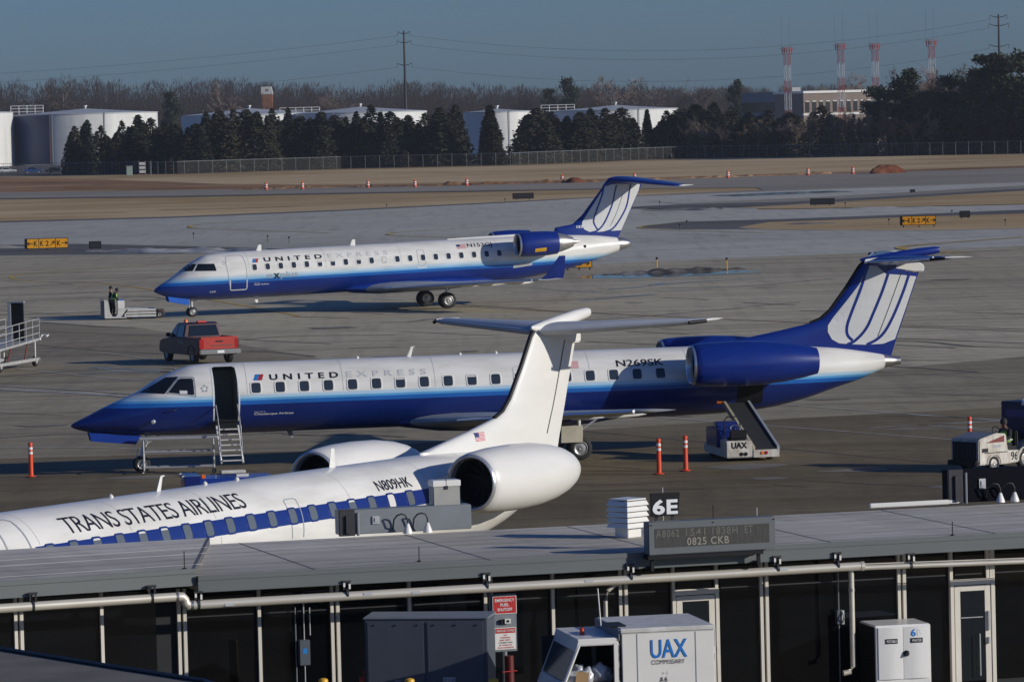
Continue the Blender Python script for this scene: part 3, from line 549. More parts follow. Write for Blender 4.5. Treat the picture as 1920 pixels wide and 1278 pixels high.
    for xr in (5.6, 8.73, 11.75, 16.9, 20.2, 22.4, 24.4):
        outline(B, root, 'skin_seam', [(xr, 9 if blue else 27), (xr, 90)], .010, M_SEAMLINE)
        if not blue: outline(B, root, 'skin_seam', [(xr, -60), (xr, 7)], .010, M_SEAMLINE)
    # gear
    gear(root, 2.25, 0, 1.3, .27, .17, .16, 'nose_gear', -.25)
    for s in (-1, 1):
        g = gear(root, 16.26, s * 2.05, 1.4, .385, .22, .19, 'main_gear')
        d = MB(); d.box((15.95, s * 2.42, .86), (.72, .04, .55), rx=s * rad(-8)); obj('gear_door', d, M_CREAM, g, bevel=.01)
    for s in (-1, 1):
        d = MB(); d.prism([(.55, 1.36), (.62, 1.08), (2.05, .93), (2.25, 1.22)], s * .26 - .02, s * .26 + .02); obj('nose_gear_door', d, M_BLUE if blue else M_WHITE, root)
    # aerials on the roof
    for x, h in ((11.0, .30),): blade(root, B, x, h, .16, .55, hook=.14)
    for x in (9.4, 12.8, 14.0): 
        q = MB(); q.lathe([(0, .05), (.06, .05), (.10, .001)], Matrix.Translation((x, 0, 3.42)) @ Matrix.Rotation(rad(-90), 4, 'Y'), 10); obj('roof_beacon', q, M_WHITE, root, smooth=40)
    blade(root, B, 7.0, .22, .2, .5, M_GREY, top=False)
    if not blue: blade(root, B, 17.6, .42, .26, .2)
    # overwing exit
    if kind == 'white':
        outline(B, root, 'exit_outline', [(14.42, -7.5), (14.42, 20), (14.42, 36), (14.50, 37.6), (14.80, 37.6), (14.88, 36), (14.88, 20), (14.86, -7.5)], .028, M_OUTLINE)
        outline(B, root, 'door_outline', [(4.53, -30), (4.53, 30), (4.58, 62), (4.7, 67), (5.15, 67), (5.27, 62), (5.28, 30), (5.28, -30)], .05, M_OUTLINE)
        wrap('window_stripe', poly2d([(5.3, 8.2), (5.42, 8.2), (26.6, 8.2), (26.6, 25.6), (5.42, 25.6)]), lambda a, b: B.p(a, b, .003), M_STRIPE, root, cutx=.4, cuty=3)
        lettering(B, root, 'TRANS STATES AIRLINES', 6.65, 13.05, 34.2, 56.6, M_LETTER, .000, .92)
        lettering(B, root, 'N809HK', 18.12, 19.53, 30.5, 44.6, M_LETTER, .012)
        flag(B, root, fy, 23.53, 23.93, 3.60, 3.80)
        return root
    outline(B, root, 'exit_outline', [(14.36, 2), (14.36, 38), (14.44, 40), (14.80, 40), (14.86, 38), (14.86, 2), (14.36, 2)], .02, M_GREYLET)
    mini_tulip(B, root, 5.82, 6.19, 31, 42.8)
    lettering(B, root, 'UNITED', 6.35, 8.60, 30.6, 42.0, M_LETTER, .030, 1.75)
    lettering(B, root, 'EXPRESS', 8.86, 11.49, 30.6, 42.4, M_GREYLET, .020, 1.75)
    lettering(B, root, 'N269SK', 17.82, 19.41, 32, 45.6, M_LETTER, .015)
    lettering(B, root, 'Chautauqua Airlines', 5.81, 7.09, -28.2, -23.2, M_WHITELET, .008)
    lettering(B, root, 'Operated by', 5.81, 6.18, -22.2, -20.2, M_WHITELET)
    flag(B, root, lambda d: (lambda a, b: B.p(a, b, d)), 16.05, 16.56, 32.4, 46.2)
    for k in range(5):                                               # ring of five dark triangles behind the cockpit
        a = rad(90 + 72 * k); c = (4.22 + .085 * math.cos(a), 20.5 + 4.3 * math.sin(a)); q = []
        for t_, r_ in ((0, .055), (1.9, .05), (-1.9, .05)): q.append((c[0] + r_ * math.cos(a + t_), c[1] + r_ * 50 * math.sin(a + t_)))
        wrap('alliance_mark', poly2d(q), lambda x, p: B.p(x, p, .007), M_OUTLINE, root)
    # white panel and blue loops of the tail
    wrap('tail_panel', poly2d([(26.34, 5.30), (25.9, 4.78), (25.42, 4.24), (25.22, 3.98), (25.21, 3.76), (25.35, 3.51), (25.6, 3.37), (25.96, 3.33), (26.5, 3.29), (27.14, 3.30), (27.56, 3.44), (27.95, 4.45), (28.34, 5.50), (27.9, 5.56), (27.26, 5.62), (26.9, 5.95), (26.62, 5.9)]), fy(.008), M_PANEL, fin, cutx=.2, cuty=.2)
    for pts in ([(26.66, 5.90), (26.54, 5.62), (26.39, 5.18), (26.09, 4.49), (25.90, 4.01), (25.87, 3.74), (25.93, 3.58), (26.07, 3.45)], [(27.44, 5.90), (27.32, 5.56), (27.11, 5.01), (26.80, 4.33), (26.54, 3.82), (26.17, 3.45), (25.88, 3.32)], [(28.18, 5.85), (28.07, 5.55), (27.86, 4.99), (27.52, 4.24), (27.22, 3.73), (26.93, 3.46), (26.56, 3.29)]):
        wrap('tail_stripe', stroke2d(pts, .095, 5), fy(.014), M_ENGBLUE, fin)
    # doorway: cabin floor and bulkhead behind it, frame round it
    cb = MB(); cb.bx((4.45, -.88, 1.60), (5.4, .6, 1.66)); arc = [(-.88, 1.66)] + [(-1.07 * math.cos(rad(a)), 2.3 + 1.07 * math.sin(rad(a))) for a in range(-30, 121, 10)] + [(.5, 1.66)]; cb.prism(arc, 5.30, 5.36, 'x'); cb.prism(arc, 4.46, 4.52, 'x'); cb.bx((4.52, .30, 1.66), (5.30, .36, 3.2)); obj('cabin_interior', cb, M_CABIN, root)
    sill = MB(); sill.bx((4.535, -1.02, 1.60), (5.285, -.80, 1.66)); sill.bx((4.535, -.95, 1.3), (5.285, -.85, 1.6)); obj('door_sill', sill, M_BLACK, root)
    outline(B, root, 'door_outline', [(4.51, -36), (4.49, 10), (4.51, 62), (4.6, 67.6), (5.2, 67.6), (5.30, 62), (5.33, 10), (5.31, -36), (5.25, -39), (4.55, -39), (4.51, -36)], .045, M_WHITELET)
    sx = thing_part('airstair', root)
    y0, z0_, y1, z1_ = -1.10, 1.45, -2.05, .34
    for i in range(7):
        t_ = (i + .5) / 7; s_ = MB(); s_.box((4.91, y0 + (y1 - y0) * t_, z0_ + (z1_ - z0_) * t_), (.62, .22, .03)); obj('step', s_, M_OLDWHITE, sx)
    st_ = MB()
    for xx in (4.56, 5.26):
        st_.tube([(xx, y0, z0_ + .02), (xx, y1, z1_)], .035, 6)
    obj('stringer', st_, M_OLDWHITE, sx)
    for xx in (4.56, 5.26):
        h_ = MB(); h_.tube([(xx, -1.12, 2.15), (xx, -1.5, 1.75), (xx, y1 + .15, z1_ + .62), (xx, y1 + .05, z1_)], .02, 6); h_.tube([(xx, -1.75, .85), (xx, -1.75, 1.52)], .016, 6); obj('handrail', h_, M_ALU, sx)
    ft = MB(); ft.box((4.91, y1 - .05, .07), (.8, .3, .10)); obj('foot', ft, M_OLDWHITE, sx, bevel=.02)
    # drain masts, pitot probe, nose light
    pr = MB(); pr.tube([(3.3, -1.04, 2.05), (3.2, -1.12, 2.03), (3.05, -1.12, 2.03)], .015, 6); obj('pitot_probe', pr, M_DARKMETAL, root)
    nl = MB(); nl.lathe([(0, .07), (.02, .07), (.03, .04), (.03, .001)], Matrix.Translation((2.55, -.93, 1.68)) @ Matrix.Rotation(rad(-90), 4, 'Z'), 14); obj('port_light', nl, M_LIP, root)
    il = MB(); il.lathe([(0, .11), (.03, .11), (.04, .07), (.04, .001)], Matrix.Translation((12.0, -1.12, 1.36)) @ Matrix.Rotation(rad(-90), 4, 'Z'), 14); obj('landing_light', il, M_LIP, root)
    dr = MB()
    for xr in ((9.2, 17.0, 20.4, 24.0) if False else ()): pass
    hatch = wrap('baggage_door', poly2d([(21.85, -50), (22.75, -50), (22.75, -8), (21.85, -8)]), lambda a, b: B.p(a, b, .004), M_BLACK, root, cutx=.3, cuty=4)
    return root
def thing_part(name, parent):
    o = bpy.data.objects.new(name, None); C.objects.link(o); o.parent = parent; o.empty_display_size = .2; return o

M_ENGBLUE = mat('deep_blue_paint', (0.006, 0.026, 0.21), 0.28, coat=0.4, noise=0.12, scale=1.5)
M_WINGBLUE = mat('wing_grey_blue', (0.36, 0.39, 0.42), 0.35, noise=0.12, scale=1.5)
M_TAILGREY = mat('tailplane_grey', (0.46, 0.48, 0.50), 0.38, noise=0.1, scale=2)
M_PANEL = mat('tail_panel_grey_white', (0.62, 0.63, 0.63), 0.4, noise=0.08, scale=2, stretch=(0.3, 1, 3))

def make_c():
    root = thing('regional_jet', 'farther blue and white regional jet with upturned winglets, taxiing behind a pushback tug', 'airplane')
    T = bpy.data.objects.new('airframe', None)
    st = [(0, 1.80, 1.74, .02), (.06, 1.88, 1.69, .10), (.27, 2.03, 1.59, .26), (.73, 2.29, 1.41, .52), (1.42, 2.73, 1.26, .82), (1.88, 3.06, 1.20, .97), (2.4, 3.36, 1.145, 1.10), (3.16, 3.68, 1.10, 1.23), (3.9, 3.76, 1.08, 1.30), (5.0, 3.78, 1.07, 1.345), (21.0, 3.78, 1.07, 1.345), (22.5, 3.77, 1.22, 1.29), (23.9, 3.73, 1.42, 1.15), (25.0, 3.70, 1.58, 1.0), (27.1, 3.56, 2.08, .68), (28.56, 3.34, 2.52, .40)]
    B = Body(st)
    xs, rings = B.rings(); f = MB(); f.loft(rings); obj('fuselage', f, P_CRJ, root, smooth=40)
    tc = MB(); tc.lathe([(0, .41), (.35, .36), (.7, .24), (.9, .11), (.95, .001)], Matrix.Translation((28.52, 0, 2.95)), 24); obj('tail_cone', tc, M_METAL, root, smooth=40)
    sp_ = MB(); sp_.tube([(17.9, 0, 3.74), (24.7, 0, 3.80)], .10, 8); obj('spine_fairing', sp_, M_WHITE, root, smooth=50)
    wf = MB(); R_ = []
    for x, zb, w_ in ((11.0, 1.2, .5), (12.0, .98, 1.15), (13.5, .86, 1.42), (17.5, .86, 1.42), (19.5, 1.0, 1.1), (21.0, 1.2, .5)):
        R_.append([(x, -w_ * math.cos(a), 1.28 + (1.28 - zb) * math.sin(a)) for a in [2 * math.pi * k / 24 for k in range(24)]])
    wf.loft(R_); obj('wing_fairing', wf, M_BLUE, root, smooth=50)
    for s in (-1, 1):
        w_ = aero([((12.3, s * 1.1, 1.22), 6.9, .32), ((13.3, s * 2.2, 1.24), 5.2, .27), ((15.3, s * 5.0, 1.34), 3.4, .18), ((19.15, s * 11.3, 1.60), 1.75, .07), ((19.4, s * 11.5, 1.62), 1.5, .05)])
        wo = obj('wing', w_, M_WINGBLUE, root, smooth=40)
        lb = MB(); lb.tube([(13.22, s * 2.2, 1.24), (15.22, s * 5.0, 1.34), (19.08, s * 11.3, 1.60)], .07, 8); obj('leading_edge', lb, M_LIP, wo, smooth=40)
        wl = aero([((19.45, s * 11.45, 1.60), 1.45, .05), ((19.85, s * 11.62, 1.90), 1.1, .04), ((20.55, s * 11.95, 2.92), .38, .02)], (0, 1, -.3)); obj('winglet', wl, M_ENGBLUE, wo, smooth=40)
        for yy, xx in ((3.6, 18.1), (5.6, 18.5), (8.2, 19.4)):
            p_ = MB(); p_.lathe([(0, .005), (.3, .09), (.8, .11), (1.3, .06), (1.7, .005)], Matrix.Translation((xx - .8, s * yy, 1.12 + (yy - 2.2) * .038)), 10); obj('flap_fairing', p_, M_WHITE, wo, smooth=60)
        e = engine(root, 21.4, s * 2.35, 3.32, [(0.05, .62), (.12, .68), (.4, .72), (1.1, .735), (1.9, .715), (2.45, .66), (2.47, .60), (2.3, .59)], .62, .8, M_ENGBLUE, [(2.3, .585), (2.48, .59), (2.8, .52), (3.2, .40), (3.48, .28), (3.5, .23), (3.45, .17), (3.95, .02), (3.96, .001)])
        py = MB(); py.add([(22.4, s * 1.1, 3.42), (24.4, s * 1.0, 3.42), (24.0, s * 1.8, 3.38), (22.6, s * 1.8, 3.38), (22.4, s * 1.1, 3.18), (24.4, s * 1.0, 3.18), (24.0, s * 1.8, 3.22), (22.6, s * 1.8, 3.22)], [(0, 1, 2, 3), (7, 6, 5, 4), (0, 3, 7, 4), (1, 5, 6, 2), (0, 4, 5, 1), (3, 2, 6, 7)]); obj('engine_pylon', py, M_WHITE, root)
        if s < 0: 
            lg = wrap('engine_placard', poly2d([(22.3, 2.86), (23.0, 2.88), (23.0, 3.10), (22.3, 3.06)]), lambda x, z: (x, -2.35 - math.sqrt(max(.01, .735 ** 2 - (z - 3.32) ** 2)) - .012, z), M_YELLOW, e, cutx=.2, cuty=.06)
    zs = [(3.3, 24.55, 28.6, .24), (3.95, 24.6, 28.95, .24), (4.13, 24.66, 29.05, .22), (4.27, 25.75, 29.12, .20), (4.75, 26.36, 29.39, .18), (6.32, 27.72, 30.22, .14), (6.62, 28.0, 30.36, .13)]
    fin = obj('fin', aero([((a, 0, z), b - a, h) for z, a, b, h in zs], (0, 1, 0)), M_ENGBLUE, root, smooth=40)
    fy = lambda d: (lambda x, z: (x, -fin_y(zs, x, z) - d, z))
    t_ = lambda pts: [(x, z - (x - 10) * .021) for x, z in pts]
    wrap('tail_panel', poly2d(t_([(28.05, 6.95), (27.6, 6.40), (27.0, 5.60), (26.36, 4.75), (26.30, 4.55), (26.43, 4.28), (26.75, 4.12), (27.3, 4.10), (27.95, 4.13), (28.83, 4.15), (29.45, 5.35), (30.04, 6.47), (30.15, 6.85)])), fy(.008), M_PANEL, fin, cutx=.2, cuty=.2)
    for pts in ([(27.80, 6.75), (27.68, 6.29), (27.28, 5.38), (27.05, 4.77), (27.20, 4.36), (27.36, 4.20)], [(28.62, 6.85), (28.51, 6.52), (28.27, 5.66), (27.75, 4.65), (27.30, 4.20), (26.86, 4.08)], [(29.52, 6.85), (29.44, 6.49), (29.2, 5.53), (28.62, 4.62), (28.18, 4.21), (27.74, 4.09)]):
        wrap('tail_stripe', stroke2d(t_(pts), .10, 5), fy(.014), M_ENGBLUE, fin)
    wrap('rudder_seam', stroke2d(t_([(29.0, 6.3), (28.55, 5.2), (28.1, 4.4)]), .03), fy(.012), M_DARKMETAL, fin)
    wrap('lettering', text2d('153', .03), fy(.012), M_WHITELET, fin, box=(25.95, 26.35, 4.03, 4.18))
    for s in (-1, 1):
        so_ = obj('tailplane', aero([((28.1, s * .05, 6.78), 2.4, .19), ((30.55, s * 4.1, 6.36), 1.1, .06), ((30.8, s * 4.27, 6.33), .85, .04)]), M_ENGBLUE, root, smooth=40)
        q = MB(); q.lathe([(0, .01), (.3, .05), (1.0, .01)], Matrix.Translation((30.9, s * 4.25, 6.33)), 8); obj('tip_cap', q, M_WHITE, so_)
    bl = MB(); R_ = []
    for x, zt, zb, w_ in ((27.75, 6.40, 6.34, .03), (28.0, 6.72, 6.38, .13), (28.3, 6.90, 6.46, .20), (28.9, 6.97, 6.5, .24), (29.8, 6.9, 6.5, .22), (30.4, 6.80, 6.56, .12), (30.6, 6.72, 6.62, .04)):
        R_.append([(x, -w_ * math.cos(a), (zt + zb) / 2 + (zt - zb) / 2 * math.sin(a)) for a in [2 * math.pi * k / 16 for k in range(16)]])
    bl.loft(R_); obj('bullet_fairing', bl, M_ENGBLUE, root, smooth=50)
    # windows
    for k in range(20):
        x = 5.72 + k * .787; sh = {5: .45, 6: .45, 8: .3, 10: .9}.get(k, 0)
        cabin_window(B, root, x, 19.0, .26, 15.0, sh, 4.0)
    pz = lambda x, z: B.pz(x, z, .008); t2 = lambda pts: [(x, z - (x - 10) * .021) for x, z in pts]
    wrap('cockpit_windshield', poly2d(t2([(1.36, 2.66), (1.62, 2.86), (1.92, 3.03), (2.45, 3.06), (2.14, 2.66)])), pz, M_GLASS, root, cutx=.1, cuty=.06)
    wrap('cockpit_window', poly2d(t2([(2.24, 2.66), (2.52, 3.06), (3.39, 3.05), (3.46, 2.64)])), pz, M_GLASS, root, cutx=.1, cuty=.06)
    outline(B, root, 'door_outline', [(4.26, -36), (4.14, -7), (4.06, 30), (4.14, 55), (4.3, 59), (5.0, 59), (5.14, 55), (5.22, 30), (5.22, -7), (5.24, -36)], .03, M_OUTLINE)
    outline(B, root, 'door_outline', [(4.22, -10), (4.26, -34), (4.32, -37), (5.18, -37), (5.24, -34), (5.22, -10)], .06, M_WHITELET)
    outline(B, root, 'exit_outline', [(15.66, 0), (15.62, 20), (15.66, 41), (16.04, 41), (16.10, 20), (16.08, 0)], .025, M_OUTLINE)
    outline(B, root, 'exit_outline', [(15.62, 0), (15.62, -6), (16.10, -6), (16.10, 0)], .05, M_WHITELET)
    mini_tulip(B, root, 5.62, 6.06, 31, 42.5)
    lettering(B, root, 'UNITED', 6.34, 9.86, 31.5, 44.5, M_LETTER, .030, 1.75)
    lettering(B, root, 'EXPRESS', 10.2, 13.85, 32, 45, M_GREYLET, .012, 1.75)
    lettering(B, root, 'e', 6.40, 6.74, -10, 0, M_OUTLINE); lettering(B, root, 'x', 6.80, 7.20, -11, 1, M_LETTER, .04); lettering(B, root, 'plus', 7.24, 8.28, -14.5, 4.5, M_OUTLINE)
    lettering(B, root, '153', 3.07, 3.40, -42, -36, M_WHITELET, .02); lettering(B, root, 'GoJet Airlines', 5.66, 6.55, -27, -22.5, M_WHITELET, .015); lettering(B, root, 'Operated by', 5.66, 6.0, -21, -19, M_WHITELET)
    lettering(B, root, 'N153GJ', 18.80, 20.33, 36, 53, M_LETTER, .015)
    flag(B, root, lambda d: (lambda a, b: B.p(a, b, d)), 18.15, 18.72, 37, 51)
    for k in range(5):
        a = rad(90 + 72 * k); c = (3.95 + .085 * math.cos(a), 35 + 4.0 * math.sin(a)); q = [(c[0] + .05 * math.cos(a + t__), c[1] + 2.4 * math.sin(a + t__)) for t__ in (0, 1.9, -1.9)]
        wrap('alliance_mark', poly2d(q), lambda x, p: B.p(x, p, .007), M_OUTLINE, root)
    for xr in (5.4, 10.02, 14.6, 20.6, 24.6): outline(B, root, 'skin_seam', [(xr, 6), (xr, 90)], .012, M_SEAMLINE)
    hz = lambda x: -(x - 10) * .021
    gear(root, 2.2, 0, 1.3, .29, .2, .19, 'nose_gear', .0, hz(2.2))
    for s in (-1, 1): gear(root, 17.05, s * 2.05, 1.3, .47, .28, .24, 'main_gear', 0, hz(17.05))
    for s in (-1, 1):
        d = MB(); d.prism([(.75, 1.42), (.8, 1.13), (1.95, .86), (1.98, 1.2)], s * .3 - .02, s * .3 + .02); obj('nose_gear_door', d, M_BLUEDOOR, root)
    blade(root, B, 6.2, .32, .34, .5); blade(root, B, 11.9, .32, .34, .5); blade(root, B, 5.9, .3, .26, .5, top=False)
    ex = MB(); ex.lathe([(0, .09), (.02, .09), (.03, .001)], Matrix.Translation((26.2, -.8, 2.95)) @ Matrix.Rotation(rad(-90), 4, 'Z'), 12); obj('outflow_port', ex, M_BLACK, root)
    wrap('intake_scoop', poly2d([(21.5, -22), (22.7, -22), (22.7, -13), (21.5, -13)]), lambda a, b: B.p(a, b, .006), M_TAILGREY, root, cutx=.3, cuty=3)
    return root
M_BLUEDOOR = mat('bright_blue_gear_door', (0.015, 0.11, 0.50), 0.35)
jet_mid = make_e('blue'); place_jet(jet_mid, -14.250, 152.411, rad(11.5986))
jet_near = make_e('white'); place_jet(jet_near, -13.426, 91.289, rad(58.289))
jet_far = make_c()
PSI = rad(19.184); pv = Vector((-20.494 + 10 * math.cos(PSI), 273.101 + 10 * math.sin(PSI), 0))
jet_far.rotation_euler = Matrix.Rotation(PSI, 3, 'Z').to_4x4().to_euler()
Mx = Matrix.Translation(pv) @ Matrix.Rotation(PSI, 4, 'Z') @ Matrix.Rotation(-0.021, 4, 'Y') @ Matrix.Translation((-10, 0, 0))
jet_far.location = Mx.to_translation(); jet_far.rotation_euler = Mx.to_euler()
# ================================================================== low terminal building in front, its pipes, roof gear and the yard before it
ZR = 3.15                                                            # height of the flat roof
BA = at(370, 1080, ZR); BD = at(1900, 999, ZR) - BA; BETA = math.atan2(BD.y, BD.x)
BE = Vector((math.cos(BETA), math.sin(BETA), 0)); BN = Vector((-math.sin(BETA), math.cos(BETA), 0))    # along the front, into the building
def frame(A, ang):
    e = Vector((math.cos(ang), math.sin(ang), 0)); n = Vector((-math.sin(ang), math.cos(ang), 0))
    def on(u, v, y=0.0):
        """(along, height) of pixel u, v on the vertical plane y metres behind the roof edge"""
        o = Vector((0, 0, CAM_H)); d = at(u, v, 0) - o; t = (y - (o - A).dot(n)) / d.dot(n); P = o + d * t; return ((P - A).dot(e), P.z)
    def rf(u, v, z): P = at(u, v, z) - A; return (P.dot(e), P.dot(n))
    return on, rf
on, rf = frame(Vector((BA.x, BA.y, 0)), BETA)
M_ROOF = ground_mat('flat_roof_membrane', (0.62, 0.575, 0.485), (0.76, 0.715, 0.62), (0.78, 0.77, 0.75), 0.5, 2.5, 0.7, (0.35, 1, 1), 0.1, 0.12, (0.84, 0.84, 0.85))
M_FASCIA = mat('grey_metal_fascia', (0.135, 0.15, 0.15), 0.45, noise=0.14, scale=1.2, stretch=(0.3, 1, 3))
M_SEAM = mat('roof_seam_dark', (0.10, 0.10, 0.105), 0.7); M_SEAMW = mat('roof_seam_pale', (0.62, 0.62, 0.62), 0.6)
M_MULL = mat('cream_mullion_paint', (0.70, 0.66, 0.58), 0.4, noise=0.08, scale=3)
M_WALLGLASS = mat('tinted_window_wall', (0.004, 0.005, 0.006), 0.03, noise=0.5, scale=0.6, spec=0.5)
M_PIPE = mat('galvanised_pipe', (0.74, 0.69, 0.58), 0.34, 0.4, noise=0.16, scale=2, stretch=(0.5, 3, 3))
M_DARKWALL = mat('dark_soffit', (0.015, 0.016, 0.018), 0.8)
M_CAB = mat('blue_grey_cabinet', (0.085, 0.10, 0.125), 0.45, noise=0.12, scale=2)
M_STEEL = mat('brushed_steel_cabinet', (0.86, 0.85, 0.82), 0.34, 0.15, noise=0.10, scale=2.2, stretch=(2.5, 1, 0.5))
M_BEIGE = mat('beige_cabinet', (0.36, 0.36, 0.33), 0.5, noise=0.15, scale=3)

bld = thing('terminal_building', 'low flat roofed terminal building with dark window wall and cream mullions', 'building', (BA.x, BA.y, 0), BETA)
YW = 1.0                                                             # window wall this far behind the roof edge
r_ = MB(); r_.bx((0.02, 0.02, ZR - 0.28), (24, 6.2, ZR - 0.005)); obj('roof', r_, M_ROOF, bld)
f_ = MB(); f_.bx((0.0, -.03, ZR - 0.29), (24, .02, ZR)); obj('fascia', f_, M_FASCIA, bld, bevel=.008)
f_ = MB(); f_.bx((0.0, -.045, ZR - 0.08), (24, .0, ZR + 0.015)); obj('roof_edge_trim', f_, M_FASCIA, bld, bevel=.008)
so_ = MB(); so_.bx((-5.5, YW + .02, 0), (24, 6.0, ZR - 0.29)); obj('inner_core', so_, M_DARKWALL, bld)
for yy, m_, wd in ((.42, M_SEAM, .03), (1.1, M_SEAMW, .02), (1.75, M_SEAM, .02), (2.5, M_SEAMW, .025), (3.3, M_SEAMW, .02), (4.2, M_SEAM, .025), (5.1, M_SEAMW, .025), (5.75, M_SEAM, .03)):
    q = MB(); rs = random.Random(int(yy * 100)); n_ = 30; up = []; lo = []
    for i in range(n_ + 1):
        x = .05 + 23.9 * i / n_; j = yy + rs.uniform(-.03, .03); up.append((x, j + wd / 2, ZR - 0.002)); lo.append((x, j - wd / 2, ZR - 0.002))
    q.loft([lo, up], cap=False, closed=False); obj('roof_seam', q, m_, bld)
for k in range(7):
    q = MB(); x = 2.2 + 3.3 * k; q.bx((x, .05, ZR - 0.005), (x + .02, 6.15, ZR)); obj('roof_seam', q, M_SEAM, bld)
# window wall: panes between mullions
px_single = (485, 767, 1036); px_pair = (340, 627, 1168, 1432, 1690)
mx = [(on(u, 1160, YW)[0], False) for u in px_single] + [(on(u, 1160, YW)[0], True) for u in px_pair]
mx += [(on(915, 1160, YW)[0], True), (on(1783, 1160, YW)[0], False), (on(1858, 1160, YW)[0], False), (on(1262, 1160, YW)[0], False), (on(1343, 1160, YW)[0], False), (15.6, True), (17, False), (18.4, True), (20, False), (21.5, True)]
mx.sort()
mull = MB(); mull.bx((-.03, YW - .07, .0), (.03, YW + .015, ZR - 0.3)); first = None
for x, pair in mx:
    for dx in ((-.055, .055) if pair else (0,)):
        if first is None: first = obj('mullion', mull, M_MULL, bld, loc=(x + dx, 0, 0))
        else: same(first, bld, (x + dx, 0, 0))
xs_ = [x for x, p in mx] + [24]
for a, b in zip(xs_[:-1], xs_[1:]):
    g_ = MB(); g_.bx((a + .09, YW - .004, .3), (b - .09, YW + .012, ZR - 0.32)); obj('window_pane', g_, M_WALLGLASS, bld)
    h_ = MB(); h_.bx((a + .10, YW - .014, ZR - 0.84), (b - .10, YW - .006, ZR - 0.815)); obj('transom', h_, M_DARKMETAL, bld)
# two doors
def door(ua, ub, vt, bar):
    xa, zt = on(ua, vt, YW - .05); xb, _ = on(ub, vt, YW - .05)
    d = MB(); d.bx((xa, YW - .12, 0), (xa + .07, YW - .07, zt)); d.bx((xb - .07, YW - .12, 0), (xb, YW - .07, zt)); d.bx((xa + .07, YW - .12, zt - .10), (xb - .07, YW - .07, zt)); dr = obj('door', d, M_MULL, bld, bevel=.006)
    l = MB(); l.bx((xa + .085, YW - .11, .1), (xa + .20, YW - .08, zt - .12)); l.bx((xb - .20, YW - .11, .1), (xb - .085, YW - .08, zt - .12)); l.bx((xa + .20, YW - .11, zt - .22), (xb - .20, YW - .08, zt - .12)); obj('door_leaf', l, M_MULL, dr, bevel=.005)
    g_ = MB(); g_.bx((xa + .2, YW - .10, .3), (xb - .2, YW - .09, zt - .22)); obj('pane', g_, M_GLASS, dr)
    h_ = MB(); h_.bx((xb - .15, YW - .15, 1.25), (xb - .11, YW - .11, 1.62)); h_.bx((xb - .16, YW - .17, 1.0), (xb - .12, YW - .11, 1.12)); obj('handle', h_, M_ALU, dr)
    if bar: q = MB(); q.bx((xa + .2, YW - .125, 1.50), (xb - .25, YW - .105, 1.515)); q.tube([(xa + .55, YW - .2, .4), (xa + .55, YW - .2, 1.2)], .012, 6); obj('push_bar', q, M_ALU, dr)
door(1258, 1346, 1106, False); door(1779, 1862, 1087, True)
# conduits and switch boxes fixed to the wall
def conduit(name, ux, v0, v1, r, y=YW - .1, m=M_ALU, extra=None):
    a, za = on(ux, v0, y); _, zb = on(ux, v1, y); q = MB(); q.tube([(a, y, za), (a, y, zb)], r, 6)
    return obj(name, q, m, bld)
conduit('conduit', 553, 1138, 1278, .012, m=M_GREY); conduit('conduit', 568, 1112, 1278, .012); conduit('conduit', 580, 1138, 1190, .012)
a, z = on(570, 1222, YW - .12); q = MB(); q.bx((a - .10, YW - .2, z - .23), (a + .10, YW - .05, z + .23)); sb = obj('switch_box', q, M_CAB, bld, bevel=.01)
q = MB(); q.bx((a - .04, YW - .204, z - .02), (a + .04, YW - .2, z + .08)); obj('sticker', q, M_SKYBLUE, sb)
conduit('conduit', 1571, 1072, 1278, .012, m=M_GREY)
a, z = on(1573, 1156, YW - .12); q = MB(); q.bx((a - .06, YW - .18, z - .13), (a + .03, YW - .05, z + .13)); obj('switch_box', q, M_CAB, bld, bevel=.01); q = MB(); q.bx((a + .03, YW - .2, z - .13), (a + .08, YW - .05, z + .13)); q.tube([(a + .05, YW - .2, z - .1), (a + .05, YW - .26, z), (a + .05, YW - .2, z + .1)], .015, 6); obj('switch_handle', q, M_ALU, bld)
# the western wing, standing a little higher and turned a few degrees
LA = at(363, 1067, ZR + 0.12); LD = LA - at(0, 1091, ZR + 0.12); LB_ = math.atan2(LD.y, LD.x)
onl, rfl = frame(Vector((LA.x, LA.y, 0)), LB_)
wing_b = thing('terminal_building', 'slightly higher roofed wing of the low terminal at the left edge', 'building', (LA.x, LA.y, 0), LB_)
q = MB(); q.add([(-6.2, 0.0, ZR + 0.12), (0, 0.0, ZR + 0.12), (2.5, 5.9, ZR + 0.12), (-6.2, 6.3, ZR + 0.12), (-6.2, 0.0, ZR - 0.16), (0, 0.0, ZR - 0.16), (2.5, 5.9, ZR - 0.16), (-6.2, 6.3, ZR - 0.16)], [(0, 1, 2, 3), (7, 6, 5, 4), (0, 4, 5, 1), (1, 5, 6, 2), (2, 6, 7, 3), (3, 7, 4, 0)]); obj('roof', q, M_ROOF, wing_b)
q = MB(); q.bx((-6.2, -.03, ZR - 0.17), (0.03, -.003, ZR + 0.125)); q.bx((-6.2, -.05, ZR + 0.05), (0.05, -.004, ZR + 0.14)); obj('fascia', q, M_FASCIA, wing_b, bevel=.006)
q = MB(); q.add([(.012, .0, ZR - .1), (2.512, 5.9, ZR - .1), (2.512, 5.9, ZR + .121), (.012, .0, ZR + .121), (-.05, .0, ZR + .122), (2.45, 5.9, ZR + .122)], [(0, 1, 2, 3), (3, 2, 5, 4)]); obj('roof_end_trim', q, M_SEAM, wing_b)
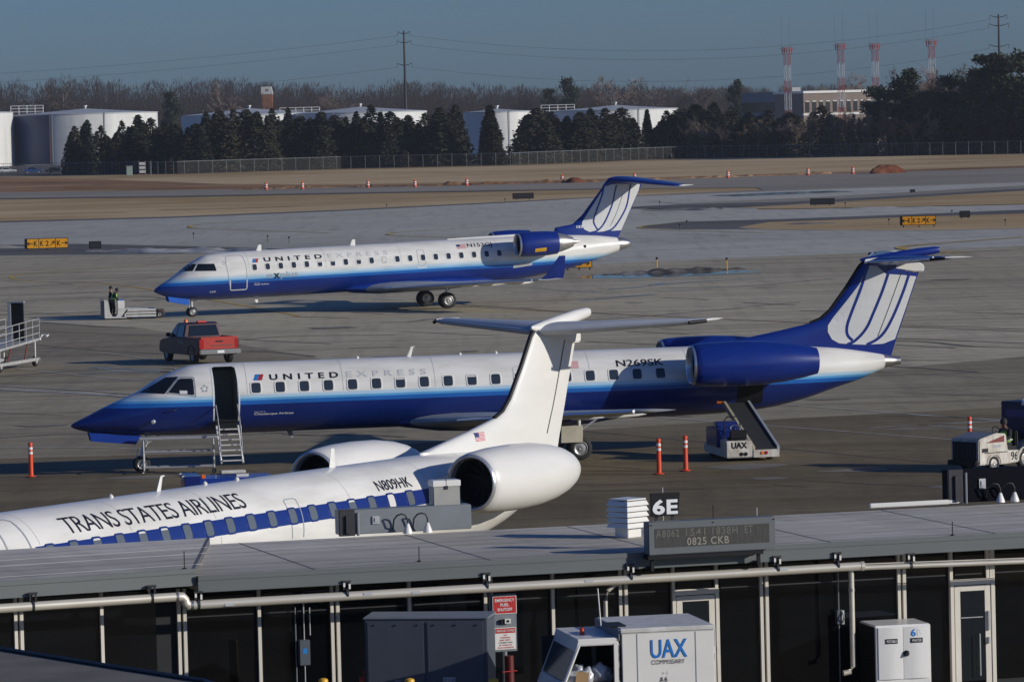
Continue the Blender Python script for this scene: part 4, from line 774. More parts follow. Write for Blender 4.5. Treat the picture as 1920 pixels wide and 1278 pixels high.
for yy, m_ in ((.9, M_SEAMW), (1.9, M_SEAM), (2.9, M_SEAMW), (4.0, M_SEAMW), (5.0, M_SEAM)):
    q = MB(); q.bx((-6.1, yy, ZR + 0.118), (.15 + yy * .4, yy + .022, ZR + 0.123)); obj('roof_seam', q, m_, wing_b)
first = None
for u, pair in ((34, 1), (190, 0)):
    x = onl(u, 1190, YW)[0]
    for dx in ((-.055, .055) if pair else (0,)):
        q = MB(); q.bx((-.03, YW - .07, .0), (.03, YW + .02, ZR - .2)); obj('mullion', q, M_MULL, wing_b, loc=(x + dx, 0, 0))
x0_, x1_ = onl(34, 1190, YW)[0], onl(190, 1190, YW)[0]
for a, b in ((-6.1, x0_ - .1), (x0_ + .1, x1_ - .04), (x1_ + .04, -.35)):
    q = MB(); q.bx((a, YW, .3), (b, YW + .02, ZR - .2)); obj('window_pane', q, M_WALLGLASS, wing_b)
# overhead pipe along the eaves
pipe = thing('overhead_pipe', 'thick silver pipe clamped under the eaves along the whole window wall', 'pipe', (BA.x, BA.y, 0), BETA)
PY = -.05
def loc_(P): P = Vector(P) - Vector((BA.x, BA.y, 0)); return Vector((P.dot(BE), P.dot(BN), P.z))
a0, z0 = on(350, 1134.5, PY); a1, z1 = on(1618, 1060.5, PY)
q = MB(); q.tube([(a0 + 12.0 * k / 12 * (a1 - a0) / 12.0, PY, z0 + (z1 - z0) * k / 12) for k in range(13)], .082, 16); obj('pipe_run', q, M_PIPE, pipe, smooth=50)
lx0, lz0 = onl(-130, 1148.5, -.1); lx1, lz1 = onl(335, 1118, -.1)
fw = lambda x, z: loc_(Vector((LA.x, LA.y, z)) + Vector((math.cos(LB_), math.sin(LB_), 0)) * x - Vector((-math.sin(LB_), math.cos(LB_), 0)) * .1)
q = MB(); q.tube([fw(lx0 + (lx1 - lx0) * k / 6, lz0 + (lz1 - lz0) * k / 6) for k in range(7)], .082, 16); obj('pipe_run', q, M_PIPE, pipe, smooth=50)
pa, pb = fw(lx1 - .05, lz1), Vector((a0 + .05, PY, z0)); q = MB(); q.tube([pa, pa + Vector((.12, .0, -.01)), (pa + pb) / 2 + Vector((.03, 0, .03)), pb + Vector((-.06, 0, .03)), pb], .088, 16); obj('pipe_elbow', q, M_PIPE, pipe, smooth=50)
for t_ in (fw(lx1 - .03, lz1), Vector((a0 + .1, PY, z0))):
    q = MB(); q.tube([t_ + Vector((-.02, 0, 0)), t_ + Vector((.02, 0, 0))], .092, 16); obj('pipe_band', q, M_METAL, pipe, smooth=40)
q = MB(); q.tube([(a1 - .05, PY, z1), (a1 + .015, PY, z1)], .09, 16); obj('pipe_cap', q, M_PIPE, pipe, smooth=40)
b1, y1_ = on(1920, 1052, PY); q = MB(); q.tube([(a1, PY, z1 - .03), (b1, PY, y1_), (b1 + 6, PY, y1_)], .048, 12); obj('thin_pipe', q, M_PIPE, pipe, smooth=50)
q = MB(); q.tube([(a1, PY + .03, z1 + .035), (b1, PY + .03, y1_ + .06), (b1 + 6, PY + .03, y1_ + .06)], .012, 8); obj('thin_pipe', q, M_PIPE, pipe, smooth=50)
for u, v in ((650, 1112), (912, 1097), (1182, 1081), (1457, 1065), (1570, 1058), (372, 1132), (1708, 1060)):
    a, z = on(u, v, PY); q = MB(); r = .096 if u < 1600 else .06
    q.tube([(a - .02, PY, z), (a + .02, PY, z)], r, 14); q.box((a - .05, PY + .0, z + .15), (.03, .05, .17)); q.box((a + .05, PY + .0, z + .15), (.03, .05, .17)); q.box((a, PY, z + .22), (.16, .07, .03)); obj('pipe_clamp', q, M_DARKMETAL, pipe)
    q = MB(); q.box((a - .05, PY - .03, z + .16), (.035, .02, .07)); q.box((a + .05, PY - .03, z + .13), (.035, .02, .09)); obj('clamp_bolt', q, M_WHITE, pipe)
for u, v in ((62, 1135), (285, 1121)):
    x, z = onl(u, v, -.1); c = fw(x, z); q = MB(); q.tube([c + Vector((-.02, 0, 0)), c + Vector((.02, 0, 0))], .096, 14); q.box(c + Vector((-.05, 0, .15)), (.03, .05, .17)); q.box(c + Vector((.05, 0, .15)), (.03, .05, .17)); q.box(c + Vector((0, 0, .22)), (.16, .07, .03)); obj('pipe_clamp', q, M_DARKMETAL, pipe)
for u, v in ((780, 1110), (1105, 1089), (430, 1133), (690, 1113), (1470, 1066)):
    a, z = on(u, v, PY - .084); q = MB(); q.box((a, PY - .084, z), (.16, .006, .05)); obj('pipe_label', q, M_TAILGREY, pipe)
ad, zd = on(1596, 1075, .05); ae, ze = on(1601, 1255, .05)
q = MB(); q.tube([(ad, .05, z1 - .05), (ad, .05, 2.3), (ad, .05, ze + .06), (ad - .06, .05, ze - .03), (ad - .2, .05, ze - .05)], .052, 12); obj('downpipe', q, M_PIPE, pipe, smooth=50)
q = MB(); q.tube([(ad, .05, 2.22), (ad, .05, 2.28)], .062, 12); obj('pipe_band', q, M_METAL, pipe)
ag, zg = on(1136, 1165, .1); ah, zh = on(1168, 1093, .1)
q = MB(); q.tube([(ah, .1, zh + .02), (ah - .15, .1, zh - .01), (ag + .05, .1, zh - .12), (ag, .1, zh - .3), (ag, .1, zg), (ag, .1, .4)], .042, 12); obj('gooseneck_pipe', q, M_PIPE, pipe, smooth=50)
# rooftop: gate sign, message board, louvred vent
def roofthing(name, label, cat, u, v, z=ZR, group=None):
    a, b = rf(u, v, z); P = Vector((BA.x, BA.y, 0)) + BE * a + BN * b; return thing(name, label, cat, (P.x, P.y, z), BETA, group), a, b
YB = -.32
bx0, bz0 = on(1217, 1042, YB); bx1, bz1 = on(1453, 965, YB); _, bzt = on(1217, 982, YB); _, bzr = on(1453, 1027, YB)
bz0, bz1 = (bz0 + bzr) / 2, (bzt + bz1) / 2
board = thing('message_board', 'grey dot matrix message board on the roof edge showing two lines of characters', 'sign', (BA.x + BE.x * bx0, BA.y + BE.y * bx0, 0), BETA)
Lb = bx1 - bx0; H_ = bz1 - bz0
q = MB(); q.bx((0, YB, bz0), (Lb, YB + .3, bz1)); obj('housing', q, mat('slate_housing_paint', (.125, .14, .148), .5, noise=.12, scale=2), board, bevel=.012)
q = MB(); q.bx((.12, YB - .006, bz0 + .13), (Lb - .12, YB - .001, bz1 - .12)); obj('display', q, mat('grey_display_face', (0.075, 0.072, 0.066), 0.4, noise=0.45, scale=9, stretch=(3, 1, .4)), board)
q = MB()
for z in (bz0 - .03,): q.bx((-.02, YB - .02, z - .05), (Lb - .25, YB + .28, z + .02))
for x in (.05, Lb * .86): q.bx((x, YB + .05, bz0 - .3), (x + .06, YB + .11, bz0)); q.bx((x, YB + .1, bz0 - .3), (x + .06, .3, bz0 - .22))
obj('bracket', q, M_BLACK, board)
M_PIX = mat('pale_display_dots', (0.27, 0.255, 0.21), 0.6); M_PIXD = mat('dim_display_dots', (0.125, 0.12, 0.105), 0.6)
def dots(s, x0, x1, z0, z1, m):
    sign_text('lettering', s, m, board, (x0, YB - .010, z0), (x1 - x0, 0, 0), (0, 0, z1 - z0), .012, 1.15)
hz_ = (H_ - .25)
[dots(w_, Lb * f0, Lb * f1, bz0 + .13 + hz_ * .54, bz0 + .13 + hz_ * .94, M_PIXD) for w_, f0, f1 in (('A8062', .055, .24), ('1541', .29, .445), ('1838H', .50, .70), ('ET', .755, .82))]; dots('0825 CKB', Lb * .30, Lb * .63, bz0 + .13 + hz_ * .06, bz0 + .13 + hz_ * .46, M_PIX)
for x in (.03, Lb * .5, Lb - .05): q = MB(); q.box((x + .02, YB - .004, bz1 - .05), (.035, .008, .02)); obj('latch', q, M_BLACK, board)
YS = .5
gx0, gz0 = on(1221, 969, YS); gx1, gz1 = on(1275, 922, YS)
gate = thing('gate_sign', 'square black sign with large white 6E standing on the roof', 'sign', (BA.x + BE.x * gx0 + BN.x * YS, BA.y + BE.y * gx0 + BN.y * YS, 0), BETA)
gw, gh = gx1 - gx0, gz1 - gz0
q = MB(); q.prism([(0, gz0), (gw - .04, gz0 + .02), (gw, gz1), (0, gz1)], 0, .06); obj('panel', q, M_BLACK, gate, bevel=.006)
sign_text('lettering', '6', mat('bright_white_lettering', (0.82, 0.83, 0.84), 0.4), gate, (gw * .05, -.006, gz0 + .04), (gw * .42, 0, 0), (0, 0, gh * .64), .035); sign_text('lettering', 'E', bpy.data.materials['bright_white_lettering'], gate, (gw * .53, -.006, gz0 + .04), (gw * .38, 0, 0), (0, 0, gh * .62), .035)
q = MB()
for x in (.1, gw - .16): q.bx((x, .06, ZR - 0.01), (x + .05, .11, gz0 + .3))
obj('post', q, M_DARKMETAL, gate)
vent, va, vb = roofthing('roof_vent', 'white louvred roof vent left of the black 6E sign', 'vent', 1178, 1006)
vent.rotation_euler = (0, 0, rad(-47))
q = MB(); q.bx((-.18, -.18, 0), (.18, .18, .2)); obj('base', q, M_WHITE, vent, bevel=.01)
for k in range(5):
    z = .19 + k * .105; q = MB(); q.loft([[(-.285, -.285, z), (.285, -.285, z), (.285, .285, z), (-.285, .285, z)], [(-.285, -.285, z + .012), (.285, -.285, z + .012), (.285, .285, z + .012), (-.285, .285, z + .012)], [(-.255, -.255, z + .085), (.255, -.255, z + .085), (.255, .255, z + .085), (-.255, .255, z + .085)]]); obj('louvre', q, M_WHITE, vent)
q = MB(); q.bx((-.25, -.25, .715), (.25, .25, .74)); obj('cap', q, M_WHITE, vent)
# screen boxes on the far roof edge with gooseneck lamps
def screen_box(u0, u1, v, label, h, m, lamps, seed):
    t, a, b = roofthing('roof_screen_box', label, 'cabinet', u0, v); a2, _ = rf(u1, v - (u1 - u0) * .06, ZR); L = a2 - a
    q = MB(); q.bx((0, .0, .02), (L, .35, h)); obj('casing', q, m, t, bevel=.012)
    q = MB(); q.bx((-.02, -.06, 0), (.30, 0, h + .02)); q.bx((.10, -.11, .05), (.20, -.06, h - .1)); obj('end_box', q, M_DARKMETAL, t, bevel=.01)
    q = MB(); q.tube([(.36, -.05, 0), (.36, -.05, h - .05)], .03, 8); obj('conduit', q, M_GREY, t)
    q = MB(); q.bx((.66, -.03, h * .42), (.80, 0, h * .72)); q.bx((.70, -.05, h * .5), (.78, -.03, h * .66)); obj('outlet_box', q, M_ALU, t)
    return t, L
def lamp(t, x, h, label, base_z):
    P = t.matrix_world if False else None
    o = thing('gooseneck_lamp', label, 'lamp', (0, 0, 0), BETA, 'gooseneck lamps on the roof'); P = Vector(t.location) + BE * x - BN * .22; o.location = (P.x, P.y, base_z)
    q = MB(); q.lathe([(0, .095), (.05, .085), (.14, .05), (.19, .03), (.20, .001)], Matrix.Rotation(rad(-90), 4, 'Y'), 16); obj('shade', q, M_WHITE, o, smooth=40)
    q = MB(); q.tube([(0, 0, .18), (0, 0, .28), (-.04, 0, .36), (-.12, 0, .385), (-.2, .02, .36), (-.25, .08, .28), (-.26, .12, .15), (-.24, .2, .08)], .016, 8); obj('arm', q, M_DARKMETAL, o, smooth=50)
    return o
sb1, L1 = screen_box(637, 878, 1005, 'long grey box on the far roof edge before the white jet', .50, M_GREY, 2, 1)
lamp(sb1, rf(760, 999, ZR)[0] - rf(637, 1005, ZR)[0], .5, 'left of two gooseneck lamps before the long grey box', ZR + 0.01); lamp(sb1, rf(797, 997, ZR)[0] - rf(637, 1005, ZR)[0], .5, 'right of two gooseneck lamps before the long grey box, next to the beige cabinet', ZR + 0.01)
M_BLUEBLACK = mat('blue_black_casing', (0.0025, 0.003, 0.007), 0.8, spec=0.1)  # near-black blue tone of the tall casing
sb2, L2 = screen_box(1779, 2080, 945, 'tall blue black box on the far roof edge at the right border', .68, M_BLUEBLACK, 2, 2)
lamp(sb2, rf(1887, 944, ZR)[0] - rf(1779, 945, ZR)[0], .5, 'gooseneck lamp before the blue black box, the one farther from the picture edge', ZR + 0.01); lamp(sb2, rf(1916, 943, ZR)[0] - rf(1779, 945, ZR)[0], .5, 'gooseneck lamp before the blue black box, nearest the right picture edge', ZR + 0.01)
cbt, ca_, cb_ = roofthing('roof_cabinet', 'beige cabinet with white top on a short post at the far roof edge', 'cabinet', 862, 991)
q = MB(); q.box((0, 0, .18), (.10, .12, .36)); q.box((-.05, 0, .3), (.34, .10, .06)); obj('post', q, M_GREY, cbt)
q = MB(); q.bx((-.56, -.16, .30), (-.02, .18, .86)); obj('casing', q, M_BEIGE, cbt, bevel=.012)
q = MB(); q.bx((-.575, -.175, .86), (-.005, .195, .98)); obj('lid', q, M_WHITE, cbt, bevel=.01)
q = MB(); q.box((-.3, -.17, .84), (.07, .02, .07)); q.tube([(-.30, -.17, .85), (-.30, -.17, 1.1)], .008, 5); obj('latch', q, M_DARKMETAL, cbt)
bm_, _, _ = roofthing('white_beam', 'long white beam lying on the far roof edge at the right', 'beam', 1632, 953)
a0_, b0_ = rf(1632, 953, ZR); a1_, b1_ = rf(1797, 944, ZR)
q = MB(); q.bx((0, 0, .01), (a1_ - a0_, .08, .10)); obj('bar', q, M_WHITE, bm_, bevel=.01)
q = MB(); q.bx((.35, .02, -.0), (.45, .09, .015)); q.bx((1.2, .02, 0), (1.3, .09, .015)); obj('support', q, M_DARKMETAL, bm_)
for i, (u, v, h, lb) in enumerate(((346, 1066, .32, 'thin dark lightning rod at the step in the roof edge'), (786, 1052, .28, 'thin dark lightning rod on the middle of the front roof edge'), (1244, 985, .75, 'thin pale lightning rod rising behind the 6E sign'), (1420, 1000, .50, 'thin pale lightning rod above the right part of the message board'), (1338, 1000, .55, 'thin dark lightning rod above the middle of the message board'), (1786, 1003, .26, 'thin dark lightning rod on the roof edge farthest right'))):
    t, a, b = roofthing('lightning_rod', lb, 'rod', u, v, ZR if u > 360 else ZR + 0.12, 'lightning rods on the flat roof'); q = MB(); q.tube([(0, 0, 0), (0, 0, h)], .009, 6); q.tube([(0, 0, 0), (0, 0, .02)], .04, 8); obj('rod', q, M_ALU if 'pale' in lb else M_BLACK, t)
# lower roof in the near left corner
c0, c1, c2 = at(-400, 1195, 2.6), at(0, 1218, 2.6), at(385, 1279, 2.6); c3 = at(800, 1420, 2.6); c4 = at(-600, 1500, 2.6)
lr = thing('canopy_roof', 'dark grey lower canopy roof in the near left corner', 'roof', (c1.x, c1.y, 0)); k_ = Vector((c1.x, c1.y, 0))
top = [p - k_ for p in (c0, c1, at(200, 1250, 2.6), c2, c3, c4)]; q = MB(); n_ = len(top); q.add(top + [p - Vector((0, 0, .25)) for p in top], [tuple(range(n_)), tuple(reversed(range(n_, 2 * n_)))] + [(i, (i + 1) % n_, n_ + (i + 1) % n_, n_ + i) for i in range(n_)]); obj('roof', q, mat('dark_roof_felt', (0.20, 0.19, 0.17), 0.85, spec=0.1, noise=0.35, scale=0.8), lr)
q = MB(); q.tube([p + Vector((0, 0, .03)) for p in top[:5]], .035, 8); obj('edge_pipe', q, M_DARKMETAL, lr)
# yard ground equipment
def yard(name, label, cat, u, v, z, group=None, turn=0.0):
    P = at(u, v, z); return thing(name, label, cat, (P.x, P.y, 0), BETA + turn, group), z
cx0 = at(683, 1160, 2.40); cx1 = at(912, 1160 - 229 * .005, 2.40)
gc = thing('transformer_cabinet', 'large blue grey two door cabinet in front of the dark window wall', 'cabinet', (cx0.x, cx0.y, 0), math.atan2(cx1.y - cx0.y, cx1.x - cx0.x)); Lc = (cx1 - cx0).length
q = MB(); q.bx((0, 0, .1), (Lc, .75, 2.40)); obj('body', q, M_CAB, gc, bevel=.015)
q = MB(); q.add([(-.02, -.02, 2.40), (Lc + .02, -.02, 2.40), (Lc + .02, .77, 2.40), (-.02, .77, 2.40), (-.02, -.02, 2.42), (Lc + .02, -.02, 2.42), (Lc + .02, .77, 2.45), (-.02, .77, 2.45)], [(3, 2, 1, 0), (4, 5, 6, 7), (0, 1, 5, 4), (1, 2, 6, 5), (2, 3, 7, 6), (3, 0, 4, 7)]); obj('lid', q, M_GREY, gc)
for a, b in ((.05, Lc * .5 - .03), (Lc * .5 + .03, Lc - .06)):
    q = MB(); q.bx((a, -.025, .15), (b, .0, 2.35)); d = obj('door', q, M_CAB, gc, bevel=.008)
    for k in range(3): s_ = MB(); s_.box((a + .12 + (b - a - .24) * k / 2, -.03, 2.29), (.025, .012, .025)); obj('bolt', s_, M_BLACK, d)
q = MB(); q.bx((Lc * .5 + .30, -.03, 1.25), (Lc * .5 + .52, -.026, 1.37)); pl = obj('plate', q, M_TAILGREY, gc); sign_text('lettering', 'PC 5 UE', M_DARKMETAL, pl, (Lc * .5 + .315, -.033, 1.28), (.19, 0, 0), (0, 0, .06))
q = MB(); q.bx((Lc * .22, -.0265, 1.26), (Lc * .37, -.0255, 1.275)); q.bx((Lc * .24, -.0265, 1.30), (Lc * .29, -.0255, 1.312)); obj('scratch', q, M_TAILGREY, gc)
q = MB(); q.box((-.10, .15, 1.3), (.09, .1, .12)); q.tube([(-.08, .15, 1.36), (-.05, .15, 1.48)], .015, 6); q.box((-.02, .15, 1.25), (.03, .05, .2)); obj('side_valve', q, M_RED, gc)
# fuel shutoff post
fx0, fz0 = on(926, 1222, .15); fx1, fz1 = on(968, 1112, .15)
fs = thing('sign_post', 'grey post board with red emergency sign above a white notice', 'sign', (BA.x + BE.x * fx0 + BN.x * .15, BA.y + BE.y * fx0 + BN.y * .15, 0), BETA); fw_ = fx1 - fx0
q = MB(); q.bx((0, .02, fz0), (fw_, .10, fz1)); obj('board', q, M_GREY, fs, bevel=.006)
q = MB(); q.tube([(-.02, .06, fz0 - .2), (-.02, .06, fz1 + .06)], .03, 8); q.tube([(fw_ * .5, .08, 0), (fw_ * .5, .08, fz0)], .05, 8); obj('post', q, M_GREY, fs)
def plate(z0, z1, m, x0=.0, x1=None, y=.0): q = MB(); q.bx((x0, y, z0), (x1 or fw_, y + .014, z1)); return q
zr0, zr1 = fz1 - .36, fz1 - .03
p1 = obj('emergency_sign', plate(zr0, zr1, None), M_WHITE, fs); q = MB(); q.bx((.012, -.004, zr0 + .012), (fw_ - .012, .0, zr1 - .012)); obj('red_field', q, M_RED, p1)
for k, s_ in enumerate(('EMERGENCY', 'FUEL', 'SHUTOFF')):
    ww = (.34, .15, .26)[k] * fw_ / .42; sign_text('lettering', s_, M_WHITELET, p1, (fw_ / 2 - ww / 2, -.008, zr1 - .105 - k * .085), (ww, 0, 0), (0, 0, .055), .015)
zw0, zw1 = fz0 + .04, fz0 + .44
p2 = obj('parking_notice', plate(zw0, zw1, None, .03, fw_ - .03), M_WHITE, fs); q = MB(); q.bx((.04, -.004, zw1 - .10), (fw_ - .04, .0, zw1 - .012)); obj('red_field', q, M_RED, p2)
sign_text('lettering', 'VEHICLES TOWED', M_WHITELET, p2, (.055, -.008, zw1 - .075), (fw_ - .11, 0, 0), (0, 0, .04), .01)
for k, (s_, ww) in enumerate((('NO', .06), ('PARKING', .18), ('FIRE DEPT.', .22), ('CONNECTION', .26), ('BY ORDER OF', .24), ('VIRGINIA FIRE MARSHAL', .32))):
    sign_text('lettering', s_, M_RED if k not in (3,) else M_LETTER, p2, (fw_ / 2 - ww / 2, -.004, zw1 - .15 - k * .046), (ww, 0, 0), (0, 0, .028), .008)
q = MB(); q.bx((fw_ * .30, -.04, zr0 - .17), (fw_ * .46, .02, zr0 - .10)); ob = obj('alarm_box', q, M_BLACK, fs); q = MB(); q.bx((fw_ * .46, -.06, zr0 - .17), (fw_ * .70, .02, zr0 - .09)); obj('alarm_face', q, M_WHITE, ob); q = MB(); q.bx((fw_ * .52, -.064, zr0 - .152), (fw_ * .64, -.06, zr0 - .108)); obj('alarm_window', q, M_BLACK, ob)
sp_x, _ = on(955, 1250, .0); sp_ = thing('fire_standpipe', 'dark red fire valve pipe below the white notice', 'pipe', (BA.x + BE.x * sp_x, BA.y + BE.y * sp_x, 0), BETA)
q = MB(); q.tube([(0, 0, 0), (0, 0, fz0 - .06)], .09, 12); q.tube([(-.1, 0, fz0 - .6), (.16, 0, fz0 - .6)], .035, 8); obj('pipe', q, mat('dark_red_paint', (0.10, 0.008, 0.008), 0.45), sp_, smooth=40)
q = MB(); q.tube([(-.16, -.1, fz0 - .34), (.12, -.1, fz0 - .33)], .008, 6); q.tube([(.0, -.12, fz0 - .8), (-.03, -.13, fz0 - .62), (.06, -.13, fz0 - .55), (.14, -.12, fz0 - .62), (.13, -.12, fz0 - .8)], .012, 6); obj('valve_handle', q, M_FLAGRED, sp_)
# yellow bollards
for u, lb in ((606, 'yellow bollard left of the blue grey cabinet'), (768, 'yellow bollard in front of the seam of the cabinet doors'), (925, 'yellow bollard at the right end of the cabinet')):
    P = at(u, 1270, 1.5); t = thing('bollard', lb, 'bollard', (P.x, P.y, 0), 0, 'yellow bollards before the cabinet'); q = MB(); q.lathe([(0, .085), (1.46, .085), (1.48, .075), (1.495, .04), (1.5, .001)], Matrix.Rotation(rad(-90), 4, 'Y'), 18); obj('post', q, M_YELLOW, t, smooth=40)
    q = MB(); q.lathe([(0, .10), (.03, .10), (.03, .085)], Matrix.Rotation(rad(-90), 4, 'Y'), 18); obj('base_ring', q, M_DARKMETAL, t)
# steel water cabinet
YC = -.25
wx0, wz1 = on(1640, 1173, YC); wx1, _ = on(1742, 1168, YC); _, wz0 = on(1642, 1276, YC)
wc = thing('water_cabinet', 'bright steel two door water cabinet marked 6B by the right door', 'cabinet', (BA.x + BE.x * wx0 + BN.x * YC, BA.y + BE.y * wx0 + BN.y * YC, 0), BETA + rad(-4)); Lw = wx1 - wx0
q = MB(); q.bx((0, 0, wz0 - .6), (Lw, 1.0, wz1)); obj('body', q, M_STEEL, wc, bevel=.02)
q = MB(); q.bx((-.005, .002, .1), (-.002, .99, wz1 - .03)); obj('side_panel', q, M_BLACK, wc)
for a, b in ((.06, Lw * .5 - .004), (Lw * .5 + .004, Lw - .06)):
    q = MB(); N = 8; R_ = []
    for i in range(N + 1):
        x = a + (b - a) * i / N; y = -.022 - .018 * math.sin(math.pi * i / N); R_.append([(x, y, wz0 + .02), (x, y, wz1 - .04), (x, 0.0, wz1 - .04), (x, 0.0, wz0 + .02)])
    q.loft(R_); obj('door', q, M_STEEL, wc, smooth=50)
q = MB(); q.lathe([(0, .06), (.03, .055), (.05, .03), (.055, .001)], Matrix.Translation((Lw * .55, -.02, wz0 + (wz1 - wz0) * .48)) @ Matrix.Rotation(rad(-90), 4, 'Z'), 16); q.box((Lw * .55, -.075, wz0 + (wz1 - wz0) * .48), (.03, .03, .11), ry=.5); obj('lock', q, M_DARKMETAL, wc)
for s_, x in (('POTABLE', Lw * .18), ('WATER', Lw * .63)):
    q = MB(); q.bx((x, -.048, wz1 - .34), (x + .23, -.043, wz1 - .25)); pl = obj('name_plate', q, M_BLACK, wc); sign_text('lettering', s_, M_WHITELET, pl, (x + .02, -.052, wz1 - .32), (.19, 0, 0), (0, 0, .05), .01)
sign_text('lettering', '6', M_SKYBLUE, wc, (Lw * .64, -.046, wz1 - .22), (.09, 0, 0), (0, 0, .14), .02); sign_text('lettering', 'B', bpy.data.materials['bright_white_lettering'], wc, (Lw * .75, -.046, wz1 - .21), (.09, 0, 0), (0, 0, .13), .02)
# ================================================================== vehicles, ground equipment, people
# own axes of a vehicle: x forward, y to its left, z up from the ground
def vwheel(t, x, y, r, wd):
    w_ = thing_part('wheel', t); wheel(w_, (0, 0, 0), r, wd); w_.location = (x, y, r); return w_
def panel(name, pts, m, parent, thick=.012, label=None):
    """a flat sheet through 3-D corner points, with a little thickness"""
    P = [Vector(p) for p in pts]; n = (P[1] - P[0]).cross(P[2] - P[0]).normalized() * thick / 2; k = len(P)
    mb = MB(); mb.add([p + n for p in P] + [p - n for p in P], [tuple(range(k)), tuple(reversed(range(k, 2 * k)))] + [(i, k + i, k + (i + 1) % k, (i + 1) % k) for i in range(k)]); return obj(name, mb, m, parent, label)
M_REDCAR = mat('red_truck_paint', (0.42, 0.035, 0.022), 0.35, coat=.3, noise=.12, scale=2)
M_SHADEDRED = mat('shaded_red_truck_paint', (0.05, 0.008, 0.008), 0.45, coat=.15, noise=.2, scale=2)  # the truck's red darkened: shade put into the body and cab colour
M_CHROME = mat('chrome_bumper', (0.75, 0.75, 0.74), 0.16, 1.0)
M_TAIL = mat('tail_light', (0.35, 0.01, 0.01), 0.2)
# --- red pickup, seen from behind
P = at(374, 678); tr = thing('pickup_truck', 'red pickup truck with chrome rear bumper seen from behind', 'pickup truck', (P.x, P.y, 0), rad(114))
q = MB(); R_ = []
side = [(-2.55, .62), (-2.55, 1.12), (-.62, 1.14), (.95, 1.14), (1.35, 1.10), (2.2, 1.02), (2.5, .92), (2.6, .70), (2.58, .45), (2.1, .38), (-2.3, .40)]
for y in (-.95, -.90, .90, .95):
    k = .97 if abs(y) > .92 else 1.0; R_.append([(x * k, y, .42 + (z - .42) * (0.96 if abs(y) > .92 else 1)) for x, z in side])
q.loft(R_); obj('body', q, M_SHADEDRED, tr, smooth=30)
q = MB(); q.bx((-2.45, -.80, 1.145), (-.70, .80, 1.15)); obj('bed_floor', q, M_BLACK, tr)
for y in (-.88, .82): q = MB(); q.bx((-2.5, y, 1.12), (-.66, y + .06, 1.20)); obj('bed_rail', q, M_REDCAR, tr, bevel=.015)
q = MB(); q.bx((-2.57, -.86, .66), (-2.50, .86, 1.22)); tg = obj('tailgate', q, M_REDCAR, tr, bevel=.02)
q = MB(); q.bx((-2.59, -.16, .99), (-2.57, .16, 1.05)); obj('handle', q, M_BLACK, tg)
q = MB(); q.bx((-2.578, -.62, .80), (-2.574, .40, .86)); obj('dirt_streak', q, mat('grey_dirt', (.16, .06, .05), .8), tg)
cabp = [(-.66, 1.12), (-.52, 1.72), (-.25, 1.80), (.55, 1.78), (.75, 1.70), (1.40, 1.12)]
q = MB(); R_ = []
for y, k in ((-.92, 0), (-.74, .98), (.74, .98), (.92, 0)):
    R_.append([(x, (math.copysign(.92 - (z - 1.12) * .28, y) if abs(y) > .8 else y * (1 - (z - 1.12) * .15)), z - (.0 if k else .02)) for x, z in cabp])
q.loft(R_); obj('cab', q, M_SHADEDRED, tr, smooth=35)
panel('rear_window', [(-.655, -.72, 1.20), (-.655, .72, 1.20), (-.545, .62, 1.68), (-.545, -.62, 1.68)], M_GLASS, tr, .02)
panel('windscreen', [(1.36, -.76, 1.18), (1.36, .76, 1.18), (.80, .64, 1.68), (.80, -.64, 1.68)], M_GLASS, tr, .03)
for s in (-1, 1):
    panel('side_window', [(-.48, s * .905, 1.18), (.30, s * .905, 1.18), (.30, s * .775, 1.66), (-.38, s * .775, 1.66)], M_GLASS, tr, .03)
    panel('side_window', [(.38, s * .905, 1.18), (1.18, s * .905, 1.18), (.72, s * .775, 1.66), (.38, s * .775, 1.66)], M_GLASS, tr, .03)
    q = MB(); q.box((1.10, s * 1.03, 1.24), (.10, .20, .18)); obj('mirror', q, M_BLACK, tr, bevel=.02)
    q = MB(); q.bx((-2.58, s * .80 - .07, .72), (-2.54, s * .80 + .13 * (s > 0) + .07 * (s < 0), 1.12)); obj('tail_light', q, M_TAIL, tr)
    for x in (-1.55, 1.75): vwheel(tr, x, s * .80, .37, .24)
    q = MB(); q.tube([(-1.55 - .44 * math.cos(a), s * .952, .40 + .44 * math.sin(a)) for a in [math.pi * k / 8 for k in range(9)]], .02, 6); obj('wheel_arch', q, M_BLACK, tr)
q = MB(); q.bx((-2.74, -.95, .46), (-2.58, .95, .66)); obj('rear_bumper', q, M_CHROME, tr, bevel=.03); q = MB(); q.bx((-2.755, -.16, .50), (-2.742, .16, .62)); obj('number_plate', q, M_WHITELET, tr)
q = MB(); q.bx((2.5, -.92, .42), (2.7, .92, .62)); obj('front_bumper', q, M_CHROME, tr, bevel=.03)
q = MB(); q.lathe([(0, .09), (.10, .085), (.15, .04), (.16, .001)], Matrix.Translation((.1, .55, 1.79)) @ Matrix.Rotation(rad(-90), 4, 'Y'), 12); obj('amber_beacon', q, M_AMBER, tr, smooth=40)
q = MB(); q.bx((-.35, -.25, 1.79), (-.15, .15, 1.86)); obj('light_bar', q, M_FLAGRED, tr)
sign_text('lettering', 'TV-31', M_OUTLINE, tr, (.08, .957, .84), (-.62, 0, 0), (0, 0, .18), .01)
tr.scale = (1.06, 1.06, 1.04)
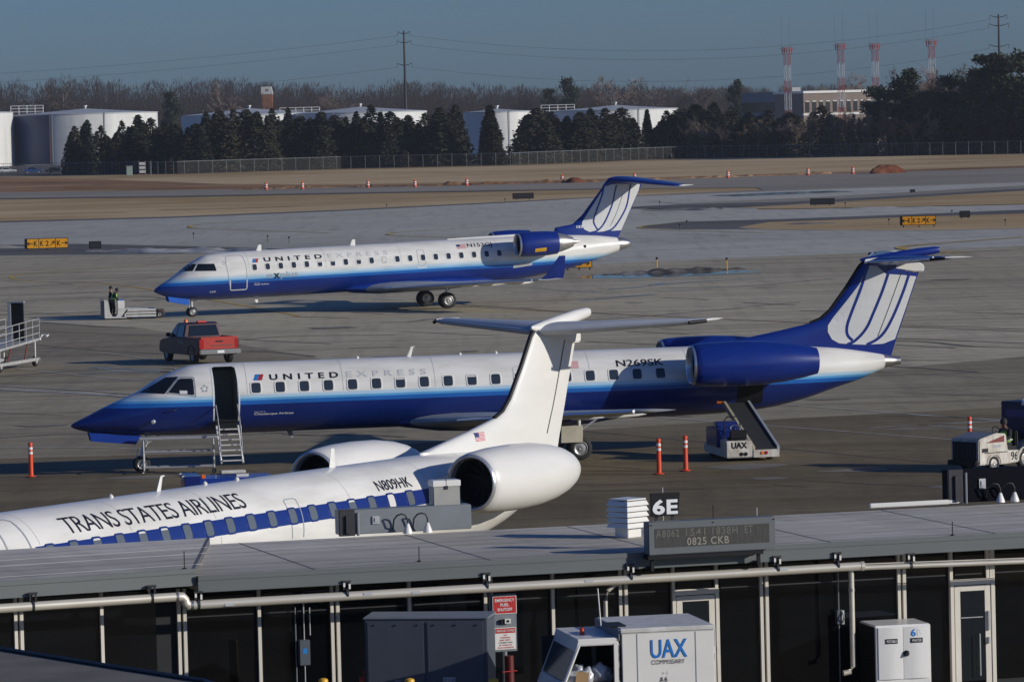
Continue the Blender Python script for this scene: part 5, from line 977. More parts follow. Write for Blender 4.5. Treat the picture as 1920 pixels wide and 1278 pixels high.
# --- people
M_SKIN = mat('skin', (0.30, 0.17, 0.11), 0.55); M_SKIN2 = mat('dark_skin', (0.10, 0.05, 0.033), 0.55); M_DARKCLOTH = mat('dark_work_clothes', (0.014, 0.015, 0.02), 0.85, noise=.3, scale=8); M_VEST = mat('yellow_green_safety_vest', (0.24, 0.62, 0.06), 0.7, noise=.15, scale=6); M_REFL = mat('reflective_tape', (0.62, 0.62, 0.55), 0.4); M_HAIR = mat('dark_hair', (0.012, 0.010, 0.009), 0.7); M_GLOVE = mat('yellow_glove', (0.55, 0.42, 0.04), 0.7)
def skinned(name, verts, edges, rads, m, parent, sub=1):
    me = bpy.data.meshes.new(name); me.from_pydata(verts, edges, []); o = bpy.data.objects.new(name, me); C.objects.link(o)
    md = o.modifiers.new('s', 'SKIN'); md.use_smooth_shade = True
    for i, r in enumerate(rads): o.data.skin_vertices[0].data[i].radius = (r, r) if not isinstance(r, tuple) else r
    o.data.skin_vertices[0].data[0].use_root = True
    sb_ = o.modifiers.new('d', 'SUBSURF'); sb_.levels = sub; sb_.render_levels = sub
    dg = bpy.context.evaluated_depsgraph_get(); m2 = bpy.data.meshes.new_from_object(o.evaluated_get(dg)); o.modifiers.clear(); o.data = m2; bpy.data.meshes.remove(me)
    m2.name = name; m2.materials.clear(); m2.materials.append(m); o.parent = parent; return o
def person(label, loc, rz, pose, vest, skin, gloves=False, capm=M_HAIR, group=None):
    t = thing('person', label, 'person', loc, rz, group); J = pose
    V = []; E_ = []; R = []
    def add(p, r, par=None):
        V.append(tuple(p)); R.append(r); i = len(V) - 1
        if par is not None: E_.append((par, i))
        return i
    pel = add(J['pelvis'], .13); sp1 = add(J['waist'], .115, pel); ch = add(J['chest'], (.15, .12), sp1); nk = add(J['neck'], .055, ch)
    hd = Vector(J['head']); h1 = add(hd + Vector((0, 0, -.05)), .075, nk); h2 = add(hd + Vector((.005, 0, .05)), .098, h1); add(hd + Vector((0, 0, .13)), .06, h2)
    limbs = {}
    for s, k in ((1, 'l'), (-1, 'r')):
        sh = add(Vector(J['chest']) + Vector((0, s * .19, .05)), .06, ch); el = add(J[k + 'elbow'], .045, sh); wr = add(J[k + 'wrist'], .03, el)
        d = (Vector(J[k + 'wrist']) - Vector(J[k + 'elbow'])).normalized(); side = d.cross(Vector((0, 0, 1))).normalized() if abs(d.z) < .95 else Vector((0, 1, 0))
        dn = d.cross(side).normalized(); pm = add(Vector(J[k + 'wrist']) + d * .06, .032, wr)
        for f, (off, L) in enumerate(((-.03, .070), (-.01, .082), (.01, .078), (.028, .062))):
            b_ = Vector(J[k + 'wrist']) + d * .09 + side * off; f1 = add(b_, .0095, pm); f2 = add(b_ + d * L * .5 + dn * .012, .009, f1); add(b_ + d * L * .8 + dn * .04, .008, f2)
        tb = add(Vector(J[k + 'wrist']) + d * .05 + side * -.05, .011, pm); add(Vector(J[k + 'wrist']) + d * .09 + side * -.065 + dn * .02, .009, tb)
        hp = add(Vector(J['pelvis']) + Vector((0, s * .10, -.04)), .10, pel); kn = add(J[k + 'knee'], .062, hp); an = add(J[k + 'ankle'], .042, kn); add(Vector(J[k + 'ankle']) + Vector((.16, 0, -.05)), .035, an)
        limbs[k] = True
    body = skinned('body', V, E_, R, skin, t)
    def cloth(name, chain, m, grow, extra=()):
        v = [tuple(p) for p, r in chain[0]]; 
        vv = []; ee = []; rr = []
        for c in chain:
            st = len(vv)
            for i, (p, r) in enumerate(c):
                vv.append(tuple(p)); rr.append(r + grow)
                if i: ee.append((st + i - 1, st + i))
        # join chains at their first point
        o0 = 0; st = 0
        for c in chain[1:]:
            st += len(chain[chain.index(c) - 1]); ee.append((0, st))
        return skinned(name, vv, ee, rr, m, t)
    vv3 = lambda p: Vector(p)
    cloth('trousers', [[(J['pelvis'], .135), (J['waist'], .12)]] + [[(vv3(J['pelvis']) + Vector((0, s * .10, -.05)), .105), (J[k + 'knee'], .075), (vv3(J[k + 'ankle']) + Vector((0, 0, .03)), .058)] for s, k in ((1, 'l'), (-1, 'r'))], M_DARKCLOTH, .012)
    cloth('jacket', [[(J['chest'], .15), (J['waist'], .125), (vv3(J['pelvis']) + Vector((0, 0, .05)), .14)]] + [[(vv3(J['chest']) + Vector((0, s * .19, .05)), .07), (J[k + 'elbow'], .055), (J[k + 'wrist'], .042)] for s, k in ((1, 'l'), (-1, 'r'))], M_DARKCLOTH, .012)
    if vest:
        ve = cloth('safety_vest', [[(vv3(J['chest']) + Vector((0, 0, .04)), .155), (J['chest'], .16), (J['waist'], .14), (vv3(J['pelvis']) + Vector((0, 0, .02)), .155)]], M_VEST, .02)
        q = MB(); c = vv3(J['waist']); q.tube([c + Vector((.16 * math.cos(a), .175 * math.sin(a), .0)) for a in [2 * math.pi * k / 14 for k in range(15)]], .022, 6, False); obj('reflective_band', q, M_REFL, ve)
    q = MB(); q.lathe([(-.02, .112), (.03, .115), (.09, .10), (.14, .06), (.155, .001)], Matrix.Translation(hd + Vector((-.005, 0, .03))) @ Matrix.Rotation(rad(-90), 4, 'Y'), 14); obj('cap', q, capm, t, smooth=50)
    q = MB(); q.box(hd + Vector((.105, 0, .0)), (.035, .03, .045)); obj('nose', q, skin, body, bevel=.01)
    for s in (-1, 1):
        q = MB(); q.box(hd + Vector((.092, s * .035, .03)), (.014, .02, .012)); obj('eye', q, M_HAIR, body)
        q = MB(); q.box(hd + Vector((0, s * .098, .01)), (.04, .018, .06)); obj('ear', q, skin, body, bevel=.006)
        k = 'l' if s > 0 else 'r'; q = MB(); a = vv3(J[k + 'ankle']); q.bx(a + Vector((-.07, -.05, -.09)), a + Vector((.20, .05, .0))); obj('boot', q, M_BLACK, t, bevel=.025)
        if gloves: q = MB(); wv = vv3(J[k + 'wrist']); q.box(wv + Vector((.03, 0, 0)), (.12, .085, .07)); obj('glove', q, M_GLOVE, t, bevel=.02)
    q = MB(); q.box(hd + Vector((.098, 0, -.045)), (.012, .045, .010)); obj('mouth', q, M_TAIL, body)
    return t
stand = dict(pelvis=(0, 0, .92), waist=(0, 0, 1.08), chest=(.01, 0, 1.32), neck=(.02, 0, 1.48), head=(.04, 0, 1.58), lelbow=(.05, .26, 1.12), lwrist=(.28, .20, 1.08), relbow=(.05, -.26, 1.12), rwrist=(.28, -.20, 1.06), lknee=(.03, .11, .50), lankle=(0, .11, .09), rknee=(.03, -.11, .50), rankle=(0, -.11, .09))
bent = dict(pelvis=(-.02, 0, .90), waist=(.02, 0, 1.06), chest=(.10, 0, 1.28), neck=(.17, 0, 1.42), head=(.24, 0, 1.50), lelbow=(.16, .25, 1.08), lwrist=(.36, .16, .98), relbow=(.16, -.25, 1.06), rwrist=(.32, -.20, .92), lknee=(.06, .11, .49), lankle=(0, .11, .09), rknee=(.04, -.11, .49), rankle=(0, -.11, .09))
sit = dict(pelvis=(0, 0, .52), waist=(-.02, 0, .68), chest=(.02, 0, .92), neck=(.06, 0, 1.08), head=(.10, 0, 1.18), lelbow=(.12, .27, .74), lwrist=(.38, .16, .76), relbow=(.12, -.27, .74), rwrist=(.38, -.16, .74), lknee=(.44, .13, .52), lankle=(.48, .13, .12), rknee=(.44, -.13, .52), rankle=(.48, -.13, .12))
# --- pushback tug
P = at(250, 596.5); hd_ = rad(6); tug = thing('pushback_tug', 'low white pushback tug with an open driving well before the farther jet', 'tug', (P.x, P.y, 0), hd_)
def tw(x, y, z): return Vector((P.x, P.y, 0)) + Matrix.Rotation(hd_, 3, 'Z') @ Vector((x, y, z))
for s in (-1, 1):
    for k in range(3): q = MB(); q.bx((-.42, s * .72 - .03, .10 + k * .165), (1.30, s * .72 + .03, .225 + k * .165)); obj('side_slat', q, M_OLDWHITE, tug, bevel=.012)
    q = MB(); q.prism([(-1.62, .06), (-.42, .06), (-.42, .60), (-.50, .62), (-.88, .62), (-.90, .30), (-1.02, .16), (-1.20, .16), (-1.34, .40), (-1.44, 1.0), (-1.52, 1.12), (-1.66, 1.12), (-1.66, .12)], s * .72 - .035, s * .72 + .035); obj('side_plate', q, M_OLDWHITE, tug)
    q = MB(); q.bx((-.62, s * .757 - .006, .12), (-.50, s * .757 + .006, .20)); obj('lamp', q, M_BLACK, tug)
    for x, r in ((1.52, .21), (-.2, .20)): vwheel(tug, x, s * .55, r, .2)
q = MB(); q.bx((-.42, -.66, .08), (1.42, .66, .50)); obj('frame', q, M_BLACK, tug)
q = MB(); q.prism([(-.42, .50), (1.35, .50), (.95, .58), (.1, .62), (-.42, .62)], -.5, .5); obj('deck', q, M_OLDWHITE, tug, bevel=.01)
q = MB(); q.bx((-.90, -.60, .10), (-.50, .60, 1.06)); db = obj('dashboard', q, M_WHITE, tug, bevel=.02); q = MB(); q.bx((-.86, -.4, 1.06), (-.55, .2, 1.12)); obj('dash_hood', q, M_SKYBLUE, db, bevel=.01)
q = MB(); q.bx((-1.86, -.62, .10), (-1.64, .62, 1.16)); obj('rear_box', q, M_GREY, tug, bevel=.02)
q = MB(); q.bx((-1.64, -.66, .08), (-.9, .66, .14)); obj('well_floor', q, M_DARKMETAL, tug)
q = MB(); q.prism([(-.70, .12), (-.38, .55), (-.30, .55), (-.62, .12)], -.765, -.757); obj('stripe', q, M_BLACK, tug)
q = MB(); q.box((1.55, 0, .30), (.5, 1.0, .36)); obj('cradle', q, mat('rusty_steel', (.16, .10, .08), .7, noise=.4, scale=5), tug, bevel=.05)
person('person in dark clothes standing at the back of the pushback tug', tw(-1.28, .28, .14), hd_, stand, False, M_SKIN, capm=M_HAIR)
person('person in a green safety vest standing in the pushback tug', tw(-1.14, -.20, .12), hd_, bent, True, M_SKIN2, gloves=True)
# --- baggage tractor with driver
P = at(1859, 883); ha = rad(218.5); ba = thing('baggage_tractor', 'dirty white baggage tractor marked 96 with a blue cab back', 'tractor', (P.x, P.y, 0), ha)
# origin under the front right wheel; x forward
def bw(x, y, z): return Vector((P.x, P.y, 0)) + Matrix.Rotation(ha, 3, 'Z') @ Vector((x, y, z))
Y0, Y1 = -1.22, .12                                                   # local right side is towards the lens: y from .12 (right) mirrored below
sy = lambda a: (a)
M_DIRTY = mat('dirty_white_paint', (0.66, 0.64, 0.58), 0.5, noise=.35, scale=5, stretch=(1, 1, .4), col2=(.36, .31, .25))
prof = [(.62, .22), (.62, .98), (.52, 1.02), (-.15, 1.16), (-.55, 1.12), (-.62, .60), (-1.45, .58), (-1.55, .78), (-1.75, .92), (-2.3, .92), (-2.35, .30), (-.5, .20)]
yr, yl = .12, -1.12
side_s = -1                                                          # in local axes y>0 is the vehicle's left; the lit side is its left
q = MB(); q.prism(prof, yl, yr); body_ = obj('body', q, M_DIRTY, ba, bevel=.03)
q = MB(); q.bx((.625, yl + .12, .30), (.66, yr - .12, .92)); gr = obj('grille', q, M_BLACK, ba)
for k in range(6): q = MB(); q.bx((.66, yl + .2 + k * .14, .36), (.668, yl + .23 + k * .14, .86)); obj('grille_bar', q, M_DARKMETAL, gr)
q = MB(); q.bx((.62, yl - .02, .20), (.78, yr + .02, .36)); obj('front_bumper', q, M_BLACK, ba, bevel=.03)
q = MB(); q.add([(.60, yl + .06, .992), (.60, yr - .06, .992), (.50, yr - .06, 1.032), (.50, yl + .06, 1.032), (-.14, yl + .06, 1.168), (-.14, yr - .06, 1.168)], [(0, 1, 2, 3), (3, 2, 5, 4)]); obj('bonnet', q, M_GREY, ba)
q = MB(); q.add([(.35, yr + .004, .88), (-.45, yr + .004, 1.08), (-.45, yr + .004, .88)], [(0, 1, 2)]); obj('side_vent', q, mat('rusty_red', (.17, .03, .025), .7), ba)
q = MB(); q.bx((-.58, yr + .0, .56), (.40, yr + .006, .585)); obj('trim', q, M_BLACK, ba); q = MB(); q.bx((.24, yr, .60), (.50, yr + .006, .72)); obj('side_lamp', q, M_BLACK, ba)
q = MB(); q.bx((-.30, yr, .73), (.04, yr + .005, .80)); obj('data_plate', q, M_OUTLINE, ba)
sign_text('lettering', '96', M_BLACK, ba, (-.72, yr + .008, .30), (-.30, 0, 0), (0, 0, .26), .012)
for x, r in ((0, .24), (-1.35, .30)):
    for y in (yr - .08, yl + .08): vwheel(ba, x, y, r, .2)
for x, r in ((0, .29), (-1.35, .37)): q = MB(); q.tube([(x - r * math.cos(a), yr, r * .8 + r * math.sin(a)) for a in [math.pi * k / 10 for k in range(11)]], .03, 6); obj('wheel_arch', q, M_DIRTY, ba)
q = MB(); q.bx((-1.30, yl + .3, .58), (-.80, yr - .3, .70)); q.bx((-1.36, yl + .3, .66), (-1.26, yr - .3, 1.15)); obj('seat', q, M_BLACK, ba, bevel=.03)
q = MB(); q.tube([(-.56, (yl + yr) / 2, 1.0), (-.72, (yl + yr) / 2, 1.16)], .025, 8); q.tube([(-.72 + .03 * math.cos(a), (yl + yr) / 2 + .17 * math.sin(a), 1.16 + .15 * math.cos(a)) for a in [2 * math.pi * k / 16 for k in range(17)]], .014, 6); obj('steering_wheel', q, M_BLACK, ba)
q = MB(); q.bx((-2.35, yl, .92), (-1.55, yr, 2.02)); cb = obj('cab_back', q, M_NAVYCAB if 'M_NAVYCAB' in globals() else mat('navy_cab_paint', (0.006, 0.012, 0.05), .5), ba, bevel=.02)
q = MB(); q.bx((-1.545, yl + .2, 1.55), (-1.54, yr - .2, 1.78)); q.bx((-2.2, yr, 1.50), (-1.7, yr + .006, 1.72)); obj('blue_panel', q, M_NAVY, cb)
q = MB(); q.box((-1.50, yr - .12, 1.98), (.12, .22, .10)); obj('work_lamp', q, M_WHITE, ba, bevel=.01)
q = MB(); q.lathe([(0, .10), (.05, .09), (.08, .001)], Matrix.Translation((-1.85, -.4, 2.02)) @ Matrix.Rotation(rad(-90), 4, 'Y'), 12); obj('roof_dome', q, M_WHITE, ba, smooth=40)
person('person in a green safety vest driving the baggage tractor', bw(-1.10, (yl + yr) / 2 + .05, .20), ha, sit, True, M_SKIN2, capm=M_HAIR)
# --- belt loader at the rear hold of the nearer blue jet
P = at(1412, 864); hb = rad(100); bl = thing('belt_loader', 'white belt loader with its dark belt raised to the jet\'s rear hold', 'belt loader', (P.x, P.y, 0), hb)
q = MB(); q.bx((0, -.85, .12), (3.4, .85, .40)); obj('chassis', q, M_OLDWHITE, bl, bevel=.02)
q = MB(); q.bx((-.02, .02, .14), (.9, .86, .66)); bx_ = obj('engine_box', q, M_DIRTY, bl, bevel=.015)
sign_text('lettering', 'UAX', M_BLACK, bx_, (-.03, .70, .42), (0, -.52, 0), (0, 0, .20), .03)
for y in (.62, .48): q = MB(); q.lathe([(0, .06), (.02, .06), (.03, .001)], Matrix.Translation((-.02, y - .25, .24)) @ Matrix.Rotation(rad(180), 4, 'Z'), 12); obj('tail_light', q, M_BLACK, bx_)
q = MB(); q.bx((-.03, -.86, .12), (-.01, -.02, .36)); rp = obj('rear_panel', q, M_DIRTY, bl)
for y, m in ((-.30, M_AMBER), (-.43, M_TAIL)): q = MB(); q.lathe([(0, .055), (.02, .055), (.03, .001)], Matrix.Translation((-.03, y, .26)) @ Matrix.Rotation(rad(180), 4, 'Z'), 12); obj('tail_light', q, m, rp)
q = MB(); q.bx((1.0, .1, .40), (2.6, .95, 1.0)); q.bx((1.3, .2, 1.0), (1.7, .9, 1.20)); obj('engine_cover', q, M_NAVY, bl, bevel=.03)
q = MB(); q.bx((.2, .15, .66), (.7, .7, .76)); q.bx((.14, .15, .72), (.24, .7, 1.0)); obj('seat', q, M_BLACK, bl, bevel=.03)
q = MB(); q.tube([(.9, .72, .66), (.9, .72, 1.25), (.9, .62, 1.38), (.9, .30, 1.38), (.9, .2, 1.25), (.9, .2, .66)], .02, 8); obj('guard_hoop', q, M_BLACK, bl, smooth=50)
q = MB(); q.tube([(.8, .4, .66), (.7, .4, 1.0)], .02, 6); q.tube([(.68 + .03 * math.cos(a), .4 + .16 * math.sin(a), 1.02 + .1 * math.cos(a)) for a in [2 * math.pi * k / 14 for k in range(15)]], .012, 6); obj('steering_wheel', q, M_METAL, bl)
xa, za, xb, zb = .0, .40, 4.15, 1.62
q = MB(); q.add([(xa, -.80, za), (xa, -.08, za), (xb, -.08, zb), (xb, -.80, zb), (xa, -.80, za - .12), (xa, -.08, za - .12), (xb, -.08, zb - .12), (xb, -.80, zb - .12)], [(0, 1, 2, 3), (7, 6, 5, 4), (0, 4, 5, 1), (1, 5, 6, 2), (2, 6, 7, 3), (3, 7, 4, 0)]); obj('conveyor_belt', q, mat('belt_rubber', (0.022, 0.024, 0.026), .8, noise=.3, scale=10), bl)
for y in (-.84, -.04):
    q = MB(); q.add([(xa, y - .04, za - .14), (xa, y + .04, za - .14), (xa, y + .04, za + .06), (xa, y - .04, za + .06), (xb, y - .04, zb - .14), (xb, y + .04, zb - .14), (xb, y + .04, zb + .06), (xb, y - .04, zb + .06)], [(3, 2, 1, 0), (4, 5, 6, 7), (0, 1, 5, 4), (1, 2, 6, 5), (2, 3, 7, 6), (3, 0, 4, 7)]); obj('side_rail', q, mat('cream_rail_paint', (.52, .47, .33), .5, noise=.3, scale=5) if y > -.5 else M_OUTLINE, bl)
q = MB(); q.tube([(xb - .02, -.05, zb), (xb + .06, .20, zb + .02)], .045, 8); obj('bumper_roll', q, M_AMBER, bl)
q = MB(); q.tube([(2.6, -.44, .40), (3.0, -.44, 1.12)], .06, 8); q.tube([(2.6, -.2, .40), (3.0, -.2, 1.12)], .04, 8); obj('lift_strut', q, M_METAL, bl)
for x in (.55, 2.9):
    for y in (-.66, .66): vwheel(bl, x, y, .24, .2)
# --- rail stand by the nose gear of the nearer blue jet
P = at(336, 888); rs_ = thing('rail_stand', 'white wheeled rail stand between the nose wheel and the airstair', 'stand', (P.x, P.y, 0), rad(2.5))
q = MB(); q.bx((-1.25, -.05, 1.12), (1.25, .55, 1.20)); obj('top_shelf', q, M_ALU, rs_, bevel=.01)
for x in (-1.12, 1.12):
    for y in (0, .5): q = MB(); q.tube([(x, y, .12), (x, y, 1.14)], .028, 8); obj('post', q, M_ALU, rs_)
for z in (.22, .72):
    for y in (0, .5): q = MB(); q.tube([(-1.12, y, z), (1.12, y, z)], .026, 8); obj('rail', q, M_ALU, rs_)
for x in (-1.12, 1.12): q = MB(); q.tube([(x, 0, .22), (x, .5, .22)], .022, 6); q.tube([(x, 0, .72), (x, .5, .72)], .022, 6); obj('cross_rail', q, M_ALU, rs_)
for x in (-1.12, 1.12):
    for y in (0, .5): w_ = thing_part('castor', rs_); wheel(w_, (0, 0, 0), .07, .05); w_.location = (x, y, .07)
M_RAMPGREY = mat('worn_grey_ramp_paint', (.42, .42, .41), .5, noise=.35, scale=4)
# --- passenger boarding ramp at the left edge
P = at(6, 697); br = thing('boarding_ramp', 'white boarding ramp with railings and a black shelter panel at the left edge', 'ramp', (P.x, P.y, 0), rad(76))
q = MB(); q.bx((-1, -.06, .26), (4.9, .06, .40)); q.bx((-1, 1.5, .26), (4.9, 1.62, .40)); q.bx((-.9, -.06, .27), (-.75, 1.62, .39)); q.bx((4.7, -.06, .27), (4.85, 1.62, .39)); obj('chassis', q, M_RAMPGREY, br)
zf = lambda x: .98 + .045 * x
q = MB(); q.add([(x, y, zf(x) + dz) for dz in (0, .10) for x, y in ((-2.4, -.05), (4.9, -.05), (4.9, 1.6), (-2.4, 1.6))], [(3, 2, 1, 0), (4, 5, 6, 7), (0, 1, 5, 4), (1, 2, 6, 5), (2, 3, 7, 6), (3, 0, 4, 7)]); obj('deck', q, M_RAMPGREY, br)
for y in (-.05, 1.6):
    n_ = 9
    for i in range(n_): x = -2.4 + 7.3 * i / (n_ - 1); q = MB(); q.tube([(x, y, zf(x)), (x, y, zf(x) + 1.02)], .022, 6); obj('baluster', q, M_RAMPGREY, br)
    for h in (.35, .70, 1.02): q = MB(); q.tube([(-2.4, y, zf(-2.4) + h), (4.9, y, zf(4.9) + h)], .022, 6); obj('railing', q, M_RAMPGREY, br)
q = MB(); q.tube([(4.9, -.05, 1.2), (5.3, -.05, 1.42), (5.3, -.35, 1.42), (5.0, -.35, 1.36)], .05, 8); obj('bumper_rail', q, M_WHITE, br, smooth=50)
q = MB(); q.bx((3.6, .25, 1.2), (3.7, .85, 3.02)); obj('shelter_panel', q, M_BLACK, br); q = MB(); q.bx((3.55, .85, 1.2), (3.75, 1.0, 3.05)); q.bx((3.55, .2, 3.02), (3.75, 1.0, 3.08)); obj('shelter_frame', q, M_OUTLINE, br)
for x, m in ((-.4, M_RAMPGREY), (4.4, M_WHITE)): 
    for y in (0, 1.55): q = MB(); q.tube([(x, y, .4), (x, y, zf(x))], .035, 8); obj('leg', q, m, br)
for x in (.9, 3.2): q = MB(); q.tube([(x, .1, .4), (x + .5, .1, zf(x + .5))], .04, 8); q.tube([(x, 1.4, .4), (x + .5, 1.4, zf(x + .5))], .04, 8); obj('lift_arm', q, mat('dark_red_oxide', (.16, .035, .025), .6), br)
for x in (-.3, 4.5):
    for y in (.05, 1.5): vwheel(br, x, y, .24, .18)
# --- blue tractor partly hidden behind the white jet
P = at(430, 958); bt = thing('blue_tractor', 'flat blue tractor mostly hidden behind the white jet\'s roofline', 'tractor', (P.x, P.y, 0), rad(188))
q = MB(); q.bx((-1.25, -.75, .25), (1.3, .75, 1.02)); obj('body', q, M_BLUE, bt, bevel=.03)
q = MB(); q.bx((.85, -.76, .70), (1.32, .76, 1.10)); obj('nose_box', q, M_NAVY, bt, bevel=.02)
for y in (-.55, .5): q = MB(); q.box((1.34, y, 1.05), (.10, .22, .12)); obj('headlight', q, M_WHITE, bt, bevel=.02)
q = MB(); q.box((.75, .3, 1.06), (.12, .3, .10)); obj('amber_beacon', q, M_AMBER, bt, bevel=.01); q = MB(); q.box((-.4, .1, 1.05), (.35, .18, .06)); obj('roof_tag', q, M_WHITE, bt)
for x in (-.8, .85):
    for y in (-.66, .66): vwheel(bt, x, y, .28, .2)
# --- commissary van
p0, p1 = at(1165, 1178, 2.45), at(1338, 1170, 2.45); hv = math.atan2(p1.y - p0.y, p1.x - p0.x) + math.pi
van = thing('commissary_van', 'white commissary van with open cab full of boxes and blue letters UAX', 'van', (p0.x, p0.y, 0), hv)
# local x forward (to the left in the photo), y to the van's left, which is the lit side at y = 0; the body goes to y < 0
Lv = (p1 - p0).length; Wv = 1.95
q = MB(); q.bx((-Lv, -Wv, .45), (0, 0, 2.38)); box_ = obj('cargo_box', q, M_WHITE, van, bevel=.012)
q = MB(); q.bx((-Lv - .02, -Wv - .03, 2.36), (.03, .03, 2.45)); obj('box_roof', q, M_OLDWHITE, van, bevel=.02)
q = MB(); q.bx((.03, -Wv - .02, 2.25), (.05, .0, 2.44)); obj('front_fascia', q, M_GREY, van)
for x in (-.27, -Lv * .80): q = MB(); q.bx((x - .008, -.001, .5), (x + .008, .006, 2.35)); obj('panel_seam', q, M_OUTLINE, box_)
sl_ = lambda s_, m, u0, v0, wid, hgt, b=.0: sign_text('lettering', s_, m, box_, (-(u0 - 1165) / 173 * Lv, .012, v0), (-wid, 0, 0), (0, 0, hgt), b)
M_UAX = mat('bright_blue_lettering', (0.012, 0.17, 0.55), .45)
sl_('UAX', M_UAX, 1219, 1.92, .64, .32, .01); sl_('COMMISSARY', M_LETTER, 1220, 1.815, .58, .075); sl_('+ 1', M_OUTLINE, 1240, 1.63, .09, .06); sl_('A 6', M_LETTER, 1235, 1.51, .13, .09, .02)
# cab: roof, pillars, sloped windscreen, open side
q = MB(); q.bx((.05, -Wv, 2.18), (1.02, -.02, 2.30)); q.add([(1.02, -Wv, 2.18), (1.02, -.02, 2.18), (1.02, -.02, 2.30), (1.02, -Wv, 2.30), (1.10, -Wv, 2.08), (1.10, -.02, 2.08)], [(0, 1, 5, 4), (2, 3, 4, 5), (1, 2, 5), (0, 4, 3), (0, 3, 2, 1)]); obj('cab_roof', q, M_WHITE, van, bevel=.015)
for y in (-.06, -Wv + .02):
    q = MB(); q.tube([(.99, y, 2.20), (1.37, y, 1.56), (1.42, y, 1.0)], .042, 8); obj('pillar', q, M_WHITE, van); q = MB(); q.bx((.04, y - .04, .9), (.13, y + .04, 2.20)); obj('rear_pillar', q, M_WHITE, van)
panel('windscreen', [(1.06, -.10, 2.12), (1.06, -Wv + .06, 2.12), (1.38, -Wv + .06, 1.58), (1.38, -.10, 1.58)], mat('windscreen_glass', (0.07, 0.085, 0.095), .08, spec=.6), van, .02)
q = MB(); q.prism([(1.34, .35), (1.62, .40), (1.60, 1.25), (1.42, 1.57), (1.34, 1.57)], -Wv, -.02); obj('front_panel', q, M_WHITE, van, bevel=.02)
q = MB(); q.bx((.0, -Wv, .35), (1.4, -.02, .52)); obj('cab_floor', q, M_DARKMETAL, van)
q = MB(); q.prism([(1.12, .5), (1.36, .5), (1.36, 1.50), (1.26, 1.50)], -.06, -.02); obj('cab_step', q, M_WHITE, van)
q = MB(); q.bx((.04, -Wv, .52), (.06, -.02, 2.18)); obj('bulkhead', q, M_BLACK, van); q = MB(); q.bx((.1, -Wv, .5), (1.38, -Wv + .02, 2.18)); obj('far_side', q, M_DARKWALL, van)
q = MB(); q.lathe([(0, .06), (.10, .055), (.13, .02), (.135, .001)], Matrix.Translation((.70, -.75, 2.30)) @ Matrix.Rotation(rad(-90), 4, 'Y'), 12); obj('amber_beacon', q, M_ORANGE, van, smooth=40)
q = MB(); q.tube([(.24, -.55, 2.45), (.28, -.55, 3.1)], .012, 6); obj('aerial', q, M_WHITE, van)
q = MB(); q.bx((-.15, -.9, 2.455), (.2, -.3, 2.475)); obj('roof_hatch', q, M_BLACK, van)
for x in (-Lv + .5, .95):
    for y in (-.15, -Wv + .15): vwheel(van, x, y, .30, .2)
q = MB(); q.bx((-Lv, -Wv + .05, .30), (.9, -.05, .45)); obj('underframe', q, M_BLACK, van)
for o in van.children:                                               # the cab is short: pull its front back towards the cargo box
    if o.name.split('.')[0] in ('cab_roof', 'pillar', 'windscreen', 'front_panel', 'cab_step', 'far_side', 'cab_floor', 'amber_beacon'):
        for v in o.data.vertices:
            if v.co.x > .13: v.co.x = .13 + (v.co.x - .13) * .70
cl = thing('cardboard_box', 'open brown cardboard box in the van\'s open cab', 'box', tuple(Vector((p0.x, p0.y, 0)) + Matrix.Rotation(hv, 3, 'Z') @ Vector((.50, -.42, .52))), hv)
q = MB(); q.bx((-.34, -.30, 0), (.30, .30, 1.0)); obj('carton', q, mat('brown_cardboard', (.40, .255, .125), .8, noise=.12, scale=3), cl, bevel=.01)
q = MB(); q.add([(.1, .302, .8), (-.25, .302, .8), (-.25, .302, .77), (.1, .302, .77)], [(0, 1, 2, 3)]); obj('print', q, M_DIRTY, cl); q = MB(); q.add([(.30, .30, 1.0), (.08, .30, 1.0), (.06, .34, 1.20), (.28, .34, 1.23)], [(0, 1, 2, 3)]); obj('flap', q, bpy.data.materials['brown_cardboard'], cl)
M_BAG = mat('clear_plastic_bag', (0.55, 0.57, 0.62), .22, noise=.3, scale=8)
rb = random.Random(2)
for k in range(6):
    bm2 = bmesh.new(); bmesh.ops.create_icosphere(bm2, subdivisions=3, radius=.15)
    for v in bm2.verts: v.co *= 1 + .16 * math.sin(v.co.x * 31 + k) * math.sin(v.co.z * 37 + k * 2) + rb.uniform(-.05, .05); v.co.z *= 1.15
    me = bpy.data.meshes.new('plastic_bag'); bm2.to_mesh(me); bm2.free(); me.materials.append(M_BAG); o = bpy.data.objects.new('plastic_bag', me); C.objects.link(o); me.polygons.foreach_set('use_smooth', [True] * len(me.polygons))
    o.location = Vector(cl.location) + Matrix.Rotation(hv, 3, 'Z') @ Vector((-.28 + .115 * k, .1 * (k % 2), 1.10 + .06 * math.sin(k * 2.1))); tag(o, ('crumpled clear plastic bag at the rear end of the cardboard box', 'second plastic bag from the rear of the cardboard box', 'third plastic bag from the rear, on the cardboard box', 'fourth plastic bag from the rear, on the cardboard box', 'fifth plastic bag from the rear, beside the open flap', 'crumpled clear plastic bag nearest the van windscreen')[k], 'plastic bag', 'plastic bags in the cardboard box')
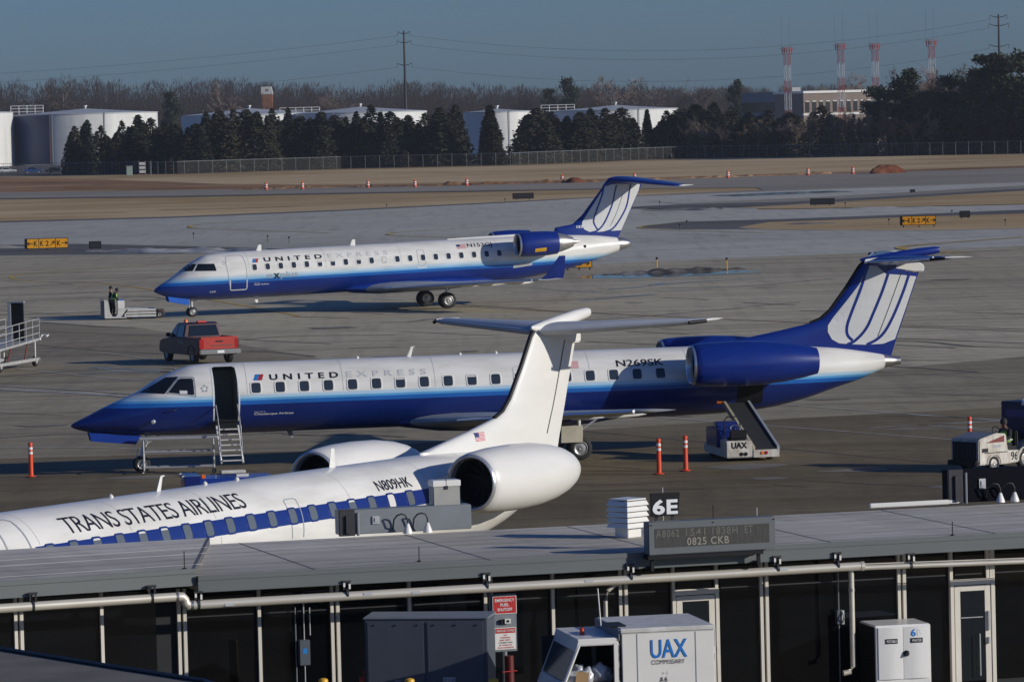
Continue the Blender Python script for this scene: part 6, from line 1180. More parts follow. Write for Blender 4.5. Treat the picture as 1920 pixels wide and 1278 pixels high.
# --- orange delineator posts on the stands
for u, v, v2, lb in ((58.5, 894, 828, 'orange traffic post alone at the left edge of the apron'), (1236, 889, 823, 'left of the pair of orange traffic posts before the belt loader'), (1286, 883, 818, 'right of the pair of orange traffic posts before the belt loader'), (1819, 845, 776, 'orange traffic post behind the bonnet of the baggage tractor')):
    P = at(u, v); h = 1.12; t = thing('traffic_post', lb, 'traffic post', (P.x, P.y, 0), 0, 'orange traffic posts on the apron'); Mz = Matrix.Rotation(rad(-90), 4, 'Y')
    q = MB(); q.lathe([(0, .17), (.03, .17), (.05, .09), (.06, .075), (h * .74, .068), (h * .86, .068), (h * .9, .05), (h * .92, .075), (h * .98, .07), (h, .03), (h, .001)], Mz, 16); obj('post', q, M_ORANGE, t, smooth=40)
    for a in (.66, .79): q = MB(); q.lathe([(h * a, .071), (h * a, .073), (h * (a + .07), .073), (h * (a + .07), .071)], Mz, 16); obj('reflective_band', q, M_WHITE, t)
    q = MB(); q.lathe([(0, .19), (.02, .19), (.025, .1)], Mz, 16); obj('base', q, M_BLACK, t)
# ================================================================== signs, barrels and lights by the taxiways
M_SIGNY = mat('sign_yellow_face', (0.80, 0.36, 0.012), 0.5, noise=.1, scale=1)
def facing(u, v, z=0.0): P = at(u, v, z); return P, math.atan2(P.x, P.y) * -1
def arrow2d(ang, L=.62, hw=.17, sw=.075):
    c, s = math.cos(ang), math.sin(ang); R = lambda x, y: (x * c - y * s, x * s + y * c)
    return [[R(*p) for p in ((-L / 2, -sw / 2), (L / 2 - .02, -sw / 2), (L / 2 - .02, sw / 2), (-L / 2, sw / 2))], [R(*p) for p in ((L / 2 + .03, 0), (L / 2 - .20, hw + .05), (L / 2 - .26, hw), (L / 2 - .07, 0))], [R(*p) for p in ((L / 2 + .03, 0), (L / 2 - .07, 0), (L / 2 - .26, -hw), (L / 2 - .20, -hw - .05))]]
def taxi_sign(label, u0, u1, v0, v1, words, turn=0.0):
    P, fz = facing(u0, v1 + 2); sc = (P - Vector((0, 0, CAM_H))).length / CAM_F; W = (u1 - u0) * sc; Hh = (v1 - v0) * sc
    t = thing('taxiway_sign', label, 'sign', (P.x, P.y, 0), fz + turn, 'yellow taxiway signs'); z0 = .18
    q = MB(); q.bx((-.22, 0, z0 - .02), (W + .03, .35, z0 + Hh + .02)); obj('housing', q, M_BLACK, t, bevel=.02)
    for x in (.1, W * .5, W - .15): q = MB(); q.tube([(x, .17, -.1), (x, .17, z0)], .05, 8); obj('leg', q, M_DARKMETAL, t)
    n = len(words); tot = sum(w_[1] for w_ in words); x = 0
    for k, (cells, rel) in enumerate(words):
        w_ = W * rel / tot; q = MB(); q.bx((x + .03, -.012, z0 + .03), (x + w_ - .03, -.001, z0 + Hh - .03)); pn = obj('panel', q, M_SIGNY, t)
        cw = w_ / (len(cells) + .15); cx = x + cw * .08
        for ce in cells:
            if ce in '<>/':
                for pl in arrow2d({'<': math.pi, '>': 0, '/': rad(45)}[ce], Hh * .62, Hh * .15, Hh * .075):
                    q = MB(); q.add([(cx + cw * .5 + a, -.02, z0 + Hh * .5 + b) for a, b in pl], [tuple(range(len(pl)))]); obj('arrow', q, M_BLACK, pn)
            else: sign_text('lettering', ce, M_BLACK, pn, (cx + cw * .18, -.02, z0 + Hh * .22), (cw * .64, 0, 0), (0, 0, Hh * .56), .012)
            cx += cw
        x += w_
    return t
taxi_sign('yellow taxiway sign with arrows at the left edge, reading K K2 K', 51, 127, 450, 468, (('<K', 1.9), ('K2/', 2.7), ('K>', 2)))
taxi_sign('yellow taxiway sign with arrows on the grass at the right, reading K K2 K', 1692, 1754, 407.5, 424, (('<K', 1.9), ('K2/', 2.7), ('K>', 2)))
taxi_sign('yellow taxiway sign half hidden behind the tail of the farther blue jet', 1062, 1110, 490, 505, (('K', 1), ('5>', 2)))
for u0, u1, v0, v1, lb in ((961, 1001, 361, 374, 'dark unlit sign box on the tan strip above the farther jet'), (1519, 1565, 371, 385.5, 'wide dark sign box between the taxiways at the right'), (1799, 1819, 394, 409, 'square dark sign box right of the right hand yellow sign'), (167, 190, 451, 467.5, 'square dark sign box right of the left hand yellow sign'), (1706, 1716, 354, 361, 'small dark lamp box on the far pavement edge at right')):
    P, fz = facing(u0, v1 + .6); sc = (P - Vector((0, 0, CAM_H))).length / CAM_F; W = (u1 - u0) * sc; Hh = (v1 - v0) * sc
    t = thing('sign_box', lb, 'sign', (P.x, P.y, -.05), fz, 'dark sign boxes by the taxiways'); q = MB(); q.bx((0, 0, .15), (W, .35, Hh)); obj('housing', q, M_BLACK, t, bevel=.03)
    q = MB(); q.bx((.06, -.012, .2), (W - .06, -.002, Hh - .06)); obj('back_panel', q, M_DARKMETAL, t)
    for x in (W * .2, W * .8): q = MB(); q.tube([(x, .17, -.1), (x, .17, .16)], .05, 6); obj('leg', q, M_DARKMETAL, t)
ORD = ['leftmost', 'second', 'third', 'fourth', 'fifth', 'sixth', 'seventh', 'eighth', 'ninth', 'tenth', 'eleventh', 'twelfth', 'thirteenth', 'fourteenth', 'fifteenth', 'sixteenth', 'seventeenth', 'eighteenth', 'nineteenth', 'twentieth']
M_BARREL = mat('orange_barrel', (0.52, 0.085, 0.035), .6)
b0 = None
for k, (u, v) in enumerate(((499, 355), (567, 354), (690, 351), (778, 350), (875, 347.5), (1054, 341), (1190, 337.5), (1365, 333), (1515, 328), (1599, 325.5))):
    P = at(u, v)
    if b0 is None:
        b0 = thing('traffic_barrel', '', 'traffic barrel', (0, 0, 0), 0, 'orange barrels along the dug edge'); Mz = Matrix.Rotation(rad(-90), 4, 'Y')
        q = MB(); q.lathe([(0, .36), (.12, .36), (.13, .31), (1.05, .25), (1.10, .22), (1.10, .001)], Mz, 14); obj('drum', q, M_BARREL, b0, smooth=40)
        for a, r in ((.42, .297), (.78, .274)): q = MB(); q.lathe([(a, r), (a, r + .012), (a + .15, r + .005), (a + .15, r - .01)], Mz, 14); obj('white_band', q, M_WHITE, b0)
        q = MB(); q.lathe([(1.10, .10), (1.3, .09), (1.36, .03), (1.37, .001)], Mz, 10); obj('warning_lamp', q, M_AMBER, b0); o = b0
    else: o = copy_tree(b0)
    o.location = (P.x, P.y, -.08); o.scale = (.92, .92, .98)
    o['label'] = 'orange and white barrel, %s from the left along the dug edge' % ORD[k] if k else 'orange and white barrel, leftmost along the dug edge'
for k, (u, v, lb) in enumerate(((1232, 505, 'thin marker post before the dirty snow behind the far jet'), (1363, 506, 'thin marker post right of the dirty snow behind the far jet'), (725, 391, 'small edge marker on the tan strip left of the middle'), (947, 380, 'small edge marker below the dark sign box'), (1667, 421, 'small edge marker left of the right hand yellow sign'), (1885, 422, 'small edge marker at the far right of the grass island'), (1785, 404, 'small edge marker between yellow sign and square dark box'), (363, 447, 'small edge marker on the pavement above the far jet nose'), (1275, 431, 'edge marker on the dark shoulder right of the far tail, nearer one'), (1288, 424, 'edge marker on the dark shoulder right of the far tail, farther one'), (1237, 386, 'edge marker beyond the tailplane of the far jet'), (502, 452, 'small edge marker above the far jet roof'), (542, 455, 'small edge marker above the far jet roof, the right one'), (1585, 389, 'small edge marker under the wide dark sign box'))):
    P = at(u, v); t = thing('edge_marker', lb, 'marker', (P.x, P.y, -.05), 0, 'edge markers by the taxiways'); h = .75 if k < 2 else .45
    q = MB(); q.tube([(0, 0, 0), (0, 0, h)], .035, 6); obj('stem', q, M_YELLOW if k < 2 else M_DARKMETAL, t); q = MB(); q.tube([(0, 0, h), (0, 0, h + .16)], .08, 8); obj('lamp', q, M_BLACK, t)
# ================================================================== fence
FB = [(-500, 336), (0, 328), (333, 325.5), (640, 316), (960, 309), (1280, 296), (1650, 292), (1920, 287.5), (2500, 276)]
FP = [at(u, v) for u, v in FB]; FP = [Vector((p.x, p.y, 0)) for p in FP]
fence = thing('fence', 'long grey chain link fence in front of the trees', 'fence', FP[0])
m = bpy.data.materials.new('chain_link_mesh'); m.use_nodes = True; n = m.node_tree; pb = n.nodes['Principled BSDF']; pb.inputs['Base Color'].default_value = (.20, .20, .19, 1); pb.inputs['Roughness'].default_value = .6; pb.inputs['Alpha'].default_value = .10; M_CHAIN = m
q = MB(); k_ = len(FP); q.add([p - FP[0] for p in FP] + [p - FP[0] + Vector((0, 0, 2.55)) for p in FP], [(i, i + 1, k_ + i + 1, k_ + i) for i in range(k_ - 1)]); obj('chain_link', q, M_CHAIN, fence, fix=False)
q = MB(); q.tube([p - FP[0] + Vector((0, 0, 2.6)) for p in FP], .05, 6); obj('top_rail', q, M_GREY, fence)
acc = 0; post = None; SP = 3.35
for i in range(k_ - 1):
    a, b = FP[i], FP[i + 1]; L = (b - a).length
    while acc < L:
        p = a + (b - a) * (acc / L) - FP[0]
        if post is None: q = MB(); q.tube([(0, 0, -.1), (0, 0, 2.75)], .04, 6); post = obj('post', q, M_GREY, fence, loc=p)
        else: same(post, fence, p)
        acc += SP
    acc -= L
# ================================================================== tank farm
def spot(u, v): P = at(u, v); return P
M_TANK = mat('tank_white_paint', (0.72, 0.72, 0.69), .55, noise=.22, scale=.35, stretch=(1, 1, .12))
M_TANKROOF = mat('tank_roof_grey', (0.42, 0.44, 0.45), .6); M_TBLUE = mat('tank_dark_blue', (0.018, 0.04, 0.12), .5, noise=.15, scale=.3)  # dark blue tone laid over the left part of one tank
def tank(label, uc, Y, half, vtop, vapex, blue=False, cat=None):
    P = at_y(uc, vtop, Y); r = (at_y(uc + half, vtop, Y) - P).length; zt = P.z; za = at_y(uc, vapex, Y).z
    t = thing('storage_tank', label, 'tank', (P.x, P.y + r, 0), 0, 'white storage tanks beyond the fence'); Mz = Matrix.Rotation(rad(-90), 4, 'Y'); N = 72
    q = MB(); q.lathe([(-.2, r), (zt, r)], Mz, N); obj('shell', q, M_TANK, t, smooth=30)
    q = MB(); q.lathe([(zt - .15, r + .12), (zt + .12, r + .12), (zt + .12, r), (zt + (za - zt) * .6, r * .40), (za, .3), (za, .001)], Mz, N); obj('roof', q, M_TANKROOF, t, smooth=20)
    for h in (zt * .25, zt * .5, zt * .75): q = MB(); q.lathe([(h, r + .0), (h, r + .06), (h + .10, r + .06), (h + .10, r)], Mz, N); obj('hoop', q, M_TANK, t)
    q = MB(); q.tube([(0, 0, za - .1), (0, 0, za + .5)], .25, 8); q.tube([(0, 0, za + .5), (0, 0, za + .9)], .5, 8); obj('vent', q, M_WHITE, t)
    for a in (-112, -70):
        c, s = math.cos(rad(a)) * (r + .25), math.sin(rad(a)) * (r + .25); q = MB(); q.tube([(c, s, 0), (c, s, zt + .8)], .10, 6); obj('riser_pipe', q, M_GREY, t)
    if blue:
        q = MB(); R_ = []
        for k in range(25):
            a = rad(180 + 68 * k / 24 - 2); R_.append([(math.cos(a) * (r + .08), math.sin(a) * (r + .08), z) for z in (.3, zt - .1)])
        q.loft(R_, cap=False, closed=False); obj('blue_panel', q, M_TBLUE, t, smooth=30)
        a = rad(246); q = MB(); q.tube([(math.cos(a) * (r + .3), math.sin(a) * (r + .3), 0), (math.cos(a) * (r + .3), math.sin(a) * (r + .3), zt)], .12, 6); obj('ladder_rail', q, mat('rust_pipe', (.25, .12, .08), .7), t)
    return t, r, zt
def catwalk(t, x0, x1, y, z):
    q = MB()
    for h in (0, .9, 1.7): q.tube([(x0, y, z + h), (x1, y, z + h)], .10, 6)
    obj('catwalk_rail', q, M_WHITE, t); n = max(3, int((x1 - x0) / 2.2))
    for i in range(n + 1): x = x0 + (x1 - x0) * i / n; q = MB(); q.tube([(x, y, z - 1.0), (x, y, z + 1.7)], .10, 6); obj('catwalk_post', q, M_WHITE, t)
tank('white tank cut off by the left picture edge', -122, 1320, 132, 214, 204)
t1, r1, z1_t = tank('big white tank with dark blue left side and grey roof', 148, 1330, 137, 213.5, 203.5, True); catwalk(t1, -r1 * 1.05, -r1 * .6, 3, z1_t + 1.0)
tank('white tank behind the long cedar row, its grey left side showing', 461, 1400, 130, 215, 203)
t3, r3, z3_t = tank('white tank with a catwalk on its left, behind the power pylon', 672, 1390, 126, 211, 200); catwalk(t3, -r3 * 1.22, -r3 * .62, 2, z3_t + .2)
tank('narrow tall white tank behind the lone columnar cedar', 932, 1300, 64, 210, 204)
t5, r5, z5_t = tank('white tank with a catwalk, right of the lone columnar cedar', 1157, 1400, 118, 206, 197); catwalk(t5, -r5 * 1.2, -r5 * .66, 2, z5_t + .2)
# ================================================================== trees
rt = random.Random(11)
def leaf_mat(name, c1, c2):
    m = bpy.data.materials.new(name); m.use_nodes = True; n = m.node_tree; b = n.nodes['Principled BSDF']; b.inputs['Roughness'].default_value = .85; b.inputs['Specular IOR Level'].default_value = .15
    g = n.nodes.new('ShaderNodeObjectInfo'); tc = n.nodes.new('ShaderNodeTexCoord'); t = n.nodes.new('ShaderNodeTexNoise'); t.inputs['Scale'].default_value = .55; n.links.new(tc.outputs['Object'], t.inputs[0])
    ad = n.nodes.new('ShaderNodeMath'); ad.operation = 'MULTIPLY_ADD'; n.links.new(g.outputs['Random'], ad.inputs[0]); ad.inputs[1].default_value = .5; n.links.new(t.outputs['Fac'], ad.inputs[2])
    r = n.nodes.new('ShaderNodeValToRGB'); r.color_ramp.elements[0].position = .4; r.color_ramp.elements[1].position = 1.05; r.color_ramp.elements[0].color = (*c1, 1); r.color_ramp.elements[1].color = (*c2, 1)
    n.links.new(ad.outputs[0], r.inputs[0]); n.links.new(r.outputs[0], b.inputs['Base Color']); return m
M_CEDAR = leaf_mat('cedar_foliage', (0.014, 0.019, 0.012), (0.044, 0.042, 0.024)); M_PINE = leaf_mat('pine_needles', (0.015, 0.025, 0.014), (0.048, 0.055, 0.026))
M_TWIG = leaf_mat('bare_brown_twigs', (0.13, 0.098, 0.078), (0.23, 0.18, 0.145)); M_SCRUB = leaf_mat('brown_green_scrub', (0.060, 0.050, 0.030), (0.105, 0.082, 0.050)); M_BARK = mat('grey_brown_bark', (.20, .165, .135), .9, noise=.4, scale=2)
def leafq(V, F, p, s, r):
    a = Vector((r.gauss(0, 1), r.gauss(0, 1), r.gauss(0, .7))).normalized(); b = a.orthogonal().normalized(); c = a.cross(b); t = r.uniform(0, 6.3); b, c = b * math.cos(t) + c * math.sin(t), c * math.cos(t) - b * math.sin(t)
    o = len(V); V += [tuple(p - b * s), tuple(p + c * s * .55), tuple(p + b * s), tuple(p - c * s * .55)]; F.append((o, o + 1, o + 2, o + 3))
def raw(name, V, F, m):
    me = bpy.data.meshes.new(name); me.from_pydata(V, [], F); me.materials.append(m); return me
def cedar_mesh(seed, shape, n=7500, H=15.0):
    # several leaders of different height grown together, each a ragged cone of sprays
    r = random.Random(seed); V = []; F = []; wmax = shape(.12) * H
    ld = [(Vector((0, 0, 0)), 1.0, .62)] + [(Vector((math.cos(a), math.sin(a), 0)) * wmax * r.uniform(.30, .58), r.uniform(.62, .93), r.uniform(.34, .56)) for a in [r.uniform(0, 6.283) for _ in range(r.randint(3, 6) if wmax > 3 else 1)]]
    per = n // len(ld)
    for off, hh, wf in ld:
        lump = [(r.random(), r.uniform(0, 6.283), r.uniform(.45, 1.45)) for _ in range(26)]; cv = r.uniform(.36, .80)
        for _ in range(per):
            h = r.random() ** 1.1; th = r.uniform(0, 6.283); k = 1.0
            for ch, ct, cr in lump:
                if abs(ch - h) * 8 + abs(((th - ct + 3.1416) % 6.283) - 3.1416) * 1.2 < .7: k = cr; break
            R = wmax * wf * (max(0, 1 - h) ** cv * (.8 + .2 * min(1, h * 6))) * k + .10; rr = R * r.random() ** .45
            leafq(V, F, off * (1 - .35 * h) + Vector((rr * math.cos(th), rr * math.sin(th), h * H * hh + r.uniform(-.35, .35) + rr * .10)), r.uniform(.18, .42), r)
    return V, F
def cedar_mesh_old(seed, shape, n=6500, H=15.0):
    r = random.Random(seed); V = []; F = []; ph = [r.uniform(0, 6.3) for _ in range(6)]; clumps = [(r.uniform(.05, .97), r.uniform(0, 6.28), r.uniform(.60, 1.32)) for _ in range(60)]
    for _ in range(n):
        h = r.random() ** 1.15; R = shape(h) * H * (1 + .12 * math.sin(h * 21 + ph[0]) + .10 * math.sin(h * 37 + ph[1])); th = r.uniform(0, 6.283)
        k = 1.0
        for ch, ct, cr in clumps:
            d = abs(ch - h) * 9 + abs(((th - ct + 3.1416) % 6.283) - 3.1416) * 1.3
            if d < .8: k = cr; break
        rr = R * k * (r.random() ** .42); leafq(V, F, Vector((rr * math.cos(th), rr * math.sin(th), h * H + r.uniform(-.3, .3) + .1 - rr * .10)), r.uniform(.20, .44), r)
    return V, F
sh_cone = lambda h: .235 * (1 - h) ** .75 + .010
sh_broad = lambda h: .27 * (1 - h ** 1.5) ** .8 + .006
sh_col = lambda h: .155 * math.sqrt(max(0, 1 - ((h - .36) / .65) ** 2)) + .006
sh_multi = lambda h: .25 * (1 - h ** 1.7) * (.8 + .3 * math.sin(h * 9)) + .012
CED = [raw('cedar_crown', *cedar_mesh(s, f), M_CEDAR) for s, f in ((1, sh_cone), (12, sh_broad), (3, sh_broad), (4, sh_col), (15, sh_multi), (6, sh_broad))]
mbt = MB(); mbt.tube([(0, 0, -.3), (0, 0, 4), (.1, .1, 11)], .28, 7, r2=.06); CTR = raw('cedar_trunk', mbt.v, mbt.f, M_BARK)
def add_tree(name, label, cat, P, sc, crown, trunk, group, cn='crown', tn='trunk', rz=None):
    t = thing(name, label, cat, P, rt.uniform(0, 6.28) if rz is None else rz, group); t.scale = sc
    c = bpy.data.objects.new(cn, crown); C.objects.link(c); c.parent = t
    if trunk: k = bpy.data.objects.new(tn, trunk); C.objects.link(k); k.parent = t
    return t
fence_v = lambda u: next(a[1] + (b[1] - a[1]) * (u - a[0]) / (b[0] - a[0]) for a, b in zip(FB[:-1], FB[1:]) if a[0] <= u <= b[0])
def tree_at(u, vt, wpx, depth=14.0):
    """base point just beyond the fence, real height and width"""
    g = at(u, fence_v(u)); Y = g.y + depth; top = at_y(u, vt, Y); wd = (at_y(u + wpx, vt, Y) - top).length; return Vector((top.x, Y, -.1)), top.z + .1, wd
row = [(140, 236, 36, 2), (163, 226, 40, 4), (189, 235, 44, 1), (207, 262, 22, 0), (228, 226, 34, 1), (258, 217, 38, 0), (283, 221, 40, 2), (307, 227, 38, 1), (330, 231, 36, 4), (352, 239, 40, 1), (367, 232, 38, 2), (386, 211, 40, 0), (412, 208, 38, 5), (437, 204, 42, 1), (460, 205, 40, 2), (481, 210, 40, 4), (510, 203, 44, 1), (540, 204, 40, 0), (562, 217, 40, 2), (581, 221, 38, 1), (602, 210, 42, 5), (628, 216, 40, 2), (648, 219, 38, 1), (668, 210, 40, 0), (695, 197, 46, 1), (730, 209, 46, 2), (765, 217, 44, 4), (797, 212, 48, 1), (824, 203, 46, 0), (853, 196, 62, 1), (918, 198, 44, 3), (1007, 203, 60, 2), (1034, 209, 52, 1), (1087, 211, 50, 4), (1107, 204, 44, 0), (1134, 203, 50, 1), (1166, 202, 56, 2), (1213, 206, 30, 3), (1250, 207, 50, 1), (1276, 203, 46, 2), (1304, 196, 48, 5), (1338, 192, 52, 1), (1374, 206, 44, 2), (1403, 210, 46, 0), (1440, 206, 50, 1), (1480, 212, 46, 4), (1541, 198, 50, 1)]
names_for = {140: 'lone feathery cedar at the left before the blue panel of the tank', 163: 'pointed cedar before the big tank, between two lower ones', 189: 'rounded cedar hiding the right part of the big tank', 207: 'small low cedar in the gap right of the big tank', 228: 'bushy cedar at the left end of the long row', 853: 'tall cedar at the right end of the long row, beside the gap', 918: 'lone columnar cedar standing before the narrow tank', 1007: 'broad dark cedar just right of the narrow tank', 1213: 'slim columnar cedar before a white tank wall', 1541: 'dark cedar below the long building, right of the first lattice mast'}
kk = 0
for i, (u, vt, w_, sp) in enumerate(row):
    dp = 12 + (i * 7 % 5) * 3.5; P, h, wd = tree_at(u, vt, w_, dp); base_w = {0: .42, 1: .52, 2: .52, 3: .30, 4: .48, 5: .42}[sp] * 15
    kx = 1.75 if u in (140, 163, 189, 207, 918, 1213, 853) else rt.uniform(2.2, 3.0)
    if u in names_for: lb = names_for[u]
    else:
        lo = u < 900; kk = sum(1 for q in row[:i] if q[0] not in names_for and (q[0] < 900) == lo)
        lb = ('dark cedar in the long row, number %s from its left end' if lo else 'dark cedar right of the narrow tank, number %s from the left') % (['one', 'two', 'three', 'four', 'five', 'six', 'seven', 'eight', 'nine', 'ten', 'eleven', 'twelve', 'thirteen', 'fourteen', 'fifteen', 'sixteen', 'seventeen', 'eighteen', 'nineteen', 'twenty', 'twenty one', 'twenty two', 'twenty three', 'twenty four', 'twenty five', 'twenty six'][kk])
    add_tree('cedar_tree', lb, 'tree', P, (wd * kx * rt.uniform(.88, 1.12) / base_w, wd * kx * rt.uniform(.88, 1.12) / base_w, h / 15.2), CED[sp], CTR, 'cedars beyond the fence', 'crown', 'trunk')
# bare broadleaf trees: recursive limbs and twigs
def bare_mesh(seed, H=16.0, spread=.5, twigs=True):
    r = random.Random(seed); mb = MB(); V = []; F = []
    def grow(p, d, L, rr, lev):
        k = 3; pts = [p]
        for i in range(k): d = (d + Vector((r.gauss(0, .10), r.gauss(0, .10), .05 + r.gauss(0, .05)))).normalized(); pts.append(pts[-1] + d * (L / k))
        mb.tube(pts, rr, 5 if lev < 2 else 3, False, rr * .55)
        if lev >= 4:
            for _ in range(7):
                b = pts[r.randint(1, 3)]; dd = (d + Vector((r.gauss(0, .7), r.gauss(0, .7), r.gauss(0, .5)))).normalized(); e = b + dd * r.uniform(.5, 1.3); sd = dd.orthogonal().normalized() * .055; o = len(V); V.extend([tuple(b - sd), tuple(b + sd), tuple(e)]); F.append((o, o + 1, o + 2))
            return
        for _ in range(r.randint(3, 4) if lev else r.randint(5, 6)):
            b = pts[r.randint(1, 3)] if lev else pts[r.randint(1, 3)]; dd = (d + Vector((r.gauss(0, spread), r.gauss(0, spread), .15 + r.gauss(0, .25)))).normalized(); grow(b, dd, L * r.uniform(.52, .72), rr * .5, lev + 1)
    grow(Vector((0, 0, -.2)), Vector((0, 0, 1)), H * .42, H * .018, 0)
    zm = max(v[2] for v in mb.v + V); return mb.v, mb.f, V, F, zm
BARE = []
for s, sp in ((1, .45), (2, .6), (3, .55), (4, .40)):
    a, b, c, d, zm = bare_mesh(s, 16, sp); BARE.append((raw('limbs', a, b, M_BARK), raw('twigs', c, d, M_TWIG), zm))
def bare_at(u, vt, depth, label, k, wfac=1.0, group='bare trees beyond the fence'):
    P, h, _ = tree_at(u, vt, 10, depth); cr, tw_, zm = BARE[k % 4]; s = h / zm; t = thing('bare_tree', label, 'tree', P, rt.uniform(0, 6.28), group); t.scale = (s * wfac, s * wfac, s)
    for nm, me in (('limbs', cr), ('twigs', tw_)): o = bpy.data.objects.new(nm, me); C.objects.link(o); o.parent = t
    return t
for i, (u, vt, lb) in enumerate(((1133, 139, 'round bare tree on the skyline above the slim cedars, left of two'), (1203, 138, 'round bare tree on the skyline above the slim cedars, right of two'), (1316, 137, 'wide bare tree on the skyline left of the lattice masts'), (415, 146, 'tall bare tree on the skyline above the long row'), (112, 148, 'bare tree on the skyline above the big tank'), (1580, 132, 'bare tree on the skyline beside the second lattice mast'), (612, 156, 'bare tree on the skyline left of the pylon'))):
    bare_at(u, vt, 640 if u < 1400 else 430, lb, i, 1.25)
for i, (u, vt) in enumerate(((1296, 215), (1322, 225), (1352, 222), (1392, 230), (1424, 222), (1465, 218), (1492, 214), (1515, 205), (1565, 210), (1590, 200), (1612, 196), (1635, 205), (1660, 196), (1685, 215), (1712, 205), (1740, 200), (1688, 125), (1716, 118), (1755, 112), (1790, 115), (1812, 122), (1835, 120))):
    nm = ['one', 'two', 'three', 'four', 'five', 'six', 'seven', 'eight', 'nine', 'ten', 'eleven', 'twelve', 'thirteen', 'fourteen', 'fifteen', 'sixteen'][i % 16]
    bare_at(u, vt, 6 if vt > 190 else 60, ('bare brown tree close behind the fence at right, number %s from the left' if vt > 190 else 'tall bare tree behind the dark pines at right, number %s from the left') % nm, i, 1.0)
# brown scrub crowns among them
SCR = [raw('scrub_crown', *cedar_mesh(s, sh_broad, 2600), M_SCRUB) for s in (21, 22)]
for i, (u, vt, w_) in enumerate(((1320, 225, 60), (1365, 235, 60), (1420, 232, 60), (1500, 222, 60), (1556, 212, 70), (1600, 214, 70), (1640, 212, 70), (1676, 215, 60), (1716, 222, 70), (1762, 225, 70), (1810, 230, 70), (330, 290, 60), (760, 282, 60), (1100, 236, 40), (1900, 235, 60))):
    P, h, wd = tree_at(u, vt, w_, 9 + i % 3); add_tree('scrub_bush', 'brownish scrub behind the fence, %s from the left of its kind' % ORD[i] if i else 'brownish scrub behind the fence, leftmost of its kind', 'bush', P, (wd / 7.8, wd / 7.8, h / 15.2), SCR[i % 2], CTR, 'scrub beyond the fence')
# pines
def pine_mesh(seed, H=20.0, n=5200):
    r = random.Random(seed); V = []; F = []; mb = MB(); mb.tube([(0, 0, -.3), (r.uniform(-.3, .3), r.uniform(-.3, .3), H * .5), (r.uniform(-.5, .5), r.uniform(-.5, .5), H * .95)], .34, 7, r2=.06)
    cl = []
    for k in range(30):
        h = r.uniform(.30, .99); R = H * .22 * (1.15 - h) ** .6 * r.uniform(.25, 1.1); th = r.uniform(0, 6.283); c = Vector((R * math.cos(th), R * math.sin(th), H * h)); cl.append((c, H * r.uniform(.055, .10))); mb.tube([(0, 0, H * h * .93), tuple(c)], .08, 4, False, .03)
    for _ in range(n):
        c, rr = cl[r.randint(0, len(cl) - 1)]; p = c + Vector((r.gauss(0, .55), r.gauss(0, .55), r.gauss(0, .36))) * rr; leafq(V, F, p, r.uniform(.25, .55), r)
    return (V, F), (mb.v, mb.f)
PIN = []
for s in (31, 32, 33): a, b = pine_mesh(s); PIN.append((raw('pine_crown', *a, M_PINE), raw('pine_trunk', *b, M_BARK)))
for i, (u, vt, w_, dp, lb) in enumerate(((1700, 134, 78, 20, 'dark pine right of the third lattice mast'), (1735, 172, 70, 14, 'dark pine low in front of the fourth lattice mast'), (1785, 140, 70, 20, 'dark pine right of the fourth lattice mast'), (1824, 134, 70, 14, 'dark pine between the fourth mast and the right hand pylon'), (1856, 101, 110, 18, 'tallest dark pine, at the foot of the right hand pylon'), (1893, 104, 100, 14, 'tall dark pine at the right picture edge, nearer the pylon'), (1935, 100, 110, 22, 'tall dark pine cut by the right picture edge'), (1985, 110, 110, 18, 'dark pine just outside the right picture edge'), (1663, 168, 80, 12, 'lower dark pine left of the pine group, before the long building'), (1068, 149, 46, 640, 'lone pine on the skyline right of the pylon'), (1030, 166, 40, 640, 'low dark pine on the skyline left of the lone pine'), (1640, 162, 60, 60, 'dark pine behind the third lattice mast'), (1380, 153, 40, 500, 'small dark pine on the skyline left of the long building'), (322, 172, 40, 620, 'dark pine on the skyline above the second tank'))):
    P, h, wd = tree_at(u, vt, w_, dp); add_tree('pine_tree', lb, 'tree', P, (wd / 8.8, wd / 8.8, h / 20.4), PIN[i % 3][0], PIN[i % 3][1], 'dark pines')
for i, (u, vt, w_) in enumerate(((1692, 190, 80), (1760, 185, 90), (1800, 190, 80), (1845, 180, 90), (1885, 185, 90), (1925, 180, 90), (1970, 185, 90))):
    P, h, wd = tree_at(u, vt, w_, 10 + i % 3); add_tree('cedar_tree', 'dark cedar under the tall pines at right, %s from the left' % ORD[i] if i else 'dark cedar under the tall pines at right, leftmost', 'tree', P, (wd / 7, wd / 7, h / 15.2), CED[(1, 2, 4)[i % 3]], CTR, 'cedars beyond the fence')
# far wood that reads as one mass
rw = random.Random(3); V = []; F = []
sil = [(-400, 158), (0, 156), (60, 152), (130, 150), (200, 157), (260, 160), (330, 154), (400, 151), (460, 156), (560, 159), (660, 164), (715, 156), (760, 154), (830, 161), (940, 163), (1030, 166), (1150, 163), (1300, 166), (1450, 166), (1560, 161), (1650, 161), (1760, 156), (1920, 152), (2400, 140)]
def sil_v(u):
    for a, b in zip(sil[:-1], sil[1:]):
        if a[0] <= u <= b[0]: return a[1] + (b[1] - a[1]) * (u - a[0]) / (b[0] - a[0])
    return 160
crowns = []
for k in range(2800):
    u = rw.uniform(-380, 2380); Y = rw.uniform(1700, 2150); zt = at_y(u, sil_v(u), 1900).z * rw.uniform(.66, .98) * (1 if Y < 1950 else 1.05); p = at_y(u, 200, Y); crowns.append((p.x, Y, zt, rw.uniform(2.4, 4.6)))
